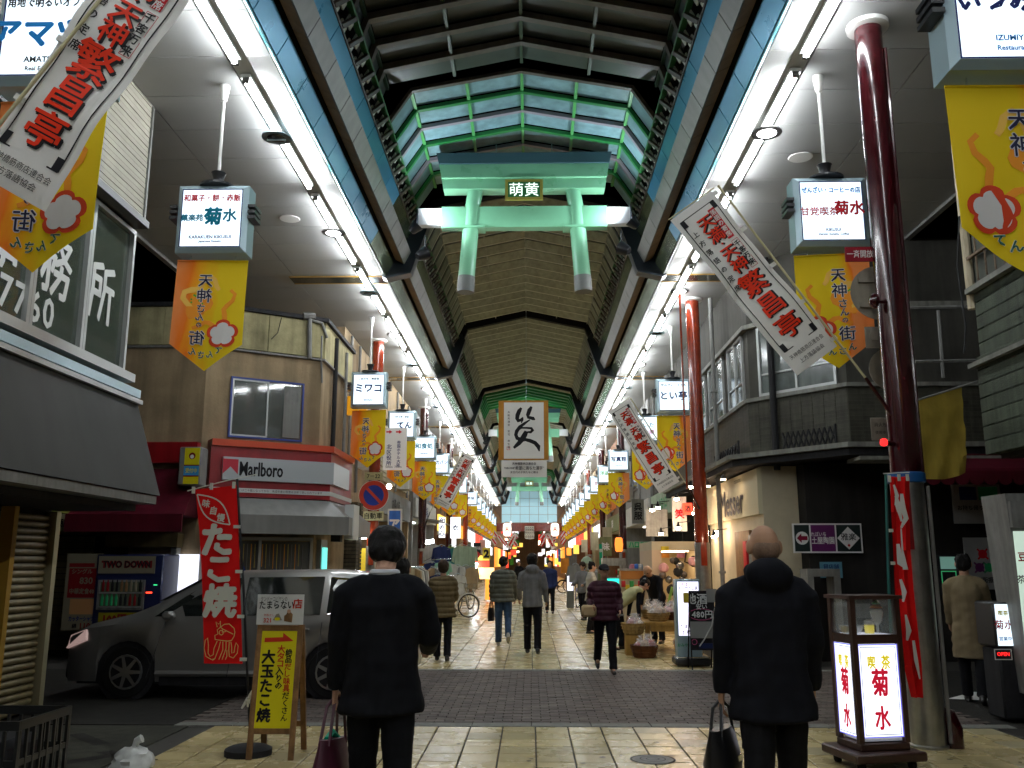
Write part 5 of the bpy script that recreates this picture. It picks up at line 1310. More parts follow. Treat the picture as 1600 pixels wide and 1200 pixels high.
# ---- right corner building with bay windows
def bld_c():
    P = [(4.05, 24.2), (4.05, 16.3), (5.3, 14.8), (9.6, 14.8)]
    P = P[::-1]; P = [(x, y) for x, y in P]      # right-hand side must face the street
    P = P[::-1]
    F = lambda o: [tuple(v) for v in offs(P, o)]
    # orientation check: offset must move toward the street (smaller x on the arcade side)
    s = 1 if offs(P, .1)[0].x < P[0][0] else -1
    t = thing('corner_building', (5.5, 17, 0), 'grey tiled corner building with bay windows and folded awning on the right', 'building')
    def bd(name, o0, o1, z0, z1, m, PP=None, **k):
        mb = MB(); PP = PP or P; a0, a1 = offs(PP, s * o0), offs(PP, s * o1)
        for i in range(len(PP) - 1):
            hexa(mb, [(*a0[i], z0), (*a0[i + 1], z0), (*a1[i + 1], z0), (*a1[i], z0)], [(*a0[i], z1), (*a0[i + 1], z1), (*a1[i + 1], z1), (*a1[i], z1)], m)
        return mb.build(name, t, smooth=False)
    MB().prism([*P, (9.6, 24.2)][::-1], 3.5, ZS, 'grey_wall').build('upper_wall', t, smooth=False)
    bd('tile_band', 0, .04, 3.55, 4.48, 'grey_tile'); 
    # tile courses
    mb = MB()
    a1 = offs(P, s * .041)
    for i in range(3):
        a, b = Vector(a1[i]), Vector(a1[i + 1]); d = (b - a).normalized(); T = frameT((*(b if i == 0 else b), 0), (-d.x, -d.y, 0), (0, 0, 1)) if False else None
        z = 3.56
        while z < 4.46:
            L = (b - a).length; x = 0; r = int(z * 20) % 2
            nn = Vector((d.y, -d.x)) * s
            while x < L - .02:
                w = min(.22, L - x); p = a + d * (x + .003); q = a + d * (x + w - .003)
                hexa(mb, [(*p, z), (*q, z), (*(q + nn * .006), z), (*(p + nn * .006), z)], [(*p, z + .056), (*q, z + .056), (*(q + nn * .006), z + .056), (*(p + nn * .006), z + .056)], 'grey_tile'); x += w
            z += .062
    mb.build('tile_courses', t, kind='stuff', smooth=False)
    bd('sill_course', .0, .10, 4.482, 4.55, 'stone_l'); bd('cornice', 0, .10, 5.86, 5.94, 'stone_l')
    # windows
    def win(i, f0, f1, z0, z1, nm='window', curtain=True):
        a, b = Vector(P[i]), Vector(P[i + 1]); p, q = a.lerp(b, f0), a.lerp(b, f1); d = (q - p).normalized(); nn = Vector((d.y, -d.x)) * s
        # x axis so that z points to the street
        T = frameT((*p, 0), (d.x, d.y, 0), (0, 0, 1)); fl = (T.to_3x3() @ Vector((0, 0, 1))).xy.dot(nn) < 0
        if fl: T = frameT((*q, 0), (-d.x, -d.y, 0), (0, 0, 1))
        L = (q - p).length
        w = MB().fbox(0, L, z0, z1, -.01, .05, .05, 'gframe', T).box(L / 2 - .02, L / 2 + .02, z0 + .051, z1 - .051, .0, .045, 'gframe', T).box(.051, L / 2 - .021, z0 + .38, z0 + .41, 0, .04, 'gframe', T).box(L / 2 + .021, L - .051, z0 + .38, z0 + .41, 0, .04, 'gframe', T).build(nm, t, smooth=False)
        for (x0, x1) in ((.052, L / 2 - .022), (L / 2 + .022, L - .052)):
            for (za, zb) in ((z0 + .052, z0 + .378), (z0 + .412, z1 - .052)): MB().box(x0, x1, za, zb, .006, .014, 'shop_glass2', T).build('pane', w, smooth=False)
        return w
    win(1, .12, .92, 4.56, 5.84); win(0, .80, .96, 4.56, 5.84); win(0, .55, .74, 4.56, 5.84); win(0, .3, .5, 4.56, 5.84)
    # piers
    for (x, y) in ((4.02, 16.25),): MB().tube([(4.33, 15.8, 3.2), (4.33, 15.8, ZS)], .06, 'mblack', 8).build('drain_pipe', t)
    # pent roof and lazy tongs of the folded awning
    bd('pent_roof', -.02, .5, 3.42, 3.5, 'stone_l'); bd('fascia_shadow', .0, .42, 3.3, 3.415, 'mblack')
    for (i, f, w) in ((0, .97, 2.2), (1, 1.0, 1.0)):
        a, b = Vector(P[i]), Vector(P[i + 1]); p = a.lerp(b, f); d = (b - a).normalized(); nn = Vector((d.y, -d.x)) * s; mb = MB(); p = p + nn * (.45 if i else .2)
        n = 10
        for j in range(n):
            for sg in (0, 1):
                x0, x1 = j * w / n, (j + 1) * w / n; za, zb = (3.5, 3.78) if sg else (3.78, 3.5)
                mb.tube([(*(p - d * x0), za), (*(p - d * x1), zb)], .016, 'mblack', 5)
        mb.tube([(*p, 3.45), (*p, 3.82)], .02, 'mblack', 5); mb.build('awning_arm', t)
    mb = MB(); mb.box(5.2, 9.6, 14.2, 14.79, 3.2, 3.26, 'stone_l').build('ledge', t, smooth=False)
    # ground floor: cream pier, name fascia, dark wall
    MB().box(4.1, 4.72, 16.0, 20.8, 0, 3.29, 'cream').build('cream_pier', t, smooth=False)
    MB().box(4.02, 4.099, 16.0, 20.8, 2.45, 3.25, 'cream_lit').build('name_fascia', t, smooth=False)
    T = frameT((4.015, 0, 0), (0, -1, 0), (0, 0, 1)); mb = MB(); mb.fat('Messer', -18.1, 2.80, .72, 'ink', T, .006, .02, .0, n=8, sx=1.0, maxw=2.5); mb.text('restaurant', -17.5, 3.17, .14, 'ink', T, .006, .0); mb.build('lettering', t, smooth=False)
    MB().box(4.73, 9.6, 15.6, 24, 0, 3.29, 'dark').build('dark_wall', t, smooth=False)
    MB().box(4.05, 4.098, 16.9, 18.1, 0, 2.2, 'wood').build('door', t, smooth=False); MB().box(4.0, 4.04, 17.0, 17.25, 1.3, 2.0, 'redink').box(4.0, 4.04, 16.5, 16.8, 1.1, 2.1, 'greyc').build('notice', t, smooth=False)
    for (y, z) in ((18.9, 2.2), (20.2, 2.1)): MB().lathe([(.03, -.05), (.05, 0), (.03, .05)], 'bulb', 10, None, (3.85, y, z)).build('wall_bulb', t)
    for y in (17.3, 18.8): 
        MB().tube([(4.0, y, 3.3), (3.75, y, 3.34), (3.7, y, 3.26)], .015, 'greym', 6).lathe([(.02, .04), (.07, -.04)], 'greym', 10, None, (3.7, y, 3.22)).build('gooseneck_lamp', t); MB().lathe([(.01, -.03), (.05, -.035)], 'bulb', 10, None, (3.7, y, 3.2)).build('lamp_bulb', t)
    # map sign on the dark wall
    Y = 15.55; q = lambda u, v: pxz(u, v, Y); T = frameT((0, Y, 0)); a, b = q(1237, 818), q(1348, 864)
    m = thing('guide_sign', ((a.x + b.x) / 2, Y, 2), 'wide black and purple guide sign with a red arrow on the dark wall', 'sign')
    MB().box(a.x, b.x, Y - .03, Y, b.y, a.y, 'ban_w').build('frame', m, smooth=False); T = frameT((0, Y - .03, 0)); mb = MB(); h = a.y - b.y; w = b.x - a.x; e = .025
    mb.rect(a.x + e, a.x + w * .25 - e / 2, b.y + e, a.y - e, 'sign_dk', T, .002).rect(a.x + w * .25 + e / 2, a.x + w * .61, b.y + e, a.y - e, 'purple', T, .002).rect(a.x + w * .61 + e, b.x - e, b.y + e, a.y - e, 'sign_dk', T, .002)
    cx, cy = a.x + w * .13, b.y + h * .5; mb.disc((cx, cy), .11, 'ban_w', T, 18, None, .004); mb.poly([(cx - .09, cy, .006), (cx - .01, cy - .08, .006), (cx - .01, cy - .035, .006), (cx + .09, cy - .035, .006), (cx + .09, cy + .035, .006), (cx - .01, cy + .035, .006), (cx - .01, cy + .08, .006)], 'maroon_ink', T)
    mb.text('れぼいち', a.x + w * .37, b.y + h * .63, .085, 'ban_w', T, .004, .01, maxw=.25); mb.text('土屋陶園', a.x + w * .43, b.y + h * .42, .13, 'ban_w', T, .004, .02, maxw=.38)
    cx = a.x + w * .80; mb.poly([(cx - .19, cy, .004), (cx, cy - .19, .004), (cx + .19, cy, .004), (cx, cy + .19, .004)], 'ban_w', T); mb.text('雅楽', cx, cy + .02, .13, 'ink', T, .007, .01); mb.poly([(cx - .025, cy - .12, .006), (cx, cy - .15, .006), (cx + .025, cy - .12, .006), (cx, cy - .095, .006)], 'redink', T); mb.build('lettering', m, smooth=False)
    a, b = q(1281, 878), q(1317, 903); o = MB().box(a.x, b.x, Y, Y + .02, b.y, a.y, 'skyblue_d'); o.text('貸店舗', (a.x + b.x) / 2, a.y - .08, .09, 'navy', frameT((0, Y, 0)), .002, .01).text('お問い合わせ', (a.x + b.x) / 2, a.y - .2, .05, 'navy', frameT((0, Y, 0)), .002, .0); tag(o.build('paper_notice', smooth=False), 'light blue paper notice pinned below the guide sign', 'notice')
    t2 = thing('concrete_counter', (5.0, 15.0, 0), 'pale angular counter frame behind the bald man', 'counter')
    a, b = at(1258, 889, 15.0), at(1312, 932, 15.0); MB().box(a.x, b.x, 14.9, 15.3, a.z - .12, a.z, 'concrete').build('top', t2, smooth=False); MB().box(b.x - .1, b.x, 14.9, 15.3, 0, a.z - .121, 'concrete').build('leg', t2, smooth=False); MB().box(a.x, a.x + .1, 14.9, 15.3, 0, a.z - .121, 'concrete').build('leg', t2, smooth=False)
    t2 = thing('folding_chair', (5.6, 14.9, 0), 'dark folding chair standing against the dark wall', 'chair'); x = 5.45
    MB().box(x - .2, x + .2, 14.8, 15.15, .44, .47, 'greym').build('seat', t2, smooth=False); MB().box(x - .2, x + .2, 15.15, 15.18, .72, .95, 'greym').build('backrest', t2, smooth=False)
    for sx in (-.19, .19): MB().tube([(x + sx, 14.82, 0), (x + sx, 15.17, .95)], .012, 'greym', 6).build('leg', t2); MB().tube([(x + sx, 15.15, 0), (x + sx, 14.85, .46)], .012, 'greym', 6).build('leg', t2)
    # right side of that face: scalloped awning, posters
    t = thing('scalloped_awning', (8, 14.3, 3), 'maroon scalloped awning with warm glow underneath at right', 'awning')
    mb = MB(); a = at(1440, 722, 13.9).x; b = at(1640, 722, 13.9).x; hexa(mb, [(a, 13.8, 2.98), (b, 13.8, 2.98), (b, 14.75, 3.0), (a, 14.75, 3.0)], [(a, 13.82, 3.02), (b, 13.82, 3.02), (b, 14.75, 3.5), (a, 14.75, 3.5)], 'maroon_cloth').build('cover', t, smooth=False)
    n = 9; mb = MB()
    for i in range(n):
        x0 = a + (b - a) * i / n; w = (b - a) / n; pts = [(x0, 2.98)] + [(x0 + w * .5 - w * .5 * math.cos(math.pi * j / 6), 2.86 - .1 * math.sin(math.pi * j / 6)) for j in range(7)] + [(x0 + w, 2.98)]
        T = frameT((0, 13.795, 0)); mb.prism(pts, 0, .012, 'maroon_cloth', T)
    mb.build('scallops', t, smooth=False)
    for i, x in enumerate((6.9, 7.35, 7.8)): MB().lathe([(.01, -.03), (.04, 0), (.01, .04)], 'amber_bulb', 10, None, (x, 14.0, 2.9)).build('bulb', t)
    for (u0, v0, u1, v1, lab, kind) in ((1486, 757, 1568, 818, 'white poster with dark picture strip under the maroon scalloped awning', 0), (1505, 840, 1575, 921, 'white poster with three flower shaped figures on the dark shop front', 1)):
        Y = 15.4; a, b = pxz(u0, v0, Y), pxz(u1, v1, Y); p = thing('poster', ((a.x + b.x) / 2, Y, 2), lab, 'poster'); MB().box(a.x, b.x, Y, Y + .03, b.y, a.y, 'poster_w').build('sheet', p, smooth=False); T = frameT((0, Y, 0)); mb = MB(); w = b.x - a.x; h = a.y - b.y
        if kind == 0:
            mb.rect(a.x + w * .15, a.x + w * .5, b.y + h * .6, a.y - .04, 'navy', T, .003).rect(a.x + w * .54, b.x - .05, b.y + h * .6, a.y - .04, 'green', T, .003).rect(a.x + w * .72, a.x + w * .9, b.y + h * .15, b.y + h * .5, 'green', T, .003); mb.text('お持ち帰り', a.x + w * .35, b.y + h * .4, .09, 'ink', T, .003, .01)
        else:
            for (fx, fy, m) in ((.45, .68, 'redink'), (.34, .42, 'purple'), (.58, .42, 'green')):
                mb.disc((a.x + w * fx, b.y + h * fy), .075, m, T, 12, None, .003); 
                for k in range(4): an = k * 1.57 + .8; mb.stroke([(a.x + w * fx, b.y + h * fy), (a.x + w * fx + .12 * math.cos(an), b.y + h * fy + .12 * math.sin(an))], .03, m, T, .0045)
            mb.text('商店街振興', a.x + w * .45, b.y + h * .18, .1, 'ink', T, .003, .02, maxw=w * .7)
        mb.build('print', p, smooth=False)
    Y = 15.3; a, b = pxz(1468, 868, Y), pxz(1497, 925, Y); p = thing('screen_unit', ((a.x + b.x) / 2, Y, 1.5), 'small green lit screen unit behind the man in the beige coat', 'screen')
    MB().box(a.x - .03, b.x + .05, Y, Y + .2, b.y - .05, a.y + .03, 'mblack').build('case', p, smooth=False); mb = MB().rect(a.x, b.x, a.y - .22, a.y - .02, 'screen_g', frameT((0, Y, 0)), .003); mb.frame(a.x, b.x, b.y, a.y - .25, .015, 'screen_gl', frameT((0, Y, 0)), .003).build('display', p, smooth=False)
M['grey_wall'] = mat('grey_render', (.055, .053, .045), .8, ns=1.5, na=.35, bump=.3); M['grey_tile'] = mat('olive_grey_tile', (.06, .058, .045), .5, ns=4, na=.3, isl=.2)
M['stone_l'] = mat('pale_stone', (.2, .2, .175), .7, ns=3, na=.3); M['shop_glass2'] = mat('upper_glass', (.13, .15, .14), .07, spec=1., ns=1.5, na=.4)
M['cream_lit'] = mat('cream_fascia', (.62, .56, .38), .6); M['bulb'] = glow('warm_bulb', (1, .74, .5), 110); M['amber_bulb'] = glow('amber_bulb', (1, .4, .05), 2.5); M['sign_dk'] = mat('sign_black_green', (.008, .018, .016), .4)
M['purple'] = mat('purple_print', (.10, .01, .09), .4); M['maroon_ink'] = mat('maroon_ink', (.2, .01, .03), .5); M['skyblue_d'] = mat('pale_blue_paper', (.1, .25, .32), .8); M['poster_w'] = mat('dull_white_poster', (.32, .33, .33), .7, ns=2, na=.15)
M['screen_g'] = glow('pale_green_screen', (.3, .6, .5), .22); M['screen_gl'] = glow('green_led_line', (.1, .8, .3), .22)
bld_c()

# ---- near right building with weathered siding
def bld_d():
    t = thing('sided_building', (5.6, 6, 0), 'near right building clad in weathered green-grey boards', 'building')
    MB().box(5.06, 10, -12, 9.7, 2.7, 5.6, 'dark').build('wall', t, smooth=False)
    z = 2.75; i = 0
    while z < 4.55:
        x = 4.98 - (.05 if z < 3.75 else 0)
        MB().bbox(x, 5.058, 1, 9.76, z, z + .145, 'old_board', .006).build('board', t, smooth=False)
        MB().box(5.06, 6.6, 9.702, 9.78, z, z + .145, 'old_board').build('board', t, smooth=False); z += .155; i += 1
    MB().box(4.9, 5.058, 1, 9.8, 4.56, 4.62, 'stone_l').build('ledge', t, smooth=False); MB().box(4.86, 4.92, 1, 9.82, 3.71, 3.76, 'stone_l').build('ledge', t, smooth=False)
    # barred window above
    w = MB().box(5.0, 5.058, 7.0, 9.72, 4.63, 5.6, 'tin').build('window', t, smooth=False)
    for i in range(14): MB().tube([(4.95, 7.1 + i * .19, 4.66), (4.95, 7.1 + i * .19, 5.55)], .012, 'rust', 6).build('bar', w)
    MB().box(4.93, 4.97, 7.0, 9.75, 4.95, 4.98, 'rust').box(4.93, 4.97, 7.0, 9.75, 5.35, 5.38, 'rust').build('rail', w, smooth=False)
    MB().tube([(4.98, 9.82, 4.4), (4.98, 9.82, 6.4)], .05, 'cream', 8).build('post', t)
    MB().tube([(4.93, 9.8, 5.5), (4.86, 9.82, 4.9), (4.9, 9.85, 4.2), (4.85, 9.85, 3.9)], .01, 'mblack', 5).build('cable', t)
    # steel sub frame in the black gap between the buildings
    t = thing('steel_frame', (6, 13, 0), 'thin dark steel frame in the black gap on the right', 'frame')
    a = at(1420, 481, 13); b = at(1520, 481, 13); 
    for (p, q) in (((1420, 481), (1530, 479)), ((1466, 485), (1474, 590)), ((1430, 565), (1530, 563))): MB().tube([at(*p, 13), at(*q, 13)], .025, 'greym', 5).build('bar', t)
    # yellow cloth
    Y = 9.9; cs = [(1430, 627), (1503, 603), (1511, 738), (1443, 747)]; c = [at(u, v, Y) for u, v in cs]; vs = []; n = 10
    for i in range(n + 1):
        for j in range(n + 1):
            p = (c[0].lerp(c[1], i / n)).lerp(c[3].lerp(c[2], i / n), j / n); p.y += .03 * math.sin(i * 1.3 + j * .7) * (j / n) + .015 * math.sin(j * 2.1); p.z += -.04 * math.sin(math.pi * i / n) * (j / n); vs.append(tuple(p))
    t = thing('yellow_cloth', tuple(c[0]), 'dull yellow cloth hanging beside the maroon pole on the right', 'cloth'); mb = MB(); fs = [(i * (n + 1) + j, i * (n + 1) + j + 1, (i + 1) * (n + 1) + j + 1, (i + 1) * (n + 1) + j) for i in range(n) for j in range(n)]
    mb.add(vs, fs, 'yel_cloth').add([(a, b + .005, c_) for a, b, c_ in vs], [f[::-1] for f in fs], 'yel_cloth').build('cloth', t); MB().tube([c[0] + Vector((-.15, 0, -.04)), c[1] + Vector((.2, 0, .06))], .012, 'greym', 6).build('rod', t)
    # maroon standpipe
    p = ground(1492, 1168); g = MB().tube([(p.x - .26, p.y + .1, .28), (p.x - .12, p.y + .05, .29), (p.x - .03, p.y, .25), (p.x, p.y, .16), (p.x, p.y, 0)], [.075, .075, .078, .08, .08], 'maroon', 14); g.build('bent_pipe', label='maroon bent pipe stub on the ground right of the pole', cat='pipe')
    # lit column sign at right edge and small shop lantern
    Y = 9.4; a, b = at(1570, 771, Y), at(1640, 1000, Y)
    t = thing('lit_display_case', (a.x + .2, Y, 0), 'tall pale green lit display case cut by the right edge', 'display case')
    mb = MB(); hexa(mb, [(a.x + .1, Y, .3), (a.x + .9, Y, .3), (a.x + .9, Y + .5, .3), (a.x + .1, Y + .5, .3)], [(a.x, Y, a.z), (a.x + .9, Y, a.z), (a.x + .9, Y + .5, a.z), (a.x, Y + .5, a.z)], 'greym').build('cabinet', t, smooth=False)
    c, d = at(1583, 830, Y - .01), at(1640, 1000, Y - .01); MB().box(c.x, d.x, Y - .02, Y - .003, d.z, c.z, 'pale_lit').build('lit_panel', t, smooth=False)
    c, d = at(1575, 783, Y - .01), at(1640, 824, Y - .01); MB().box(c.x, d.x, Y - .05, Y - .003, d.z, c.z, 'greym').build('header', t, smooth=False)
    mb = MB(); T = frameT((0, Y - .02, 0)); p = pxz(1596, 870, Y); mb.text('豆', p.x, p.y, .1, 'redink', T, .003, .03); p = pxz(1594, 905, Y); mb.text('茶', p.x, p.y, .09, 'ink', T, .003, .01); mb.build('lettering', t, smooth=False)
    Y = 9.7; a, b = at(1550, 944, Y), at(1584, 1009, Y)
    t = thing('shop_lantern', (a.x + .2, Y, 0), 'small lit lantern sign with red 菊水 on a black stand at the right edge', 'lantern sign')
    MB().rbox(a.x, a.x + .62, Y, Y + .4, b.z - .02, a.z + .02, 'black', .02).build('case', t); T = frameT((0, Y, 0)); mb = MB().rect(a.x + .02, b.x, b.z, a.z, 'box_lit', T, .004).rect(b.x + .02, b.x + .3, b.z, a.z, 'box_lit', T, .004).build('lit_face', t, smooth=False)
    mb = MB(); cx = (a.x + b.x) / 2 + .01; mb.text('喫茶', cx, a.z - .09, .055, 'yellow', T, .007, .03); mb.text('菊水', cx, (a.z + b.z) / 2, .10, 'redink', T, .007, .02); mb.text('営業中', cx, b.z + .07, .045, 'blueink', T, .007, .02); mb.build('lettering', t, smooth=False)
    MB().rbox(a.x + .03, a.x + .6, Y + .02, Y + .38, .03, b.z - .03, 'mblack', .02).build('stand', t); p = at(1558, 1022, Y); mb = MB().rect(p.x - .02, p.x + .16, p.z - .06, p.z + .05, 'ban_w', frameT((0, Y + .02, 0)), .003).rect(p.x - .01, p.x + .15, p.z - .05, p.z + .04, 'mblack', frameT((0, Y + .02, 0)), .005); mb.text('OPEN', p.x + .07, p.z, .05, 'redlamp', frameT((0, Y + .02, 0)), .007, .02); mb.build('plate', t, smooth=False)
M['old_board'] = mat('weathered_board', (.07, .085, .06), .75, ns=3, na=.45, rnd=.2, bump=.4); M['tin'] = mat('old_tin', (.07, .075, .06), .7, ns=4, na=.4); M['rust'] = mat('rusty_bar', (.18, .13, .09), .8, ns=10, na=.4)
M['yel_cloth'] = mat('dull_yellow_cloth', (.26, .19, .03), .85, ns=2, na=.25, bump=.2); M['pale_lit'] = glow('pale_green_lit', (.75, .95, .8), .5)
bld_d()

# ---- tea shop showcase
def showcase():
    p = ground(1353, 1178); X, Y = p.x - .09, 7.75; 
    t = thing('tea_shop_showcase', (X, Y, 0), 'dark wood lit showcase with red 菊水 characters and parfait samples on top', 'showcase')
    A_ = math.atan2(.12, 1); RZ = Matrix.Translation((X, Y, 0)) @ Matrix.Rotation(R(12), 4, 'Z')
    w, d = .2, .155
    MB().rbox(-w - .12, w + .1, -d - .12, d + .1, .07, .14, 'brownwood', .012, RZ).rbox(-w - .02, w + .02, -d - .02, d + .02, .141, .2, 'brownwood', .008, RZ).build('base', t)
    for sx in (-1, 1):
        for sy in (-1, 1): MB().tube([RZ @ Vector((sx * (w + .02) - .02, sy * (d + .02), .035)), RZ @ Vector((sx * (w + .02) + .02, sy * (d + .02), .035))], .035, 'rubber', 10).build('caster', t)
    z0, z1, z2 = .2, 1.02, 1.31
    for sx in (-1, 1):
        for sy in (-1, 1): MB().box(sx * w - .022, sx * w + .022, sy * d - .022, sy * d + .022, z0, z2, 'brownwood', RZ).build('post', t, smooth=False)
    MB().box(-w + .023, w - .023, -d - .018, -d + .018, z1 - .06, z1 + .01, 'brownwood', RZ).box(-w + .023, w - .023, d - .018, d + .018, z1 - .06, z1 + .01, 'brownwood', RZ).box(-w - .018, -w + .018, -d + .023, d - .023, z1 - .06, z1 + .01, 'brownwood', RZ).box(w - .018, w + .018, -d + .023, d - .023, z1 - .06, z1 + .01, 'brownwood', RZ).build('rail', t, smooth=False)
    MB().box(-w - .04, w + .04, -d - .04, d + .04, z2 + .001, z2 + .03, 'brownwood', RZ).build('top', t, smooth=False)
    MB().box(-w + .03, w - .03, -d + .01, d - .03, z0 + .01, z1 - .061, 'inner_w', RZ).build('light_box', t, smooth=False)
    for (T, ww) in ((RZ @ frameT((0, -d - .005, 0)), w - .024), (RZ @ frameT((-w - .005, 0, 0), (0, -1, 0), (0, 0, 1)), d - .024)):
        zz0, zz1 = z0 + .04, z1 - .065
        f = MB().box(-ww, ww, zz0, zz1, 0, .004, 'case_lit', T).build('lit_panel', t, smooth=False)
        mb = MB().frame(-ww + .018, ww - .018, zz0 + .02, zz1 - .02, .005, 'navy', T, .006).frame(-ww, ww, zz0, zz1, .008, 'blue_glow', T, .006); k = ww / .25
        mb.text('喫', -.09 * k, zz1 - .14, .105, 'yellow', T, .006, .03, sx=k); mb.text('茶', .09 * k, zz1 - .14, .115, 'yellow', T, .006, .03, sx=k)
        mb.fat('菊', 0, zz0 + .42, .22, 'case_red', T, .006, .02, .02, n=5, sx=k); mb.fat('水', 0.0, zz0 + .15, .19, 'case_red', T, .006, .02, .02, n=5, sx=k); mb.build('lettering', t, smooth=False)
    for (a, b, c, e) in ((-w + .025, w - .025, -d - .004, -d + .0), (-w + .025, w - .025, d, d + .004), (-w - .004, -w, -d + .025, d - .025), (w, w + .004, -d + .025, d - .025)): MB().box(a, b, c, e, z1 + .012, z2 - .002, 'pane', RZ).build('glass_pane', t, smooth=False)
    MB().box(-w + .03, w - .03, -d + .03, d - .03, z1 - .058, z1 + .008, 'case_floor', RZ).build('shelf', t, smooth=False)
    # samples
    def smp(nm, x, y, lab, parts, cat='food sample'):
        o = thing(nm, tuple(RZ @ Vector((x, y, z1 + .01))), lab, cat)
        for (n_, prof, m) in parts: MB().lathe(prof, m, 14, None, tuple(RZ @ Vector((x, y, z1 + .0095)))).build(n_, o)
        return o
    smp('parfait', .12, .0, 'tall glass parfait sample with fruit on top, right in the showcase', [('glass', [(.04, 0), (.012, .01), (.012, .06), (.045, .1), (.055, .19)], 'clear2'), ('cream', [(.04, .12), (.05, .17), (.04, .195), (.01, .2)], 'ban_w'), ('fruit', [(.01, .19), (.05, .205), (.035, .225), (.0, .24)], 'orange'), ('leaf', [(.01, .225), (.035, .24), (.0, .265)], 'greenink')])
    rr = random.Random(2)
    for k in range(1): pass
    smp('beer_mug', .02, -.04, 'small glass with yellow drink and white foam in the showcase', [('glass', [(.04, 0), (.042, .1)], 'clear2'), ('drink', [(.036, .005), (.038, .07)], 'yellow'), ('foam', [(.038, .07), (.04, .1), (.02, .115)], 'ban_w')])
    smp('glass_bowl', -.09, -.02, 'low clear glass bowl in the middle of the showcase', [('bowl', [(.03, 0), (.05, .03), (.065, .07)], 'clear2'), ('filling', [(.03, .02), (.045, .05), (.01, .06)], 'ban_w')])
    smp('glass_bowl', -.2, -.05, 'low glass bowl with amber filling at the left of the showcase', [('bowl', [(.03, 0), (.045, .03), (.055, .07)], 'clear2'), ('filling', [(.03, .02), (.04, .05), (.01, .055)], 'gold')])
M['brownwood'] = mat('dark_brown_wood', (.045, .018, .012), .45, ns=10, na=.3); M['case_lit'] = glow('showcase_lit_panel', (.86, .90, 1), 1.25); M['case_red'] = mat('showcase_red', (.55, .0, .02), .5, em=(.9, .02, .06), es=.35)
M['blue_glow'] = mat('blue_edge', (.05, .05, .6), .4, em=(.2, .2, 1), es=.7); M['inner_w'] = mat('inner_white', (.6, .6, .6), .6); M['case_floor'] = glow('case_floor_lit', (.8, .85, 1), .5); M['clear2'] = mat('sample_glass', (.75, .78, .78), .08, alpha=.35, spec=1.)
M['yellow'] = mat('yellow_ink_lit', (.75, .6, .01), .5, em=(.8, .68, .02), es=.5)
showcase()
def red_flag_right():
    Y = 8.15; t = thing('red_nobori', (at(1390, 800, Y).x, Y, 0), 'red and white upright banner wrapped round the foot of the maroon pole', 'banner')
    rows = [(745, 1390, 1423), (800, 1391, 1423), (860, 1394, 1424), (920, 1397, 1427), (980, 1404, 1432), (1040, 1414, 1438), (1090, 1426, 1441)]; vs = []; nx = 6
    for (v, u0, u1) in rows:
        for i in range(nx + 1): p = at(u0 + (u1 - u0) * i / nx, v, Y); vs.append((p.x, Y + .03 * math.sin(i * 1.7 + v * .013), p.z))
    mb = MB(); fs = [(j * (nx + 1) + i, (j + 1) * (nx + 1) + i, (j + 1) * (nx + 1) + i + 1, j * (nx + 1) + i + 1) for j in range(6) for i in range(nx)]
    mb.add(vs, fs, 'nobori_red').add([(a, b + .004, c) for a, b, c in vs], [f[::-1] for f in fs], 'nobori_red').build('cloth', t)
    T = frameT((0, Y - .034, 0)); mb = MB(); cnt = [0]
    def S(pts, w): cnt[0] += 1; mb.stroke([pxz(u, v, Y) for u, v in pts], [k * Y / FPX for k in w], 'ban_w', T, .004 + .0006 * cnt[0])
    S([(1394, 758), (1399, 775), (1396, 790)], [3, 6, 2]); S([(1406, 772), (1408, 795), (1413, 810), (1405, 825)], [5, 9, 8, 3]); S([(1397, 775), (1404, 800), (1400, 790), (1406, 815)], [4, 10, 8, 3]); S([(1405, 826), (1407, 860), (1412, 890), (1408, 870)], [2, 3, 8, 6]); S([(1400, 850), (1404, 880), (1411, 886)], [5, 10, 4]); S([(1404, 905), (1410, 925), (1408, 940)], [4, 8, 3])
    S([(1412, 960), (1417, 985), (1414, 1000)], [3, 8, 3]); S([(1424, 1000), (1428, 1030), (1434, 1060)], [4, 6, 2]); mb.build('print', t, smooth=False)
    MB().tube([at(1384, 740, Y), at(1388, 900, Y), (at(1394, 1100, Y).x, Y, .02)], .013, 'teal_pole', 8).build('pole', t)
    MB().tube([at(1380, 740, Y - .01), at(1421, 738, Y - .01)], .005, 'nob_w', 6).build('crossbar', t)
    for (u, v) in ((1387, 747), (1402, 745), (1415, 745)): p = at(u, v, Y); MB().box(p.x - .012, p.x + .012, Y - .045, Y - .03, p.z - .04, p.z + .02, 'nob_w').build('tab', t, smooth=False)
    for (u, v) in ((1392, 829), (1395, 880)): p = at(u, v, Y); MB().box(p.x - .025, p.x + .01, Y - .03, Y - .014, p.z - .014, p.z + .014, 'nob_w').build('tab', t, smooth=False)
    MB().lathe([(.16, 0), (.16, .05), (.1, .07), (.02, .1)], 'mblack', 12, None, (at(1394, 1100, Y).x, Y, 0)).build('base', t)
M['teal_pole'] = mat('teal_pole', (.01, .1, .09), .4)
red_flag_right()
p = ground(1020, 1187)
t = thing('manhole_cover', (p.x, p.y, 0), 'small round metal manhole cover in the tiled pavement', 'manhole cover')
mb = MB().lathe([(.17, -.004), (.17, .004), (.15, .006)], 'greym', 28, None, (p.x, p.y, 0)); mb.ring((p.x, p.y), .10, .108, 'mblack', None, 24, .0075); mb.ring((p.x, p.y), .05, .056, 'mblack', None, 18, .0075); mb.build('lid', t)
MB().ring((p.x, p.y), .172, .19, 'grout', None, 28, .003).build('rim', t, smooth=False)
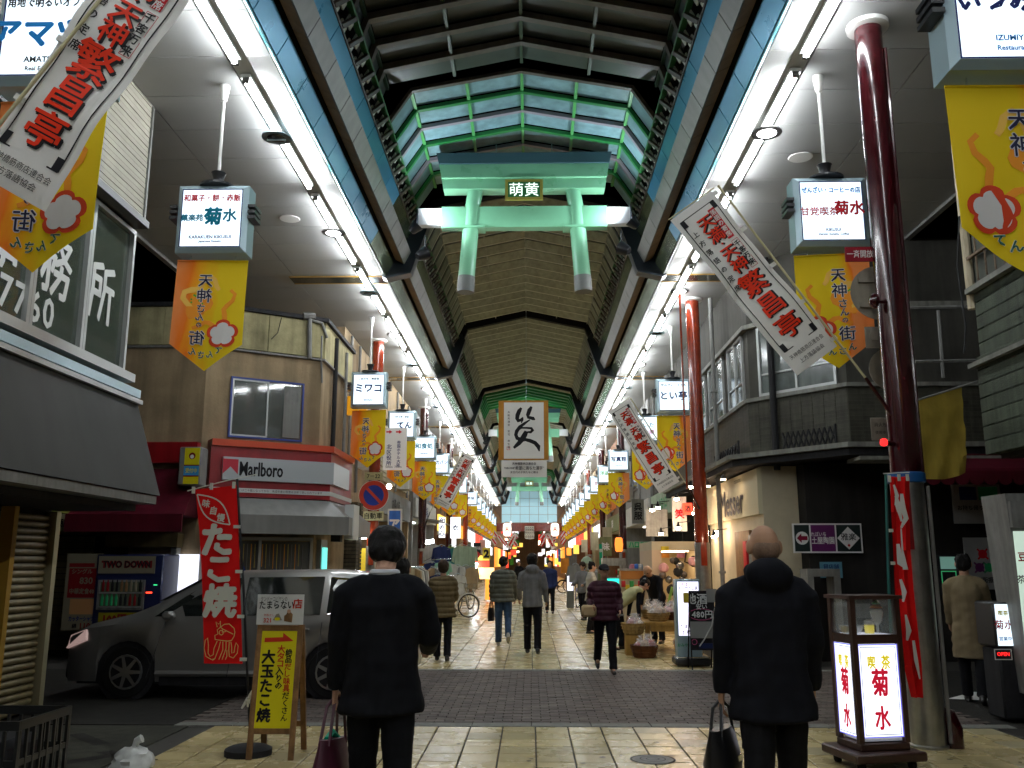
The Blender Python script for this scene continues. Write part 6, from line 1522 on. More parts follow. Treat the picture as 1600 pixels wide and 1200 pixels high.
for (u, v, s, lab) in ((1103, 1163, .05, 'tiny scrap of paper on the pavement near the manhole'), (857, 1113, .02, 'cigarette end on the granite strip by the crossing')):
    p = ground(u, v); MB().poly([(p.x - s, p.y, .006), (p.x + s * .6, p.y - s * .4, .01), (p.x + s, p.y + s * .3, .007), (p.x - s * .5, p.y + s * .6, .006)], 'paperw').build('paper_scrap', label=lab, cat='litter')
# ================================================================ SHOPS ALONG THE ARCADE
def C(name, col, **k): return mat(name, col, k.pop('rough', .65), **k)
M['lant_w'] = glow('paper_lantern_white', (1, .85, .7), 1.3)
M['glow_w'] = glow('shop_ceiling_light', (1, .95, .85), 5.0); M['glow_warm'] = glow('shop_warm_light', (1, .72, .42), 5.0); M['glow_cool'] = glow('shop_cool_light', (.85, 1, .95), 12.0)
M['sg_w'] = glow('lit_sign_white', (.95, .97, 1), 1.2); M['sg_y'] = glow('lit_sign_yellow', (1, .72, .12), 1.0); M['sg_o'] = glow('lit_sign_orange', (1, .3, .04), 1.3); M['sg_r'] = glow('lit_sign_red', (1, .08, .04), 1.0)
M['br_dk'] = mat('dark_long_brick', (.09, .075, .05), .7, ns=5, na=.3, rnd=.35, bump=.4); M['tube2'] = glow('small_tube', (.9, .96, 1), 60); M['bulb2'] = glow('glare_bulb', (1, .75, .7), 25); M['yel_door'] = mat('yellow_door', (.55, .4, .03), .5, em=(.9, .6, .05), es=.22)
M['sg_or'] = mat('orange_panel', (.7, .3, .02), .5, em=(1, .45, .02), es=.35); M['poster_l'] = mat('far_white_sheet', (.6, .6, .5), .8)
M['sg_y2'] = glow('glowing_yellow_panel', (1, .62, .25), 1.8)
M['stallwood'] = mat('stall_wood', (.42, .24, .06), .6, ns=8, na=.25); M['basket_d'] = mat('dark_basket', (.16, .06, .025), .7, ns=25, na=.4, bump=.6, bs=120); M['basket_l'] = mat('light_basket', (.48, .32, .12), .7, ns=25, na=.4, bump=.6, bs=120)
M['snack_a'] = mat('snack_tan', (.55, .36, .2), .7); M['snack_b'] = mat('snack_pink', (.6, .3, .3), .7); M['snack_c'] = mat('snack_cream', (.65, .55, .42), .7); M['snack_d'] = mat('snack_red', (.4, .05, .04), .6)
M['film'] = mat('clear_film', (.85, .85, .85), .15, alpha=.3, spec=1.); M['lit_violet'] = glow('violet_white_lit_face', (.84, .82, 1), 1.5); M['slate'] = mat('slate_board', (.02, .018, .02), .6, ns=3, na=.3); M['chalk'] = mat('chalk_white', (.65, .68, .66), .8); M['sleeve'] = mat('plastic_sleeve', (.35, .36, .34), .2, alpha=.75, spec=.9)
M['cream_o'] = mat('peach_cream', (.55, .42, .3), .7); M['silverbag'] = mat('silvery_bag', (.35, .33, .3), .18, metal=.7, ns=15, na=.5); M['silverbag2'] = mat('brown_bag', (.12, .09, .07), .3, ns=15, na=.4); M['orange_p'] = mat('orange_panel_mat', (.5, .2, .05), .5); M['lant_o'] = glow('orange_lantern', (1, .22, .03), 1.6)
M['p_teal2'] = mat('paint_deep_green', (.01, .3, .15), .6); M['teal_lit'] = glow('turquoise_screen', (.03, .85, .65), 1.1)
M['silverframe'] = mat('silver_bike_paint', (.5, .5, .48), .3, metal=.5); M['blueframe'] = mat('blue_bike_paint', (.02, .03, .25), .3)
M['carpaint'] = mat('silver_car_paint', (.22, .215, .205), .32, metal=.5, ns=.6, na=.08, coat=.8); M['car_glass'] = mat('dark_car_glass', (.012, .015, .014), .05, spec=1.); M['alloy'] = mat('alloy_rim', (.35, .36, .36), .3, metal=.8)
M['headlamp'] = mat('headlamp_lens', (.6, .5, .46), .12, em=(.9, .6, .55), es=.25, spec=1.); M['tail'] = mat('tail_lens', (.25, .01, .01), .2)
for nm, c in dict(p_white=(.6, .6, .56), p_cream=(.5, .44, .3), p_brown=(.2, .1, .05), p_grey=(.25, .25, .24), p_teal=(.05, .25, .22), p_navy=(.02, .03, .1), p_red=(.5, .03, .03), p_pink=(.55, .2, .25), p_green=(.05, .3, .08), p_lime=(.35, .55, .1), p_olive=(.2, .22, .1), p_orange=(.6, .22, .03), p_yel=(.65, .5, .05), p_blue=(.05, .15, .5), p_black=(.02, .02, .02), p_tan=(.35, .25, .14), p_sage=(.35, .45, .32), p_mint=(.3, .6, .4)).items():
    M[nm] = C('paint_' + nm[2:], c, ns=3, na=.2)
CL = ['p_white', 'p_grey', 'p_navy', 'p_green', 'p_sage', 'p_tan', 'p_brown', 'p_lime', 'p_mint', 'p_black', 'p_pink', 'p_teal']
def shop(s, y0, y1, X, wall, sign, txt, ink, light, label, depth=2.2, goods=True, upper='window', zt=3.1, seed=0, recess=True):
    rnd = random.Random(seed + int(y0 * 10) + (7 if s > 0 else 0)); Xa = CX + s * X; t = thing('shop', (Xa, (y0 + y1) / 2, 0), label, 'shop')
    xo = lambda d: Xa + s * d
    bx = lambda mb, d0, d1, a, b, z0, z1, m: mb.box(*sorted((xo(d0), xo(d1))), a, b, z0, z1, m)
    bx(MB(), 0, depth + .2, y0 + .01, y1 - .01, zt + .01, ZS - .02, wall).build('upper_wall', t, smooth=False)
    L = y1 - y0
    # recess
    mb = MB(); bx(mb, depth, depth + .1, y0, y1, 0, zt, 'p_white' if light != 'dark' else 'dark'); bx(mb, 0, depth - .01, y0 + .01, y0 + .12, 0, zt, wall); bx(mb, 0, depth - .01, y1 - .12, y1 - .01, 0, zt, wall); bx(mb, .02, depth - .01, y0 + .13, y1 - .13, zt - .08, zt - .002, 'p_white'); mb.build('interior', t, smooth=False)
    if light != 'dark':
        for k in range(max(1, int(L / 2.6))):
            ya = y0 + .4 + k * (L - .8) / max(1, int(L / 2.6)); bx(MB(), .5, .62, ya, ya + 1.1, zt - .12, zt - .085, light).build('lamp', t, smooth=False)
    # fascia sign
    if sign:
        f = bx(MB(), -.09, -.002, y0 + .15, y1 - .15, zt - .1, zt + .62, sign).build('sign_board', t, smooth=False)
        if txt:
            T = frameT((xo(-.093), (y0 + y1) / 2, zt + .26), (0, -s, 0), (0, 0, 1)); MB().text(txt, 0, 0, .42, ink, T, .004, .03, maxw=L * .8, res=1).build('lettering', f, smooth=False)
    # upper windows
    if upper == 'window':
        n = max(1, int(L / 2.2))
        for k in range(n):
            ya = y0 + (k + .25) * L / n; yb = ya + L / n * .5; w = bx(MB(), -.03, -.002, ya, yb, 4.3, 5.5, 'gframe').build('window', t, smooth=False); bx(MB(), -.04, -.031, ya + .05, (ya + yb) / 2 - .02, 4.35, 5.45, 'shop_glass2').build('pane', w, smooth=False); bx(MB(), -.04, -.031, (ya + yb) / 2 + .02, yb - .05, 4.35, 5.45, 'shop_glass2').build('pane', w, smooth=False)
    elif upper == 'louvre':
        for k in range(14): bx(MB(), -.05, -.004, y0 + .3, y1 - .3, 3.95 + k * .13, 4.05 + k * .13, 'p_cream').build('slat', t, smooth=False)
    for q in range(2):
        ya = y0 + rnd.uniform(.3, L - .5); MB().tube([(xo(-.06), ya, zt + .7), (xo(-.06), ya, ZS - .1)], .035, 'greym', 6).build('drain_pipe', t)
    ya = y0 + rnd.uniform(.3, max(.4, L - 1.2)); ac = bx(MB(), -.36, -.02, ya, ya + .8, 3.95, 4.5, 'p_white').build('air_conditioner', t, smooth=False)
    MB().tube([(xo(-.03), y0 + L * i / 6, 4.05 + zt * .3 - .1 * math.sin(math.pi * (i % 3) / 2)) for i in range(7)], .012, 'mblack', 5).build('cable', t)
    if y0 > 33:
        ya = y0 + L * .5; m_ = rnd.choice(['sg_w', 'sg_y', 'p_white', 'p_cream', 'sg_o']); bx(MB(), -.55, -.12, ya, ya + .12, 2.3, 2.9 + .6 * rnd.random(), m_).build('projecting_board', t, smooth=False)
    if goods:
        n = int(L / .8)
        for k in range(n):
            ya = y0 + .2 + k * (L - .4) / n
            bx(MB(), .25, .75, ya, ya + .62, .02, .75 + rnd.random() * .3, rnd.choice(['p_tan', 'p_white', 'p_brown', 'p_grey'])).build('counter', t, smooth=False)
            for j in range(3):
                m = rnd.choice(['p_red', 'p_yel', 'p_blue', 'p_pink', 'p_white', 'p_green', 'p_orange', 'p_mint']); z = 1.06
                mb = MB(); q = rnd.uniform(0, .1); mb.rbox(*sorted((xo(.3 + q), xo(.55 + q))), ya + j * .2, ya + j * .2 + .16, z, z + rnd.uniform(.1, .3), m, .015); mb.build('goods', t, smooth=False)
            for j in range(4):
                z = 1.5 + j * .35; m = rnd.choice(['p_red', 'p_yel', 'p_blue', 'p_pink', 'p_white', 'p_green', 'p_grey', 'p_mint', 'p_tan']); bx(MB(), depth - .3, depth - .02, ya, ya + .55, z - .5, z - .22, m).build('shelf_goods', t, smooth=False)
    return t
shop(-1, 20.4, 24.6, 4.25, 'plaster', None, '', 'ink', 'glow_warm', 'tan house wall with lit doorway directly past the tobacco corner on the left', upper=None, goods=False, zt=2.6)
shop(-1, 24.6, 31.9, 4.2, 'p_tan', 'p_grey', 'お茶の店', 'ink', 'glow_warm', 'dim shop with louvred upper window between the two nearest left poles', upper='louvre')
shop(-1, 32.2, 39.5, 4.1, 'p_grey', 'p_white', '洋品', 'navy', 'glow_cool', 'brightly lit clothes shop with hanging garments on the left', zt=3.3)
shop(-1, 39.7, 47, 4.0, 'p_brown', 'sg_y', '一番街', 'redink', 'glow_warm', 'warm lit shop with yellow sign, second past the clothes racks on the left')
shop(-1, 47.2, 56, 4.0, 'p_cream', 'sg_o', 'ラーメン', 'ban_w', 'glow_warm', 'orange signed food shop far on the left')
shop(-1, 56.2, 66, 4.0, 'p_grey', 'sg_w', 'くすり', 'green', 'glow_w', 'white signed shop far down the left side')
shop(-1, 66.2, 77, 4.0, 'p_tan', 'sg_r', '大売出し', 'ban_w', 'glow_warm', 'red signed shop near the far end on the left')
shop(-1, 77.2, 92, 4.0, 'p_grey', 'sg_w', '天神', 'navy', 'glow_warm', 'last lit shop before the end beam on the left')
shop(1, 24.2, 29.8, 4.15, 'grey_wall', 'p_sage', 'ハロハロ', 'green', 'glow_w', 'glass fronted shop with pale green sign behind the snack stall', goods=True)
shop(1, 30, 38, 4.1, 'p_grey', 'p_white', '味', 'ink', 'glow_w', 'grey shop beside the orange paper lantern on the right')
shop(1, 38.2, 46, 4.0, 'p_brown', 'p_olive', '珈琲', 'ban_w', 'glow_warm', 'brown fronted shop behind the parked bicycles on the right')
shop(1, 46.2, 55, 4.0, 'p_tan', 'sg_w', '時計', 'navy', 'glow_w', 'tan shop with white lit sign on the right')
shop(1, 55.2, 65, 4.0, 'p_cream', 'sg_y', 'パン', 'redink', 'glow_warm', 'yellow signed shop far down the right side')
shop(1, 65.2, 77, 4.0, 'p_brown', 'sg_r', '寿司', 'ban_w', 'glow_warm', 'red signed shop near the far end on the right')
shop(1, 77.2, 92, 4.0, 'p_grey', 'sg_w', '本', 'ink', 'glow_w', 'last lit shop before the end beam on the right')
# beyond the end beam: the arcade goes on, darker and lower, with warm lights and red white pennants
t = thing('next_arcade', (CX, 105, 0), 'darker continuation of the arcade beyond the red end beam', 'building')
MB().box(CX - 6, CX - 3.6, 92.2, 150, 0, 7, 'p_tan').box(CX + 3.6, CX + 6, 92.2, 150, 0, 7, 'p_tan').box(CX - 3.6, CX + 3.6, 149, 150, 0, 7, 'p_cream').build('wall', t, smooth=False); MB().box(CX - 6, CX + 6, 88.1, 150, 7.02, 7.3, 'p_grey').build('roof', t, smooth=False)
for s in (-1, 1):
    for k in range(6): MB().box(*sorted((CX + s * 2.0, CX + s * 2.12)), 93 + k * 7, 98 + k * 7, 5.9, 6.0, 'glow_w').build('lamp', t, smooth=False)
    for k in range(5): MB().box(*sorted((CX + s * 3.45, CX + s * 3.58)), 93 + k * 9, 99 + k * 9, 1.2, 3.2, ['sg_o', 'sg_y', 'sg_r', 'sg_w', 'sg_o'][k]).build('lit_front', t, smooth=False)
rnd = random.Random(11); pn = 0
for k in range(46):
    s_ = rnd.choice((-1, 1)); yy = rnd.uniform(93, 140); xx = CX + s_ * rnd.uniform(1.2, 3.4); zz = rnd.uniform(1.0, 5.2); w_ = rnd.uniform(.25, .8); h_ = rnd.uniform(.25, .9)
    MB().box(xx - w_ / 2, xx + w_ / 2, yy, yy + .1, zz, zz + h_, rnd.choice(['sg_o', 'sg_y', 'sg_r', 'sg_w', 'sg_w', 'p_green', 'p_red', 'glow_warm'])).build('far_sign', t, smooth=False)

for row, (yy, zz) in enumerate(((80, 4.1), (86, 3.9), (78, 3.4))):
    for k in range(8):
        x = CX - 3.2 + k * .9 + (.25 if row % 2 else 0)
        if abs(x - CX) < 1.3: continue
        T = frameT((x, yy, zz + .25 * abs(x - CX) / 3)) @ Matrix.Rotation(R(35 if x < CX else -35), 4, 'Z'); mb = MB().box(-.16, .16, -.6, 0, -.01, .01, 'p_red' if k % 2 else 'p_white', T).box(-.06, .06, -.58, -.02, .011, .014, 'p_white' if k % 2 else 'p_red', T)
        mb.build('small_flag', label='small red and white flag hanging across the arcade near its far end', cat='flag', group='red and white flags at the far end', smooth=False)
for (x, lab) in ((CX - 1.85, 'round white paper lantern at the far end, left one'), (CX + 2.15, 'round white paper lantern at the far end, right one')):
    t = thing('paper_lantern', (x, 76, 4.5), lab, 'lantern'); MB().lathe([(.15, -.62), (.32, -.5), (.36, 0), (.32, .4), (.15, .5)], 'lant_w', 16, None, (x, 76, 4.4)).build('shade', t); MB().lathe([(.18, -.7), (.18, -.62)], 'black', 12, None, (x, 76, 4.4)).lathe([(.18, .5), (.18, .58)], 'black', 12, None, (x, 76, 4.4)).build('rim', t); MB().text('天', x, 4.35, .36, 'redink', frameT((0, 75.62, 0)), 0, .03).build('lettering', t, smooth=False)

Y = 80; t = thing('hanging_notice', (CX, Y, 4.3), 'white paper notice with columns of writing hanging below the red end beam', 'notice')
a, b = at(820, 822, Y), at(834.5, 842, Y); MB().box(a.x, b.x, Y, Y + .03, b.z, a.z, 'poster_l').build('sheet', t, smooth=False); mb = MB()
for i in range(4): mb.text('大売出し中', a.x + .12 + i * .19, (a.z + b.z) / 2, .19, 'ink', frameT((0, Y, 0)), .005, .02, vert=True, res=1)
mb.build('lettering', t, smooth=False)

# ---- left side details
def sidebits():
    # brick pier with horizontal courses
    t = thing('brick_pier', (-4.15, 21.2, 0), 'dark pier of long thin bricks right of the silver sign', 'pier')
    MB().box(-4.34, -3.98, 20.62, 21.2, 0, 2.95, 'gap').build('core', t, smooth=False); z = .01; r = 0
    while z < 2.9:
        L = .16 if r % 2 else .3
        x = -4.35
        MB().box(-4.36, -4.36 + L - .006, 20.6, 20.9, z, z + .07, 'br_dk').build('brick', t, smooth=False); MB().box(-4.36 + L, -3.96, 20.6, 20.9, z, z + .07, 'br_dk').build('brick', t, smooth=False); MB().box(-3.97, -3.96 + .015, 20.91, 21.2, z, z + .07, 'br_dk').build('brick', t, smooth=False)
        z += .085; r += 1
    a = at(553, 836, 21.4); t = thing('tube_lamp', tuple(a), 'short lit tube lamp above the yellow doorway', 'lamp'); MB().tube([at(555, 839, 21.4), at(573, 838, 21.4)], .05, 'tube2', 8).build('tube', t); MB().tube([at(553, 834, 21.45), at(576, 833, 21.45)], .03, 'greym', 6).build('housing', t)
    a, b = at(552, 861, 21.9), at(578, 905, 21.9); MB().box(-4.4, -3.92, 22.0, 22.05, 0, 1.95, 'yel_door').build('yellow_door', label='yellow lit door panel beside the brick pier', cat='door', smooth=False)
    Y = 23.5; a, b = at(606, 795, Y), at(627, 850, Y); t = thing('blue_sign', (a.x, Y, 2), 'blue and white vertical hanging sign right of the no parking post', 'sign'); MB().box(a.x, b.x, Y, Y + .05, b.z, a.z, 'p_white').build('board', t, smooth=False)
    T = frameT((0, Y, 0)); MB().rect(a.x + .04, b.x - .04, b.z + .05, a.z - .05, 'p_blue', T, .004).text('ア', (a.x + b.x) / 2, (a.z + b.z) / 2 + .05, .3, 'ban_w', T, .008, .05).build('lettering', t, smooth=False)
    p = at(608, 760, 22.5); t = thing('globe_lamp', tuple(p), 'glaring round lamp right of the no parking disc', 'lamp'); MB().lathe([(.0, -.07), (.05, -.05), (.07, 0), (.05, .05), (.0, .07)], 'bulb2', 12, None, tuple(p)).build('globe', t); MB().tube([tuple(p), (p.x - .4, p.y, p.z + .05)], .012, 'mblack', 5).build('arm', t)
    # orange box sign on wall
    Y = 20.2; a, b = at(531, 619, Y), at(572, 651, Y); t = thing('orange_sign', (a.x, Y, 5), 'orange and grey sign box behind the katakana light box', 'sign'); MB().box(a.x - .18, a.x, Y, Y + .2, b.z, a.z + .02, 'greym').build('case', t, smooth=False); MB().box(a.x + .01, b.x, Y, Y + .15, b.z + .05, a.z, 'sg_or').build('panel', t, smooth=False)
    # white light boards on the clothes shop
    for (u0, u1, v0, v1, tx, lb) in ((686, 695, 808, 840, '和の心', 'narrow white lit board with writing above the hanging clothes'), (704, 719, 808, 841, '衣', 'wider white lit board with dark brush mark above the clothes')):
        Y = 33.5; a, b = at(u0, v0, Y), at(u1, v1, Y); t = thing('lit_board', (a.x, Y, a.z), lb, 'sign'); MB().box(a.x, b.x, Y, Y + .12, b.z, a.z, 'sg_w').build('panel', t, smooth=False); MB().text(tx, (a.x + b.x) / 2, (a.z + b.z) / 2, .22, 'navy', frameT((0, Y, 0)), .006, .03, vert=len(tx) > 1, res=1).build('lettering', t, smooth=False)
    p = at(669, 847, 32.5); t = thing('flood_lamp', tuple(p), 'glaring white flood lamp at the left end of the clothes shop', 'lamp'); T = frameT(tuple(p), (1, 0, .2), (0, .3, 1)); MB().box(-.22, .22, -.08, .08, -.1, -.002, 'greym', T).build('housing', t, smooth=False); MB().box(-.2, .2, -.07, .07, 0, .01, 'tube2', T).build('lens', t, smooth=False)
    # awning gable
    t = thing('shop_awning', (-3.6, 34, 3.2), 'small gabled canopy over the clothes shop front', 'awning')
    mb = MB(); hexa(mb, [(-4.2, 32.2, 3.2), (-3.2, 32.2, 3.05), (-3.2, 36, 3.05), (-4.2, 36, 3.2)], [(-4.2, 32.2, 3.24), (-3.2, 32.2, 3.09), (-3.2, 36, 3.09), (-4.2, 36, 3.24)], 'greyc').build('cover', t, smooth=False)
sidebits()

# clothes on hangers
def garment(t, x, y, z, w, h, m, facing=0., sleeves=True):
    """hanging shirt or jacket, with thickness and folds"""
    T = Matrix.Translation((x, y, z)) @ Matrix.Rotation(facing, 4, 'Z'); out = [(-.09, 0), (-.5, -.10), (-.62, -.62), (-.47, -.66), (-.42, -.3), (-.44, -1), (.44, -1), (.42, -.3), (.47, -.66), (.62, -.62), (.5, -.10), (.09, 0), (.0, -.06)]
    if not sleeves: out = [(-.1, 0), (-.4, -.08), (-.42, -.3), (-.46, -1), (.46, -1), (.42, -.3), (.4, -.08), (.1, 0), (0, -.06)]
    pts = [(a * w, b * h) for a, b in out]; TT = T @ frameT((0, 0, 0)); mb = MB().prism(pts, -.05, .05, m, TT)
    mb.tube([T @ Vector((-.2 * w, 0, 0)), T @ Vector((0, 0, .05)), T @ Vector((.2 * w, 0, 0))], .008, 'alu', 4); return mb
def rack(x, y, n, L, rot, label, pal, seed, z=1.55, hh=.95):
    rnd = random.Random(seed); t = thing('clothes_rack', (x, y, 0), label, 'clothes rack'); c, s_ = math.cos(rot), math.sin(rot)
    P = lambda d, zz, o=0.: (x + d * c - o * s_, y + d * s_ + o * c, zz)
    fr = MB().tube([P(-L / 2, z), P(L / 2, z)], .014, 'chrome', 6)
    for e in (-L / 2, L / 2): fr.tube([P(e, .04), P(e, z)], .012, 'chrome', 6).tube([P(e, .05, -.25), P(e, .05, .25)], .014, 'chrome', 6)
    fr.build('frame', t)
    for i in range(n):
        d = -L / 2 + (i + .5) * L / n; m = pal[rnd.randrange(len(pal))]; p = P(d, z - .05)
        garment(t, p[0], p[1], p[2], .46 + rnd.uniform(-.05, .05), hh * rnd.uniform(.8, 1), m, rot + R(90) + rnd.uniform(-.25, .25) if i % 4 else rot + rnd.uniform(-.2, .2)).build('garment', t, smooth=False)
    return t
rack(-3.35, 27.0, 9, 1.3, R(80), 'rack of beige and grey clothes behind the woman in the brown coat', ['p_tan', 'p_cream', 'p_grey', 'p_white', 'p_brown'], 1, 1.5)
rack(-2.9, 29.6, 10, 1.5, R(70), 'rack of mixed shirts beside the big silver wheel on the left', ['p_tan', 'p_white', 'p_grey', 'p_olive', 'p_black'], 2, 1.5)
rack(-2.6, 31.6, 10, 1.6, R(60), 'rack of tan and dark clothes nearest the middle of the street, left side', ['p_tan', 'p_brown', 'p_grey', 'p_cream'], 3, 1.4)
t = thing('garment_display', (-3.3, 29.5, 2.2), 'wire rail with white and green clothes hung high under the lamp', 'clothes rail')
MB().tube([at(662, 877, 30), at(725, 846, 30)], .012, 'greym', 6).tube([at(662, 898, 29.5), at(752, 900, 29.5)], .012, 'chrome', 6).tube([at(668, 875, 29.5), at(705, 873, 29.5)], .012, 'chrome', 6).build('rail', t)
for (u, v, w, h, m, Yd) in ((690, 853, .55, .75, 'p_navy', 30), (676, 850, .5, .8, 'p_white', 30.3), (704, 853, .35, .8, 'p_lime', 30.1), (712, 855, .45, .75, 'p_teal', 30.1), (722, 852, .55, .85, 'p_sage', 30), (733, 853, .5, .8, 'p_sage', 30.4), (675, 879, .5, .5, 'p_navy', 29.5), (692, 878, .5, .5, 'p_mint', 29.5), (700, 880, .5, .5, 'p_white', 29.6), (665, 880, .4, .5, 'p_orange', 29.6), (715, 884, .5, .5, 'p_white', 29.6), (728, 884, .5, .6, 'p_grey', 29.6), (738, 886, .4, .7, 'p_tan', 29.5)):
    p = at(u, v, Yd); garment(t, p.x, p.y, p.z, w, h, m, random.uniform(-.3, .3)).build('garment', t, smooth=False)
def bust(u, v, Y, label, m):
    p = at(u, v, Y); t = thing('shirt_form', tuple(p), label, 'shirt display'); garment(t, p.x, p.y, p.z, .5, .6, m).build('shirt', t, smooth=False); MB().tube([(p.x, p.y, p.z), (p.x, p.y + .05, 0)], .015, 'chrome', 6).build('stand', t)
bust(684, 898, 28.6, 'dark blue and white sailor shirt on a stand left of the woman in brown', 'p_navy')
bust(715, 898, 28.4, 'pale grey shirt on a stand right of the woman in brown', 'p_white')
# lit orange stand further on
Y = 38; t = thing('takeaway_stand', (-2.2, Y, 0), 'glowing orange and yellow food stand in the middle distance on the left', 'stand')
a, b = at(738, 876, Y), at(764, 886, Y); MB().box(a.x, b.x, Y, Y + .3, b.z, a.z, 'sg_r').build('red_band', t, smooth=False)
a, b = at(742, 870, Y), at(764, 876, Y); MB().box(a.x, b.x, Y + .05, Y + .3, b.z + .01, a.z + .05, 'sg_y').build('top_sign', t, smooth=False)
a, b = at(747, 887, Y), at(771, 915, Y); MB().box(a.x, b.x, Y + .1, Y + .8, 0.95, a.z, 'sg_y2').build('lit_panel', t, smooth=False); MB().box(a.x + .3, b.x, Y + .05, Y + .8, .1, .94, 'sg_o').build('lower_panel', t, smooth=False)
MB().tube([at(745, 880, Y - .2), at(740, 893, Y - .2)], .05, 'tube2', 6).build('tube', t)
a, b = at(754, 856, Y), at(766, 874, Y); t = thing('price_sign', tuple(a), 'yellow sign with dark figure 2 above the glowing stand', 'sign'); MB().box(a.x, b.x, Y, Y + .05, b.z, a.z, 'p_yel').build('board', t, smooth=False); MB().text('2', (a.x + b.x) / 2, (a.z + b.z) / 2, .42, 'ink', frameT((0, Y, 0)), .005, .06).build('lettering', t, smooth=False)
a, b = at(740, 848, Y), at(751, 865, Y); t = thing('dark_sign', tuple(a), 'black sign with white scribble above the glowing stand', 'sign'); MB().box(a.x, b.x, Y, Y + .05, b.z, a.z, 'p_black').build('board', t, smooth=False); MB().text('美味', (a.x + b.x) / 2, (a.z + b.z) / 2, .16, 'ban_w', frameT((0, Y, 0)), .005, .02).build('lettering', t, smooth=False)
p = at(745, 867, Y); MB().lathe([(.14, 0), (.14, .03)], 'p_red', 14, frameT((p.x, Y - .1, p.z))).build('round_sign', label='small round red sign left of the figure 2 sign', cat='sign')

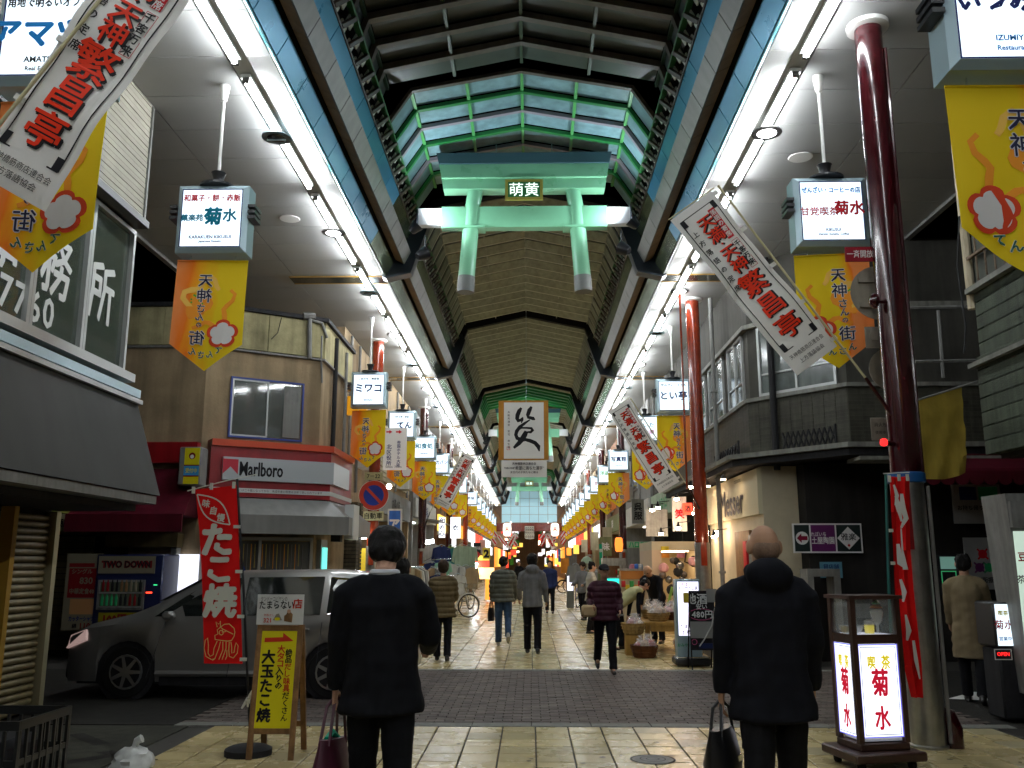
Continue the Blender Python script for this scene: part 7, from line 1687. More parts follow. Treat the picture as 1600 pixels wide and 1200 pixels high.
# ---- right side details
def rightbits():
    # snack stall
    DX, DY = -.32, .6
    t = thing('stall_table', (2.75 + DX, 16.6 + DY, 0), 'low wooden table of the snack stall', 'table')
    MB().box(2.35 + DX, 3.4 + DX, 16.0 + DY, 17.6 + DY, .5, .56, 'stallwood').build('top', t, smooth=False)
    for x in (2.37 + DX, 3.3 + DX):
        for y in (16.02 + DY, 17.5 + DY): MB().box(x, x + .08, y, y + .08, 0, .499, 'stallwood').build('leg', t, smooth=False)
    MB().box(2.46 + DX, 3.29 + DX, 16.02 + DY, 16.06 + DY, .4, .497, 'stallwood').build('apron', t, smooth=False)
    t = thing('stall_case', (3.2, 16.4, 0), 'grey metal side panel of the snack stall', 'display case'); MB().box(3.02, 3.1, 15.5, 16.5, .05, .88, 'greym').build('panel', t, smooth=False)
    rnd = random.Random(9)
    def basket(x, y, r, h, m, lab, z=0., bags=7):
        x += DX; y += DY
        b = thing('basket', (x, y, z), lab, 'basket'); MB().lathe([(r * .72, 0), (r * .8, .02), (r, h), (r * 1.04, h + .01), (r * .96, h), (r * .7, .05)], m, 14, None, (x, y, z)).build('bowl', b)
        k = MB()
        for i in range(3): k.tube([(x + r * (.8 + .08 * i) * math.cos(a * .449) * 1.03, y + r * (.8 + .08 * i) * math.sin(a * .449) * 1.03, z + h * (.2 + .3 * i)) for a in range(15)], .007, m, 5)
        k.build('rim', b)
        for i in range(bags):
            an, rr = rnd.uniform(0, 6.28), r * .65 * math.sqrt(rnd.random()); px, py, pz = x + rr * math.cos(an), y + rr * math.sin(an), z + h * .7; s = rnd.uniform(.08, .12); mb = MB()
            mc = rnd.choice(['snack_a', 'snack_b', 'snack_c', 'snack_d']); mb.lathe([(s * .5, 0), (s * .8, s * .3), (s * .75, s), (s * .2, s * 1.4)], mc, 7, None, (px, py, pz)); mb.build('snack', b)
            mb = MB(); mb.lathe([(s * .6, 0), (s * .95, s * .4), (s * .85, s * 1.05), (s * .25, s * 1.6), (s * .15, s * 1.7), (s * .5, s * 2.1)], 'film', 8, None, (px, py, pz)); mb.build('wrapper', b)
        return b
    basket(2.28, 15.55, .24, .2, 'basket_d', 'dark round basket of wrapped snacks on the ground in front of the stall', 0, 9)
    basket(2.15, 16.0, .22, .18, 'basket_l', 'light woven basket raised at the left front of the stall', .36, 8); MB().box(2.0 + DX, 2.3 + DX, 15.86 + DY, 16.15 + DY, 0, .35, 'stallwood').build('wooden_crate', label='wooden crate under the light woven basket', cat='crate', smooth=False)
    basket(2.65, 16.35, .22, .14, 'basket_l', 'woven tray with red and white bags, front of the table', .565, 9); basket(3.0, 16.7, .22, .14, 'basket_d', 'brown basket with pink wrapped bags, right on the table', .565, 9); basket(2.65, 17.1, .24, .16, 'basket_l', 'wide pale basket at the back left of the table', .565, 10); basket(3.1, 17.3, .2, .2, 'basket_l', 'pale basket at the back right of the table', .565, 8)
    basket(3.12, 15.35, .13, .26, 'basket_l', 'slim pale basket on the ground next to the lit sign', 0, 4); basket(2.93, 15.6, .13, .26, 'basket_l', 'second slim pale basket behind the first one', 0, 4)
    MB().tube([(2.6, 17.6, .8), (2.7, 17.55, 1.15)], [.02, .03], 'p_lime', 6).build('price_stick', label='yellow green stick standing among the snack baskets', cat='stick')
    # internally lit street sign
    Y = 14.75; a, b = at(1054, 905, Y), at(1098, 1022, Y); t = thing('lit_stand_sign', ((a.x + b.x) / 2, Y, 0), 'silver framed white lit stand sign behind the blackboard', 'stand sign')
    MB().rbox(a.x, b.x, Y, Y + .2, .13, a.z, 'alu', .015).build('case', t); c, d = at(1058, 909, Y), at(1094, 993, Y); MB().rect(c.x, d.x, d.z, c.z, 'lit_violet', frameT((0, Y, 0)), .004).build('lit_face', t, smooth=False); T = frameT((0, Y, 0)); mb = MB()
    for s, u, v, k, m in (('そば', 1069, 913, .06, 'redink'), ('むつかり工房', 1075, 919, .07, 'ink'), ('たまる', 1072, 979, .07, 'purple'), ('土産', 1072, 988, .08, 'purple')): p = pxz(u, v, Y); mb.text(s, p.x, p.y, k, m, T, .006, .02, maxw=.3)
    c = pxz(1070, 1008, Y); mb.text('おみやげ', c.x, c.y, .06, 'green', T, .003, .01); mb.build('lettering', t, smooth=False)
    MB().rbox(a.x - .04, b.x + .12, Y - .1, Y + .35, .02, .14, 'black', .03).build('base', t); MB().tube([(a.x - .03, Y - .09, .15), (b.x + .1, Y - .09, .15)], .012, 'chrome', 6).build('rail', t)
    # blackboard
    Y = 14.3; q = lambda u, v: pxz(u, v, Y); a, b = q(1076, 923), q(1119, 1016); t = thing('blackboard', ((a.x + b.x) / 2, Y, 0), 'black board with white chalk writing and plastic sleeves by the pole', 'blackboard')
    T = frameT((0, Y, 0)); MB().fbox(a.x, b.x, b.y, a.y, -.03, .01, .02, 'mblack', T).build('frame', t, smooth=False); MB().box(a.x + .021, b.x - .021, Y + .002, Y + .02, b.y + .021, a.y - .021, 'slate').build('board', t, smooth=False)
    for x in (a.x, b.x - .025): MB().tube([(x + .01, Y + .01, b.y), (x + .01, Y - .02, 0)], .012, 'mblack', 6).build('leg', t); MB().tube([(x + .01, Y + .03, a.y - .1), (x + .01, Y + .35, 0)], .012, 'mblack', 6).build('leg', t)
    mb = MB()
    for s, u, v, k in (('地酒', 1088, 936, .17), ('安い', 1096, 948, .09), ('480円', 1097, 960, .13)): p = q(u, v); mb.text(s, p.x, p.y, k, 'chalk', T, .004, .02)
    p = q(1096, 960); mb.stroke([(p.x + .2 * math.cos(i * .5), p.y + .085 * math.sin(i * .5)) for i in range(14)], .008, 'pink', T, .004); p = q(1085, 1003); mb.stroke([(p.x + .04 * math.cos(i * .6), p.y + .04 * math.sin(i * .6)) for i in range(12)], .008, 'pink', T, .004); mb.build('chalk_writing', t, smooth=False)
    for (u0, v0, u1, v1) in ((1078, 971, 1116, 997), (1103, 920, 1120, 941)): c, d = q(u0, v0), q(u1, v1); MB().box(c.x, d.x, Y - .02, Y - .014, d.y, c.y, 'sleeve').build('plastic_sleeve', t, smooth=False)
    c, d = q(1067, 926), q(1076, 942); MB().rbox(c.x, d.x, Y - .04, Y, d.y, c.y, 'p_yel', .012).build('yellow_box', t); mb = MB().tube([at(1117, 950, Y - .03), at(1112, 978, Y - .04), at(1100, 1000, Y - .03), at(1093, 1010, Y - .03)], .01, 'p_white', 6).build('strap', t)
    c, d = q(1092, 1005), q(1125, 1013); MB().box(c.x, d.x, Y - .02, Y + .1, d.y, c.y, 'p_navy').build('tray', t, smooth=False)
    # cream kiosk with silver wrapped balls
    t = thing('cream_kiosk', (3.4, 21.6, 0), 'cream fronted kiosk hung with dark and silvery bags behind the vermilion pole', 'kiosk')
    a, b = at(1018, 846, 21.5), at(1095, 846, 21.5); MB().box(a.x, 4.05, 21.5, 23.9, 1.9, a.z, 'cream').box(a.x, a.x + .22, 21.5, 23.9, 0, 1.899, 'cream_o').box(3.98, 4.05, 21.6, 23.9, 0, 1.899, 'cream').box(a.x + .221, 3.979, 23.7, 23.9, 0, 1.899, 'cream').build('front', t, smooth=False)
    MB().box(a.x + .4, 3.8, 22, 23, 1.86, 1.895, 'glow_warm').build('lamp', t, smooth=False)
    for i in range(17):
        u = 1034 + rnd.random() * 52; v = 872 + rnd.random() * 62; p = at(u, v, 21.3); r = rnd.uniform(.07, .13); MB().lathe([(.02, r), (r * .8, r * .6), (r, 0), (r * .8, -r * .6), (.02, -r)], rnd.choice(['silverbag', 'silverbag', 'silverbag2', 'p_black', 'snack_b']), 9, None, tuple(p)).build('bag', t)
    for (u, v, tx, m) in ((1039, 857, 'SALE', 'p_yel'), (1040, 868, '特価', 'p_orange'), (1064, 868, '新', 'p_pink')): p = at(u, v, 21.45); MB().box(p.x - .09, p.x + .09, 21.46, 21.49, p.z - .05, p.z + .05, m).build('label', t, smooth=False)
    for x in (3.1, 3.5): MB().tube([at(1072 + (x - 3.1) * 40, 862, 21.3), at(1070 + (x - 3.1) * 40, 878, 21.3), at(1076 + (x - 3.1) * 40, 880, 21.3)], .02, 'p_black', 5).build('strap', t)
    # orange counter and shelves of the next shop
    Y = 23.2; t = thing('orange_counter', (2.6, Y, 0), 'orange lit counter stand with steel top behind the stooping people', 'counter'); a, b = at(970, 890, Y), at(1018, 905, Y); MB().box(a.x, b.x, Y, Y + .5, b.z, a.z - .03, 'orange_p').build('front_panel', t, smooth=False); MB().box(a.x - .03, b.x + .03, Y - .03, Y + .53, a.z - .028, a.z + .02, 'steel').build('top', t, smooth=False); MB().box(a.x, b.x, Y + .02, Y + .5, .05, b.z - .002, 'p_cream').build('body', t, smooth=False)
    for i in range(7): p = at(974 + i * 6.5, 912 + (i % 2) * 6, Y - .05); MB().rbox(p.x - .05, p.x + .05, Y - .1, Y - .02, p.z - .08, p.z + .07, ['p_red', 'p_yel', 'p_green', 'p_orange'][i % 4], .01).build('goods', t)
    for i in range(5): p = at(988 + i * 6, 884, Y + .2); MB().lathe([(.07, 0), (.08, .03), (.06, .1), (.02, .12)], ['p_pink', 'p_blue', 'p_white', 'skyblue', 'p_teal'][i], 10, None, (p.x, Y + .2, a.z + .021)).build('dish', t)
    # projecting signs and bulbs
    for (u0, v0, u1, v1, Y, m, tx, ink, lb) in ((1050, 776, 1074, 830, 20.2, 'p_white', '笑', 'redink', 'white projecting sign board left of the vermilion pole'), (1067, 786, 1082, 804, 20.0, 'sg_r', '酒', 'ink', 'small red lit sign box left of the vermilion pole'), (1009, 796, 1044, 838, 22.5, 'steel', '', 'ink', 'shiny steel sheet sign hanging over the kiosk'), (987, 780, 1007, 818, 27.0, 'p_grey', '呉服', 'ink', 'grey vertical sign with blurred black writing further right'), (937, 839, 956, 869, 32, 'p_olive', '味', 'ban_w', 'olive green signboard with dark picture square'), (980, 846, 1018, 856, 25.5, 'p_sage', 'ハロハロ', 'green', 'pale green sign strip over the glass shop'), (872, 858, 876, 878, 52, 'p_blue', '駐', 'ban_w', 'small blue vertical sign far on the right'), (876, 872, 889, 896, 48, 'p_orange', '', 'ink', 'flat brown panel standing far on the right')):
        a, b = at(u0, v0, Y), at(u1, v1, Y); t = thing('projecting_sign', tuple(a), lb, 'sign'); MB().box(a.x, b.x, Y, Y + .1, b.z, a.z, m).build('board', t, smooth=False)
        if tx: MB().text(tx, (a.x + b.x) / 2, (a.z + b.z) / 2, min((b.x - a.x) * .7, (a.z - b.z) / len(tx) * .8 if len(tx) < 3 else .2), ink, frameT((0, Y, 0)), .005, .03, vert=(len(tx) == 2), maxw=(b.x - a.x) * .85, res=1).build('lettering', t, smooth=False)
    labs = ['highest bulb beside the vermilion pole', 'bulb left of the highest one', 'bulb over the steel sheet sign, right of a pair', 'bulb over the steel sheet sign, left of a pair', 'bulb under the steel sheet sign', 'bulb under the white projecting sign', 'bulb right of the vermilion pole by the drain pipe', 'bulb in front of the small red lit sign']
    for i, (u, v) in enumerate(((1079, 760), (1057, 779), (1028, 792), (1019, 796), (1033, 833), (1060, 824), (1116, 837), (1085, 801))):
        Y = 19.6 if i != 6 else 17.5; p = at(u, v, Y); t = thing('spot_bulb', tuple(p), 'bare warm ' + labs[i], 'lamp', 'bare warm bulbs round the right hand shop fronts'); MB().lathe([(.0, -.05), (.045, -.04), (.05, 0), (.03, .03)], 'bulb', 10, None, tuple(p)).build('bulb', t); MB().lathe([(.06, .0), (.03, .05), (.015, .12)], 'mblack', 10, None, tuple(p)).tube([(p.x, p.y, p.z + .1), (p.x + .25, p.y, p.z + .13)], .008, 'mblack', 4).build('socket', t)
    # orange lantern
    p = at(967, 851, 31); t = thing('paper_lantern', tuple(p), 'glowing orange paper lantern beside the dark red pole on the right', 'lantern'); MB().lathe([(.08, -.24), (.12, -.2), (.14, 0), (.12, .2), (.08, .24)], 'lant_o', 14, None, tuple(p)).build('shade', t); MB().lathe([(.085, .24), (.085, .27)], 'black', 10, None, tuple(p)).lathe([(.085, -.27), (.085, -.24)], 'black', 10, None, tuple(p)).build('rim', t)
    Y = 30; a, b = at(936, 850, Y), at(942, 890, Y); t = thing('green_nobori', tuple(a), 'narrow green upright banner on the right', 'banner'); MB().box(a.x, b.x, Y, Y + .02, b.z, a.z, 'p_teal2').build('cloth', t, smooth=False); MB().tube([(b.x, Y, 0), (b.x, Y, a.z + .05)], .012, 'p_white', 5).build('pole', t); MB().text('茶', (a.x + b.x) / 2, (a.z + b.z) / 2 + .2, .12, 'ban_w', frameT((0, Y, 0)), .004, .02).build('lettering', t, smooth=False)
    Y = 24.5; a, b = at(948, 904, Y), at(968, 919, Y); t = thing('teal_screen', tuple(a), 'bright turquoise lit screen on the counter behind the walking man', 'screen'); MB().rbox(a.x - .03, b.x + .03, Y, Y + .3, b.z - .03, a.z + .03, 'greym', .01).build('case', t); MB().rect(a.x, b.x, b.z, a.z, 'teal_lit', frameT((0, Y, 0)), .004).build('display', t, smooth=False); MB().box(a.x - .05, b.x + .1, Y, Y + .5, 0, b.z - .035, 'p_teal').build('stand', t, smooth=False)
    Y = 27.5; t = thing('glass_counter', (2.4, Y, 0), 'grey glass topped counter with small goods, right side', 'counter'); a, b = at(941, 872, Y), at(978, 884, Y); MB().box(a.x, b.x, Y, Y + .5, b.z, a.z, 'steel').build('upper_case', t, smooth=False); MB().box(a.x, b.x, Y + .02, Y + .5, .05, .9, 'p_grey').build('body', t, smooth=False)
    for i in range(8): x = a.x + .05 + i * (b.x - a.x - .1) / 8; MB().rbox(x, x + .07, Y + .05, Y + .15, .901, 1.05 + .06 * (i % 3), ['p_pink', 'p_white', 'p_tan', 'p_green'][i % 4], .008).build('goods', t)
    Y = 33; a, b = at(885, 897, Y), at(897, 925, Y); t = thing('lit_floor_sign', tuple(a), 'bluish white lit floor sign beside the parked bicycles', 'sign'); MB().rbox(a.x, b.x, Y, Y + .2, .02, a.z, 'greyc', .02).build('case', t); MB().rect(a.x + .03, b.x - .03, b.z + .05, a.z - .05, 'lit_violet', frameT((0, Y, 0)), .005).build('lit_face', t, smooth=False)
    t = thing('shirt_display', (1.9, 31, 0), 'grey jacket and round hat displayed on a stand right of centre', 'shirt display'); p = at(899, 882, 31); garment(t, p.x, p.y, p.z, .5, .6, 'p_grey').build('jacket', t, smooth=False); p2 = at(917, 880, 30.5); MB().lathe([(.2, 0), (.19, .1), (.1, .2), (.01, .23)], 'p_sage', 12, None, tuple(p2)).build('hat', t); MB().tube([(p.x, p.y, 0), tuple(p)], .015, 'chrome', 5).tube([(p2.x, p2.y, 0), tuple(p2)], .015, 'chrome', 5).build('stand', t)
    rack(2.35, 35, 8, 1.3, R(100), 'rack of dark clothes on the right beyond the lit floor sign', ['p_grey', 'p_black', 'p_brown', 'p_olive'], 6, 1.4)
rightbits()

# ---- bicycles
def bicycle(x, y, rot, label, frame_m, basket=True, sc=1.):
    T = Matrix.Translation((x, y, 0)) @ Matrix.Rotation(rot, 4, 'Z') @ Matrix.Scale(sc, 4); t = thing('bicycle', (x, y, 0), label, 'bicycle', 'bicycles parked in the arcade'); r = .33
    for cx_ in (-.53, .53):
        w = MB(); w.tube([T @ Vector((cx_ + r * math.cos(a * math.pi / 12), 0, r + .02 + r * math.sin(a * math.pi / 12))) for a in range(25)], .018, 'rubber', 6, caps=False); wo = w.build('wheel', t)
        w = MB(); w.tube([T @ Vector((cx_ + (r - .025) * math.cos(a * math.pi / 12), 0, r + .02 + (r - .025) * math.sin(a * math.pi / 12))) for a in range(25)], .010, 'chrome', 5, caps=False); w.tube([T @ Vector((cx_, -.05, r + .02)), T @ Vector((cx_, .05, r + .02))], .025, 'chrome', 8); w.build('rim', wo)
        w = MB()
        for k in range(16): a = k * math.pi / 8; w.tube([T @ Vector((cx_, .02 * (-1) ** k, r + .02)), T @ Vector((cx_ + (r - .03) * math.cos(a), 0, r + .02 + (r - .03) * math.sin(a)))], .0022, 'chrome', 3)
        w.build('spokes', wo)
        MB().tube([T @ Vector((cx_ + (r + .03) * math.cos(a), 0, r + .02 + (r + .03) * math.sin(a))) for a in [math.pi * (.1 + .9 * k / 8) + (0 if cx_ < 0 else -.3) for k in range(9)]], .02, frame_m, 5).build('mudguard', t)
    f = MB(); V = lambda a, b, c=0: T @ Vector((a, c, b))
    f.tube([V(-.53, .35), V(-.08, .3), V(-.2, .8)], .016, frame_m, 7).tube([V(-.53, .35), V(-.17, .68)], .010, frame_m, 6).tube([V(-.08, .3), V(.1, .33), V(.38, .78)], .02, frame_m, 7).tube([V(.53, .35), V(.42, .7), V(.36, .95)], .016, frame_m, 7).build('frame', t)
    MB().tube([V(.3, 1.0, -.27), V(.36, 1.02, -.2), V(.4, .98, 0), V(.36, 1.02, .2), V(.3, 1.0, .27)], .011, 'chrome', 6).build('handlebar', t)
    MB().rbox(-.36, -.1, -.08, .08, .84, .9, 'mblack', .025, T).tube([V(-.2, .78), V(-.22, .85)], .012, 'chrome', 6).build('saddle', t)
    MB().tube([V(-.08, .3, -.14), V(-.08, .3, .14)], .012, 'chrome', 6).lathe([(.09, -.004), (.09, .004)], 'chrome', 14, T @ Matrix.Translation((-.08, .05, .3)) @ Matrix.Rotation(R(90), 4, 'X')).box(-.13, -.03, .14, .2, .29, .31, 'mblack', T).box(-.13, -.03, -.2, -.14, .29, .31, 'mblack', T).build('crank', t)
    if basket:
        b = MB(); z0, z1 = .74, .98
        for k in range(9): yy = -.16 + .04 * k; b.tube([V(.68, z0, yy * .8), V(.74, z1, yy)], .0035, 'chrome', 3).tube([V(.5, z0, yy * .8), V(.46, z1, yy)], .0035, 'chrome', 3)
        for k in range(5): xx = .5 + .045 * k; b.tube([V(xx, z0, .13), V(xx, z1, .16)], .0035, 'chrome', 3).tube([V(xx, z0, -.13), V(xx, z1, -.16)], .0035, 'chrome', 3)
        for zz, e in ((z0, .0), (z0 + .12, .01), (z1, .03)): b.tube([V(.5 - e, zz, -.13 - e), V(.7 + e, zz, -.13 - e), V(.7 + e, zz, .13 + e), V(.5 - e, zz, .13 + e), V(.5 - e, zz, -.13 - e)], .005, 'chrome', 4)
        b.build('basket', t)
p = ground(722, 968); bicycle(p.x - .35, p.y + .6, R(25), 'silver bicycle with blue mudguard right of the woman in the brown coat', 'silverframe')
p = ground(735, 955); bicycle(p.x - .25, p.y + .5, R(70), 'silver bicycle standing behind the first one by the clothes racks', 'silverframe', False)
p = ground(866, 925); bicycle(p.x + .3, p.y, R(15), 'dark bicycle leaning near the far right clothes, left of a pair', 'mblack')
p = ground(882, 927); bicycle(p.x + .4, p.y, R(20), 'dark bicycle with silver wheels, right of a pair beside the lit floor sign', 'mblack')
p = ground(893, 950); bicycle(p.x + .35, p.y + .3, R(75), 'blue rimmed bicycle partly hidden by the man walking toward us', 'blueframe', False)

# ---- the silver car
def car():
    x0 = at(97, 1000, 11.2).x; L = 4.17; y0, y1 = 11.15, 12.85; W2 = (y1 - y0) / 2; yc = (y0 + y1) / 2
    t = thing('parked_car', (x0 + L / 2, yc, 0), 'silver people carrier crossing the street behind the red octopus banner', 'car')
    # stations along x: (x, z_low, z_belt, z_roof, halfwidth belt, halfwidth roof)
    S = [(0.0, .26, .56, .60, .62, .54), (.08, .20, .70, .76, .77, .66), (.32, .20, .82, .87, .83, .72), (.75, .20, .88, .97, .85, .68), (1.05, .20, .90, 1.10, .86, .64), (1.6, .20, .92, 1.40, .86, .61), (2.1, .20, .93, 1.50, .86, .60), (3.2, .20, .94, 1.51, .86, .60), (3.7, .20, .95, 1.46, .85, .59), (4.0, .24, .93, 1.22, .80, .56), (4.13, .30, .88, 1.0, .74, .56), (4.17, .36, .70, .78, .68, .58)]
    wx = (.82, 3.32); wr = .31
    body = MB(); rings = []
    def zlow(x):
        z = .2
        for c in wx:
            d = abs(x - c)
            if d < wr + .055: z = max(z, .31 + math.sqrt(max(0, (wr + .055) ** 2 - d * d)))
        return z
    import bisect
    xs = sorted(set([s[0] for s in S] + [c + (wr + .055) * math.cos(a * math.pi / 10) for c in wx for a in range(11)] + [c + k * .012 + (wr + .055) * k for c in wx for k in (-1, 1)]))
    def lerpS(x):
        i = max(1, min(len(S) - 1, bisect.bisect_left([s[0] for s in S], x))); a, b = S[i - 1], S[i]; k = (x - a[0]) / (b[0] - a[0]); return [a[j] + (b[j] - a[j]) * k for j in range(6)]
    vs = []; n = 12
    for x in xs:
        _, zl, zb, zr, wb, wr2 = lerpS(x); zl2 = max(zl, zlow(x)); zl2 = min(zl2, zb - .06)
        prof = [(-wb * .96, zl2), (-wb, zl2 + (zb - zl2) * .35), (-wb * 1.0, zl2 + (zb - zl2) * .7), (-wb * .985, zb), (-(wb * .35 + wr2 * .65), zb + (zr - zb) * .62), (-wr2, zr - (zr - zb) * .07), (-wr2 * .7, zr + .012)]
        prof = prof + [(-a, b) for a, b in prof[::-1]]
        vs += [(x0 + x, yc + a, b) for a, b in prof]
    m = 14; fs = []; mats = []
    for i in range(len(xs) - 1):
        for k in range(m - 1): fs.append((i * m + k, i * m + k + 1, (i + 1) * m + k + 1, (i + 1) * m + k))
    fs += [tuple(range(m))[::-1], tuple(range((len(xs) - 1) * m, len(xs) * m))]
    body.add(vs, fs, 'carpaint'); body.build('body', t, ang=50)
    # under floor and wheel wells
    MB().box(x0 + .2, x0 + L - .2, y0 + .1, y1 - .1, .17, .3, 'mblack').box(x0 + 1.24, x0 + 2.9, y0 + .01, y0 + .06, .16, .26, 'mblack').build('underbody', t, smooth=False)
    for c in wx:
        MB().lathe([(wr + .05, 0), (wr + .05, .35), (.02, .35)], 'mblack', 20, frameT((x0 + c, y0 + .4, .31))).build('wheel_arch', t)
    for c in wx:
        for (yy, s) in ((y0 + .04, 1), (y1 - .04, -1)):
            T = frameT((x0 + c, yy, .31), (s, 0, 0), (0, 0, 1)); w = MB().lathe([(.2, .0), (wr - .02, .005), (wr, -.03), (wr, -.17), (wr - .02, -.2)], 'rubber', 26, T).build('wheel', t)
            rim = MB().lathe([(.205, .004), (.2, .016), (.18, .012)], 'alloy', 20, T).disc((0, 0), .18, 'mblack', T, 18, None, .0165).disc((0, 0), .05, 'alloy', T, 12, None, .024)
            for k in range(7): a = k * 2 * math.pi / 7; rim.stroke([(.04 * math.cos(a), .04 * math.sin(a)), (.19 * math.cos(a), .19 * math.sin(a))], [.05, .035], 'alloy', T, .02)
            rim.build('rim', w)
    # side glazing, both sides
    def side(s):
        yy = lambda x, z: (yc - s * (lambda q: (q[4] + (q[4] * .35 + q[5] * .65 - q[4]) * min(1, (z - q[2]) / max(.01, (q[3] - q[2]) * .62)) if z < q[2] + (q[3] - q[2]) * .62 else (q[4] * .35 + q[5] * .65) + (q[5] - (q[4] * .35 + q[5] * .65)) * (z - q[2] - (q[3] - q[2]) * .62) / max(.01, (q[3] - q[2]) * .31)))(lerpS(x)) - s * .006)
        for nm, pts in (('front_side_window', [(1.12, .96), (1.45, 1.2), (1.72, 1.37), (2.12, 1.42), (2.12, .97)]), ('rear_side_window', [(2.2, .975), (2.2, 1.425), (3.15, 1.435), (3.15, .985)]), ('quarter_window', [(3.23, .99), (3.23, 1.43), (3.62, 1.40), (3.85, 1.2), (3.85, 1.02)])):
            mb = MB(); mb.poly([(x0 + x, yy(x, z), z) for x, z in (pts if s < 0 else pts[::-1])], 'car_glass'); mb.build(nm, t, smooth=False)
        # sill, door seams, handles
        for x in (1.28, 2.16, 3.19): MB().tube([(x0 + x, yy(x, z) + s * .004, z) for z in (.3, .6, .9)], .004, 'mblack', 4).build('door_seam', t)
        for x in (1.98, 2.98): MB().rbox(x0 + x - .08, x0 + x + .06, *sorted((yc - s * .87, yc - s * .90)), .80, .83, 'carpaint', .008).build('door_handle', t)
        MB().rbox(x0 + 1.28, x0 + 1.42, *sorted((yc - s * .88, yc - s * 1.02)), .93, 1.03, 'carpaint', .03).build('door_mirror', t)
        MB().tube([(x0 + 1.2, yc - s * .86, .30), (x0 + 2.95, yc - s * .86, .30)], .035, 'carpaint', 6).build('side_skirt', t)
    side(1); side(-1)
    # windscreen, lamps, bumper
    mb = MB(); z = lambda x: lerpS(x); 
    mb.poly([(x0 + 1.07, yc - .60, 1.13), (x0 + 1.6, yc - .55, 1.42), (x0 + 1.6, yc + .55, 1.42), (x0 + 1.07, yc + .60, 1.13)], 'car_glass').build('windscreen', t, smooth=False)
    mb = MB().poly([(x0 + 4.02, yc - .5, 1.22), (x0 + 4.02, yc + .5, 1.22), (x0 + 4.142, yc + .54, .99), (x0 + 4.142, yc - .54, .99)], 'car_glass').build('rear_window', t, smooth=False)
    for s in (-1, 1):
        mb = MB(); a = [(x0 + .02, yc + s * .62, .60), (x0 + .08, yc + s * .785, .58), (x0 + .34, yc + s * .85, .68), (x0 + .32, yc + s * .81, .80), (x0 + .07, yc + s * .67, .72)]; c = [(p[0] - .02, p[1] + s * .02, p[2] + .01) for p in a]; n = 5
        mb.add(a + c, [tuple(range(5)), tuple(range(5, 10))[::-1]] + [(i, 5 + i, 5 + (i + 1) % 5, (i + 1) % 5) for i in range(5)], 'headlamp').build('headlight', t)
        MB().rbox(x0 + 4.08, x0 + 4.19, *sorted((yc + s * .5, yc + s * .72)), .7, .95, 'tail', .02).build('tail_light', t)
    MB().rbox(x0 - .03, x0 + .12, yc - .6, yc + .6, .2, .4, 'mblack', .03).build('grille', t); MB().rbox(x0 + 4.12, x0 + 4.22, yc - .68, yc + .68, .25, .5, 'carpaint', .03).build('rear_bumper', t)
car()
# ================================================================ PEOPLE
M['greenscarf'] = mat('green_scarf', (.0, .35, .2), .6)
from mathutils import noise
M['suit'] = mat('black_suit_cloth', (.006, .0065, .009), .85, spec=.12, ns=30, na=.2)
M['coatk'] = mat('black_coat_cloth', (.007, .0075, .011), .85, spec=.12, ns=20, na=.25)
M['denim'] = mat('blue_denim', (.05, .09, .16), .85, spec=.12, ns=12, na=.35)
M['trk'] = mat('black_trousers', (.008, .008, .010), .85, spec=.12, ns=10, na=.2)
M['puf_b'] = mat('brown_puffer', (.13, .095, .045), .6, spec=.12, ns=8, na=.25)
M['puf_g'] = mat('olive_grey_puffer', (.10, .105, .085), .6, spec=.12, ns=8, na=.25)
M['hood_g'] = mat('grey_hoodie', (.17, .17, .175), .85, spec=.12, ns=8, na=.25)
M['puf_m'] = mat('maroon_puffer', (.05, .015, .025), .55, spec=.12, ns=8, na=.25)
M['vest_c'] = mat('cream_vest', (.48, .47, .25), .8, ns=8, na=.15)
M['beige'] = mat('beige_coat', (.20, .155, .09), .8, spec=.12, ns=5, na=.2)
M['olv'] = mat('olive_coat', (.20, .20, .13), .85, spec=.12, ns=5, na=.2)
M['ltcoat'] = mat('pale_coat', (.42, .40, .34), .85, ns=5, na=.15)
M['hairk'] = mat('black_hair', (.010, .009, .009), .45, spec=.12, ns=60, na=.5, bump=.8, bs=250)
M['hairb'] = mat('brown_hair', (.05, .03, .018), .5, spec=.12, ns=60, na=.5, bump=.8, bs=250)
M['shoe'] = mat('black_shoe', (.012, .011, .01), .4); M['shoew'] = mat('pale_sneaker', (.4, .38, .33), .6)
M['shirtw'] = mat('white_shirt', (.6, .62, .66), .8); M['bagm'] = mat('maroon_bag', (.07, .012, .03), .45, ns=10, na=.25); M['bagk'] = mat('black_bag', (.012, .012, .014), .35, ns=10, na=.25); M['paperb'] = mat('brown_paper_bag', (.42, .3, .16), .75)
M['stub'] = mat('shaved_scalp', (.30, .19, .13), .6, ns=90, na=.3, spec=.2); M['lip'] = mat('lip', (.3, .1, .08), .5); M['eye'] = mat('dark_eye', (.01, .008, .008), .2); M['capk'] = mat('black_cap', (.015, .015, .018), .7, spec=.12)
def ellip(mb, c, r, m, n=14, k=9, T=None):
    vs = []; 
    for j in range(1, k):
        a = math.pi * j / k
        for i in range(n): b = 2 * math.pi * i / n; vs.append((c[0] + r[0] * math.sin(a) * math.cos(b), c[1] + r[1] * math.sin(a) * math.sin(b), c[2] - r[2] * math.cos(a)))
    vs += [(c[0], c[1], c[2] - r[2]), (c[0], c[1], c[2] + r[2])]; B = (k - 1) * n
    fs = [(j * n + i, j * n + (i + 1) % n, (j + 1) * n + (i + 1) % n, (j + 1) * n + i) for j in range(k - 2) for i in range(n)]
    fs += [(B, (i + 1) % n, i) for i in range(n)] + [(B + 1, (k - 2) * n + i, (k - 2) * n + (i + 1) % n) for i in range(n)]
    return mb.add(vs, fs, m, T)
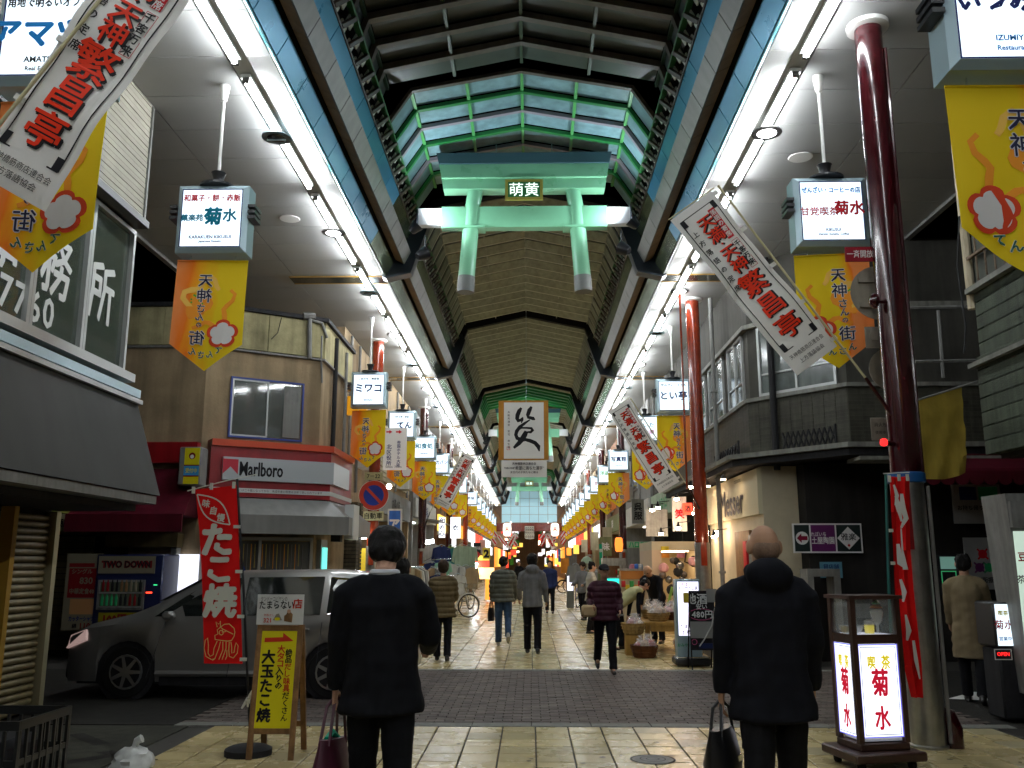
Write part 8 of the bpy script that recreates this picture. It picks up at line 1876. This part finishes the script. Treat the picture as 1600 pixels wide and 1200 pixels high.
def rings(mb, R_, m, n=20):
    """closed loft through elliptical rings (centre, xaxis*rx, yaxis*ry)"""
    vs = [tuple(Vector(c) + Vector(ax) * math.cos(2 * math.pi * k / n) + Vector(ay) * math.sin(2 * math.pi * k / n)) for c, ax, ay in R_ for k in range(n)]
    q = len(R_); fs = [(i * n + k, i * n + (k + 1) % n, (i + 1) * n + (k + 1) % n, (i + 1) * n + k) for i in range(q - 1) for k in range(n)] + [tuple(range(n))[::-1], tuple(range((q - 1) * n, q * n))]
    return mb.add(vs, fs, m)
def fuse(mb, name, parent, vox, disp=None, iters=2, T=None):
    """one continuous surface out of overlapping volumes"""
    tmp = mb.build('tmp'); md = tmp.modifiers.new('r', 'REMESH'); md.mode = 'VOXEL'; md.voxel_size = vox; md.use_smooth_shade = True
    if iters: s = tmp.modifiers.new('s', 'SMOOTH'); s.iterations = iters; s.factor = .5
    bpy.context.view_layer.update()
    me = bpy.data.meshes.new_from_object(tmp.evaluated_get(bpy.context.evaluated_depsgraph_get())); old = tmp.data; bpy.data.objects.remove(tmp); bpy.data.meshes.remove(old)
    if disp:
        nn = [v.normal.copy() for v in me.vertices]
        for v, n_ in zip(me.vertices, nn): v.co = v.co + n_ * disp(v.co, n_)
    if T is not None: me.transform(T)
    me.name = name
    if not me.materials: me.materials.append(mb.mats[0])
    else: me.materials[0] = mb.mats[0]
    me.polygons.foreach_set('material_index', [0] * len(me.polygons)); me.polygons.foreach_set('use_smooth', [True] * len(me.polygons)); me.update()
    o = bpy.data.objects.new(name, me); COL.objects.link(o); o.parent = parent; return o
def person(x, y, face, h, label, legs=((8, 8), (-8, 12)), arms=((0, 12, 8), (0, 12, 8)), lean=0., head=(0., 0.), top=('coat', 'coatk', .0), low='trk', shoe='shoe', hair=('short', 'hairk'), skin='skin', vox=.014, hood=False, collar=None, puff=0., cat='person', build=1.):
    """legs/arms: left then right. leg=(hip forward deg, knee bend deg); arm=(shoulder forward deg, elbow bend deg, away deg)
    top=(kind, material, hem height above ground as share of height)"""
    k = h / 1.72; t = thing('person', (x, y, 0), label, cat); t.rotation_euler = (0, 0, R(face)); ORG[t.name] = Vector((0, 0, 0))
    ln = R(lean); up = Vector((0, math.sin(ln), math.cos(ln))); fw = Vector((0, math.cos(ln), -math.sin(ln)))
    feet = []; 
    hipz = .0
    J = {}
    for i, s in enumerate((-1, 1)):
        a, b = R(legs[i][0]), R(legs[i][1]); th, sh = .42 * k, .42 * k
        kn = Vector((s * .095 * k, math.sin(a) * th, -math.cos(a) * th)); an = kn + Vector((0, math.sin(a - b) * sh, -math.cos(a - b) * sh)); J[i] = [kn, an, a - b]
        hipz = max(hipz, -an.z)
    hip = Vector((0, -lean * .0025 * k, hipz + .085 * k))
    for i, s in enumerate((-1, 1)): J[i] = [hip + Vector((s * .085 * k, 0, 0)), hip + J[i][0], hip + J[i][1], J[i][2]]
    sh_c = hip + up * .50 * k; neck = sh_c + up * .07 * k
    hp, hy = R(head[0]), R(head[1]); hup = Vector((0, math.sin(ln * .6 + hp), math.cos(ln * .6 + hp))); hc = neck + hup * .135 * k + Vector((0, .015 * k, 0))
    B_ = MB(); bx_ = build
    # torso and neck
    Xx = Vector((1, 0, 0))
    rings(B_, [(hip - up * .08 * k, Xx * .13 * k, fw * .09 * k), (hip + up * .02 * k, Xx * .155 * k, fw * .10 * k), (hip + up * .2 * k, Xx * .135 * k, fw * .09 * k), (hip + up * .38 * k, Xx * .16 * k, fw * .105 * k), (sh_c - up * .02 * k, Xx * .16 * k, fw * .085 * k), (sh_c + up * .04 * k, Xx * .07 * k, fw * .06 * k)], skin)
    B_.tube([sh_c, neck, hc - hup * .03 * k], [.062 * k, .055 * k, .055 * k], skin, 12)
    HT = Matrix.Translation(hc) @ Matrix.Rotation(hy, 4, 'Z') @ Matrix.Rotation(-(ln * .6 + hp), 4, 'X') @ Matrix.Scale(k, 4)
    ellip(B_, (0, -.005, .02), (.076, .094, .098), skin, T=HT); ellip(B_, (0, .03, -.05), (.056, .062, .065), skin, T=HT); B_.tube([HT @ Vector((0, .085, .025)), HT @ Vector((0, .112, -.012))], [.009 * k, .014 * k], skin, 8)
    for s in (-1, 1): ellip(B_, (s * .084, -.008, 0), (.018, .026, .04), skin, 8, 6, HT)
    hands = []
    SH = []
    for i, s in enumerate((-1, 1)):
        a, e, w = (R(q) for q in arms[i]); S = sh_c + Xx * s * .175 * k * bx_; base = -up
        d1 = (base * math.cos(a) + fw * math.sin(a)) * math.cos(w) + Xx * s * math.sin(w); El = S + d1 * .29 * k
        a2 = a + e; d2 = ((base * math.cos(a2) + fw * math.sin(a2)) * math.cos(w * .3) + Xx * s * math.sin(w * .3) * (1 if e < R(50) else -1.2)).normalized(); Wr = El + d2 * .25 * k; SH.append((S, El, Wr, d2))
        B_.tube([S - Xx * s * .035 * k - up * .03 * k, S.lerp(El, .5), El, El.lerp(Wr, .35), Wr], [.044 * k, .046 * k, .038 * k, .037 * k, .026 * k], skin, 10)
        side_ = d2.cross(Xx).normalized(); pc = Wr + d2 * .05 * k
        rings(B_, [(Wr - d2 * .01 * k, Xx * .018 * k, side_ * .027 * k), (Wr + d2 * .03 * k, Xx * .017 * k, side_ * .038 * k), (Wr + d2 * .085 * k, Xx * .014 * k, side_ * .042 * k)], skin, 10)
        for j, (off, ln_) in enumerate(((-.03, .062), (-.01, .075), (.011, .07), (.031, .055))):
            p0 = Wr + d2 * .075 * k + side_ * off * k; c1 = (d2 - Xx * s * .35).normalized(); p1 = p0 + c1 * ln_ * .5 * k; c2 = (d2 - Xx * s * 1.2).normalized(); p2 = p1 + c2 * ln_ * .5 * k; B_.tube([p0, p1, p2], [.0105 * k, .0095 * k, .008 * k], skin, 6)
        p0 = Wr + d2 * .03 * k - side_ * .03 * k; p1 = p0 + (d2 * .7 - side_ * .7 - Xx * s * .4).normalized() * .035 * k; p2 = p1 + (d2 - Xx * s * .5).normalized() * .032 * k; B_.tube([p0, p1, p2], [.013 * k, .011 * k, .009 * k], skin, 6); hands.append(Wr + d2 * .1 * k)
    for i in (0, 1):
        H_, K_, A_, sa = J[i]; B_.tube([H_, H_.lerp(K_, .5), K_, K_.lerp(A_, .35), A_], [.08 * k, .068 * k, .052 * k, .05 * k, .036 * k], skin, 10)
        ft = Vector((0, math.cos(sa * .0), 0)); B_.tube([A_ - Vector((0, .03 * k, .03 * k)), A_ + Vector((0, .13 * k, -.05 * k))], [.035 * k, .03 * k], skin, 8)
    fuse(B_, 'body', t, min(vox, .009 if vox < .013 else vox), iters=1)
    if vox < .02:  # face
        F = MB()
        for s in (-1, 1): ellip(F, (s * .03, .084, .022), (.011, .007, .005), 'eye', 8, 5, HT); F.tube([HT @ Vector((s * .016, .094, .042)), HT @ Vector((s * .046, .082, .042))], .004 * k, 'hairk', 5)
        F.build('eyes', t); MB().tube([HT @ Vector((-.022, .082, -.05)), HT @ Vector((0, .092, -.052)), HT @ Vector((.022, .082, -.05))], .005 * k, 'lip', 5).build('mouth', t)
    # trousers
    Tr = MB(); wide = 1.0
    rings(Tr, [(hip - up * .10 * k, Xx * .145 * k, fw * .105 * k), (hip + up * .02 * k, Xx * .17 * k, fw * .115 * k), (hip + up * .16 * k, Xx * .148 * k, fw * .10 * k)], low)
    for i in (0, 1):
        H_, K_, A_, sa = J[i]; Tr.tube([H_ + Vector((0, 0, .03 * k)), H_.lerp(K_, .5), K_, K_.lerp(A_, .5), A_ + Vector((0, -.005, -.02 * k))], [.098 * k, .09 * k, .074 * k, .068 * k, .066 * k], low, 12)
    wr_ = lambda p, n_: .005 * noise.noise(p * 9) + .004 * noise.noise(Vector((p.x * 6, p.y * 6, p.z * 26)))
    fuse(Tr, 'trousers', t, max(vox, .011), wr_)
    for i in (0, 1):
        H_, K_, A_, sa = J[i]; tl = min(0, sa) ; Sx = MB(); TA = Matrix.Translation(A_) @ Matrix.Rotation(sa * .75 if sa < 0 else 0, 4, 'X')
        p = lambda a, b, c: TA @ Vector((a * k, b * k, c * k))
        Sx.tube([p(0, -.055, -.055), p(0, .02, -.05), p(0, .10, -.058), p(0, .165, -.066)], [.038 * k, .043 * k, .043 * k, .028 * k], shoe, 10); Sx.tube([p(0, -.02, .02), p(0, -.02, -.04)], .042 * k, shoe, 10); Sx.tube([p(0, -.07, -.083), p(0, .17, -.083)], .02 * k, shoe, 6)
        fuse(Sx, 'shoe', t, .011)
    # upper garment
    kind, cm, hem = top; G = MB(); sleeveless = kind == 'vest'
    pf = puff; c_ = 1.0 + pf * .16
    low_z = hip - up * ((hip.z - hem * h) / max(.3, up.z)) if hem else hip - up * .06 * k
    flare = 1.14 if kind in ('coat', 'puffer') else 1.0
    lowp = Vector((hip.x, hip.y + up.y * .0, hem * h)) if (hem and lean < 20) else low_z
    rl = [(lowp, Xx * .195 * k * c_ * flare * .95 * bx_, fw * .155 * k * c_ * flare * .95), ((lowp + hip) / 2, Xx * .19 * k * c_ * bx_ * (1 + (flare - 1) * .5), fw * .148 * k * c_), (hip + up * .08 * k, Xx * .178 * k * c_ * bx_, fw * .135 * k * c_), (hip + up * .25 * k, Xx * .175 * k * c_ * bx_, fw * .13 * k * c_), (hip + up * .40 * k, Xx * .195 * k * c_ * bx_, fw * .135 * k * c_), (sh_c - up * .05 * k, Xx * .175 * k * c_ * bx_, fw * .118 * k * c_), (sh_c + up * .01 * k, Xx * .14 * k * bx_, fw * .10 * k * c_), (sh_c + up * .045 * k, Xx * .095 * k * bx_, fw * .08 * k), (sh_c + up * .075 * k, Xx * .066 * k, fw * .062 * k)]
    rings(G, rl, cm)
    for i, s in enumerate((-1, 1)):
        S, El, Wr, d2 = SH[i]
        if sleeveless: ellip(G, S, (.07 * k, .08 * k, .07 * k), cm, 10, 7); continue
        G.tube([S - Xx * s * .10 * k + up * .018 * k, S - Xx * s * .035 * k - up * .012 * k, S - up * .05 * k + Xx * s * .006 * k, S.lerp(El, .5), El, El.lerp(Wr, .5), Wr + d2 * .01 * k], [.055 * k, .068 * k, .076 * k * c_, .067 * k * c_, .06 * k * c_, .054 * k * c_, .048 * k], cm, 12)
    if hood:
        hb = neck - fw * .085 * k; ellip(G, tuple(hb + up * -.01 * k), (.125 * k, .075 * k, .09 * k), cm); G.tube([neck + Vector((-.1 * k, -.02 * k, .0)), neck + Vector((0, -.11 * k, .02 * k)), neck + Vector((.1 * k, -.02 * k, .0))], .045 * k, cm, 10)
    if kind in ('puffer', 'coat', 'vest') and not hood: G.tube([neck + Vector((.075 * k * math.cos(a), .07 * k * math.sin(a), -.035 * k)) for a in [q * math.pi / 6 for q in range(13)]], .027 * k * (1.2 if kind == 'puffer' else 1), cm, 8, caps=False)
    rows = .095 * k
    def dsp(p, n_):
        z = (p - hip).dot(up); d = .010 * noise.noise(Vector((p.x * 9, p.y * 9, p.z * 3.2))) + .007 * noise.noise(Vector((p.x * 4 + p.z * 7, p.y * 4, p.z * 12 - p.x * 8))) + .003 * noise.noise(Vector((p.x * 22, p.y * 22, p.z * 12))) + .005 * noise.noise(Vector((p.x * 5, p.y * 5, p.z * 18)))
        if puff: d += puff * .024 * (abs(math.sin(math.pi * z / rows)) ** .45 - .7) - (.008 * max(0, 1 - abs(p.x) / .006) if kind == 'puffer' else 0)
        return d
    fuse(G, 'vest' if sleeveless else ('jacket' if kind != 'coat' else 'coat'), t, max(vox, .010), dsp, iters=6)
    if sleeveless:
        G = MB()
        for i, s in enumerate((-1, 1)):
            S, El, Wr, d2 = SH[i]; G.tube([S, S.lerp(El, .5), El, El.lerp(Wr, .5), Wr], [.06 * k, .058 * k, .05 * k, .045 * k, .04 * k], 'trk', 10)
        fuse(G, 'sleeves', t, max(vox, .012))
    if collar: MB().tube([neck + Vector((.066 * k * math.cos(a), .064 * k * math.sin(a) - .004 * k, .0 * k)) for a in [q * math.pi / 8 for q in range(17)]], .017 * k, collar, 8, caps=False).build('collar', t)
    # hair
    hk, hm = hair; Hh = MB()
    if hk == 'bald': ellip(Hh, (0, -.028, -.012), (.0765, .0755, .072), 'stub', 18, 12, HT); fuse(Hh, 'stubble', t, .009)
    elif hk == 'cap':
        ellip(Hh, (0, -.012, .055), (.089, .107, .075), 'capk', T=HT); rings(Hh, [(HT @ Vector((0, .06, .055)), Vector((.075 * k, 0, 0)), Vector((0, .03 * k, 0))), (HT @ Vector((0, .10, .045)), Vector((.07 * k, 0, 0)), Vector((0, .055 * k, 0))), (HT @ Vector((0, .11, .038)), Vector((.06 * k, 0, 0)), Vector((0, .055 * k, 0)))], 'capk', 12); fuse(Hh, 'cap', t, .009)
        Hh = MB(); ellip(Hh, (0, -.03, .0), (.08, .075, .05), hm, T=HT); fuse(Hh, 'hair', t, .009)
    else:
        big_ = 1.2 if hk in ('thick', 'long') else 1.03
        ellip(Hh, (0, -.022, .042), (.089 * big_, .096 * big_, .086 * big_), hm, 18, 12, HT); ellip(Hh, (0, -.045, -.012), (.083 * big_, .066 * big_, .075 * big_), hm, 18, 12, HT)
        if hk == 'thick': ellip(Hh, (.0, -.055, -.045), (.08, .055, .06), hm, 14, 9, HT)
        if hk == 'long': ellip(Hh, (0, -.05, -.07), (.085, .06, .10), hm, 14, 9, HT)
        for q in range(0 if hk == 'thick' else 12):
            a = random.uniform(0, 6.28); z = random.uniform(-.1, .1) if hk != 'short' else random.uniform(-.04, .1)
            c0 = HT @ Vector((.085 * big_ * math.cos(a) * math.sqrt(max(.1, 1 - (z / .13) ** 2)), -.03 + .09 * big_ * math.sin(a) * math.sqrt(max(.1, 1 - (z / .13) ** 2)) * (1 if math.sin(a) < 0 else .5), z + .02)); Hh.tube([c0 + Vector((0, 0, .03 * k)), c0, c0 + Vector((random.uniform(-.01, .01), random.uniform(-.012, .004), -.035 * k))], [.008 * k, .012 * k, .005 * k], hm, 5)
        fuse(Hh, 'hair', t, .008 if vox < .013 else .012, lambda p, n_: .005 * noise.noise(Vector((p.x * 55, p.y * 55, p.z * 7))) + .006 * noise.noise(p * 22), iters=1)
    return t, [Matrix.Rotation(R(face), 4, 'Z') @ q + Vector((x, y, 0)) for q in hands]
def hold(hand, w, d, hh, m, name, label, handle=.16, rot=0., taper=.85, lean=0.):
    t = thing(name, tuple(hand), label, 'bag'); x, y, z = hand; T = Matrix.Translation((x, y, z - handle)) @ Matrix.Rotation(rot, 4, 'Z') @ Matrix.Rotation(lean, 4, 'Y')
    mb = MB(); rings(mb, [(T @ Vector((0, 0, -hh)), T.to_3x3() @ Vector((w * .5, 0, 0)), T.to_3x3() @ Vector((0, d * .5, 0))), (T @ Vector((0, 0, -hh * .5)), T.to_3x3() @ Vector((w * .53, 0, 0)), T.to_3x3() @ Vector((0, d * .6, 0))), (T @ Vector((0, 0, 0)), T.to_3x3() @ Vector((w * .5 * taper, 0, 0)), T.to_3x3() @ Vector((0, d * .25, 0)))], m, 4 if False else 20)
    mb.v = [tuple(v) for v in mb.v]; mb.build('body', t)
    for s in (-1, 1):
        MB().tube([T @ Vector((-w * .28, s * d * .2, -.03)), T @ Vector((-w * .17, s * d * .15, handle * .75)), T @ Vector((0, 0, handle + .005)), T @ Vector((w * .17, s * d * .15, handle * .75)), T @ Vector((w * .28, s * d * .2, -.03))], .009, m, 6).build('handle', t)
    return t, T
tp, hd = person(-.815, 5.1, 4, 1.79, 'man in black suit seen from behind, head bowed, nearest on the left', legs=((9, 4), (-8, 14)), arms=((4, 10, 10), (12, 62, 12)), head=(40, 0), top=('coat', 'suit', .45), low='suit', hair=('thick', 'hairk'), vox=.0115, collar='shirtw', build=1.07)
t, T = hold(hd[0] + Vector((.0, 0, .05)), .36, .14, .42, 'bagm', 'tote_bag', 'deep maroon tote bag with green strip held by the suited man', .22, R(75), .8, .08)
MB().tube([T @ Vector((-.08, -.0, .0)), T @ Vector((.02, .02, .03)), T @ Vector((.08, .0, -.02))], .018, 'greenscarf', 6).build('green_cloth', t)
tp, hd = person(1.29, 5.05, -3, 1.785, 'bald man in long black hooded coat seen from behind on the right', legs=((-10, 16), (9, 4)), arms=((2, 8, 10), (6, 20, 8)), head=(4, 12), top=('coat', 'coatk', .44), low='trk', hair=('bald', ''), skin='skin2', vox=.0115, hood=True, build=1.07)
t, T = hold(hd[0] + Vector((0, 0, .05)), .36, .15, .34, 'bagk', 'briefcase', 'soft black briefcase held by the bald man', .14, R(60), .9)
MB().lathe([(.02, -.004), (.02, .004)], 'chrome', 10, T @ Matrix.Translation((.1, -.085, -.1)) @ Matrix.Rotation(R(90), 4, 'X')).box(-.03, .03, -.1, -.085, -.16, -.13, 'chrome', T).build('buckle', t)
person(-1.24, 8.75, 0, 1.64, 'person in pale olive coat mostly hidden behind the suited man', legs=((16, 6), (-12, 25)), arms=((0, 10, 6), (10, 48, 8)), top=('coat', 'olv', .5), shoe='shoew', hair=('short', 'hairk'), vox=.014)
tp, hd = person(-1.49, 15.6, 3, 1.61, 'woman in brown quilted coat walking away', legs=((5, 4), (-7, 14)), arms=((5, 45, 8), (8, 60, 8)), top=('puffer', 'puf_b', .44), low='trk', hair=('thick', 'hairb'), vox=.013, puff=1)
hold(hd[0] + Vector((-.02, 0, .1)), .26, .1, .3, 'p_cream', 'shopping_bag', 'pale patterned shopping bag on the arm of the woman in brown', .1)
tp, hd = person(-.55, 18.4, 2, 1.70, 'man in grey-green puffer jacket and jeans walking away', legs=((2, 2), (-14, 34)), arms=((-4, 20, 10), (6, 20, 10)), head=(6, 0), top=('puffer', 'puf_g', .50), low='denim', shoe='shoew', hair=('short', 'hairk'), vox=.013, puff=1)
hold(hd[0] + Vector((0, 0, .05)), .22, .08, .26, 'bagk', 'shoulder_bag', 'small black bag hanging at the side of the man in jeans', .12, R(60))
person(.03, 16.9, -2, 1.73, 'man in grey hooded jacket and black trousers walking away', legs=((6, 3), (-6, 14)), arms=((6, 34, 12), (0, 26, 12)), top=('jacket', 'hood_g', .47), low='trk', hair=('thick', 'hairk'), vox=.013, hood=True)
tp, hd = person(1.12, 14.05, 182, 1.59, 'man in maroon jacket and dark cap walking toward the viewer', legs=((20, 6), (-14, 30)), arms=((-8, 62, 14), (-4, 78, 12)), head=(3, 12), top=('puffer', 'puf_m', .47), low='trk', hair=('cap', 'hairk'), skin='skin2', vox=.012, puff=.8, build=1.05)
t = thing('paper_parcel', tuple(hd[1]), 'brown paper parcel under the arm of the man in the cap', 'parcel'); MB().rbox(hd[1].x - .17, hd[1].x + .05, hd[1].y, hd[1].y + .22, hd[1].z - .12, hd[1].z + .05, 'paperb', .03).build('parcel', t)
t = thing('mobile_phone', tuple(hd[0]), 'small phone in the hand of the man in the cap', 'phone'); MB().rbox(hd[0].x - .05, hd[0].x + .06, hd[0].y - .03, hd[0].y + .01, hd[0].z - .01, hd[0].z + .015, 'greyc', .004).build('phone', t)
person(1.42, 21.6, -80, 1.60, 'person in pale coat standing side on behind the man in the cap', legs=((4, 2), (-4, 6)), arms=((10, 60, 6), (10, 60, 6)), head=(10, 0), top=('coat', 'ltcoat', .46), hair=('short', 'hairk'), vox=.016)
person(1.78, 17.6, -78, 1.58, 'woman in cream vest stooping over the snack baskets', legs=((14, 14), (-6, 8)), arms=((40, 8, 4), (50, 10, 4)), lean=58, head=(18, 0), top=('vest', 'vest_c', .0), hair=('short', 'hairk'), vox=.014)
person(2.55, 18.9, 150, 1.70, 'grey haired man in black sweater leaning over the snack table', legs=((6, 8), (0, 6)), arms=((40, 12, 6), (35, 14, 6)), lean=38, head=(28, 0), top=('jacket', 'coatk', .0), hair=('bald', ''), skin='skin2', vox=.014)
person(5.2, 11.1, -30, 1.68, 'man in long beige coat at the right edge of the side street', legs=((10, 6), (-8, 16)), arms=((4, 26, 8), (12, 50, 8)), top=('coat', 'beige', .30), hair=('short', 'hairk'), vox=.013)
person(.62, 30, 178, 1.66, 'distant person in dark jacket facing us, right of centre', top=('jacket', 'p_navy', .47), hair=('short', 'hairk'), vox=.02)
person(-.05, 36, 180, 1.66, 'distant person in black between the two walking men', top=('coat', 'coatk', .4), hair=('short', 'hairk'), vox=.022)
person(.1, 40, 0, 1.66, 'far person in pale jacket near the middle of the arcade', top=('jacket', 'ltcoat', .47), hair=('short', 'hairk'), vox=.024)
person(-.6, 47, 175, 1.68, 'far person in dark coat left of the centre line', top=('coat', 'trk', .4), hair=('short', 'hairk'), vox=.024)
person(1.5, 26.5, 150, 1.6, 'distant shopper in grey by the teal screen', arms=((20, 50, 5), (20, 50, 5)), top=('jacket', 'hood_g', .47), hair=('thick', 'hairb'), vox=.02)
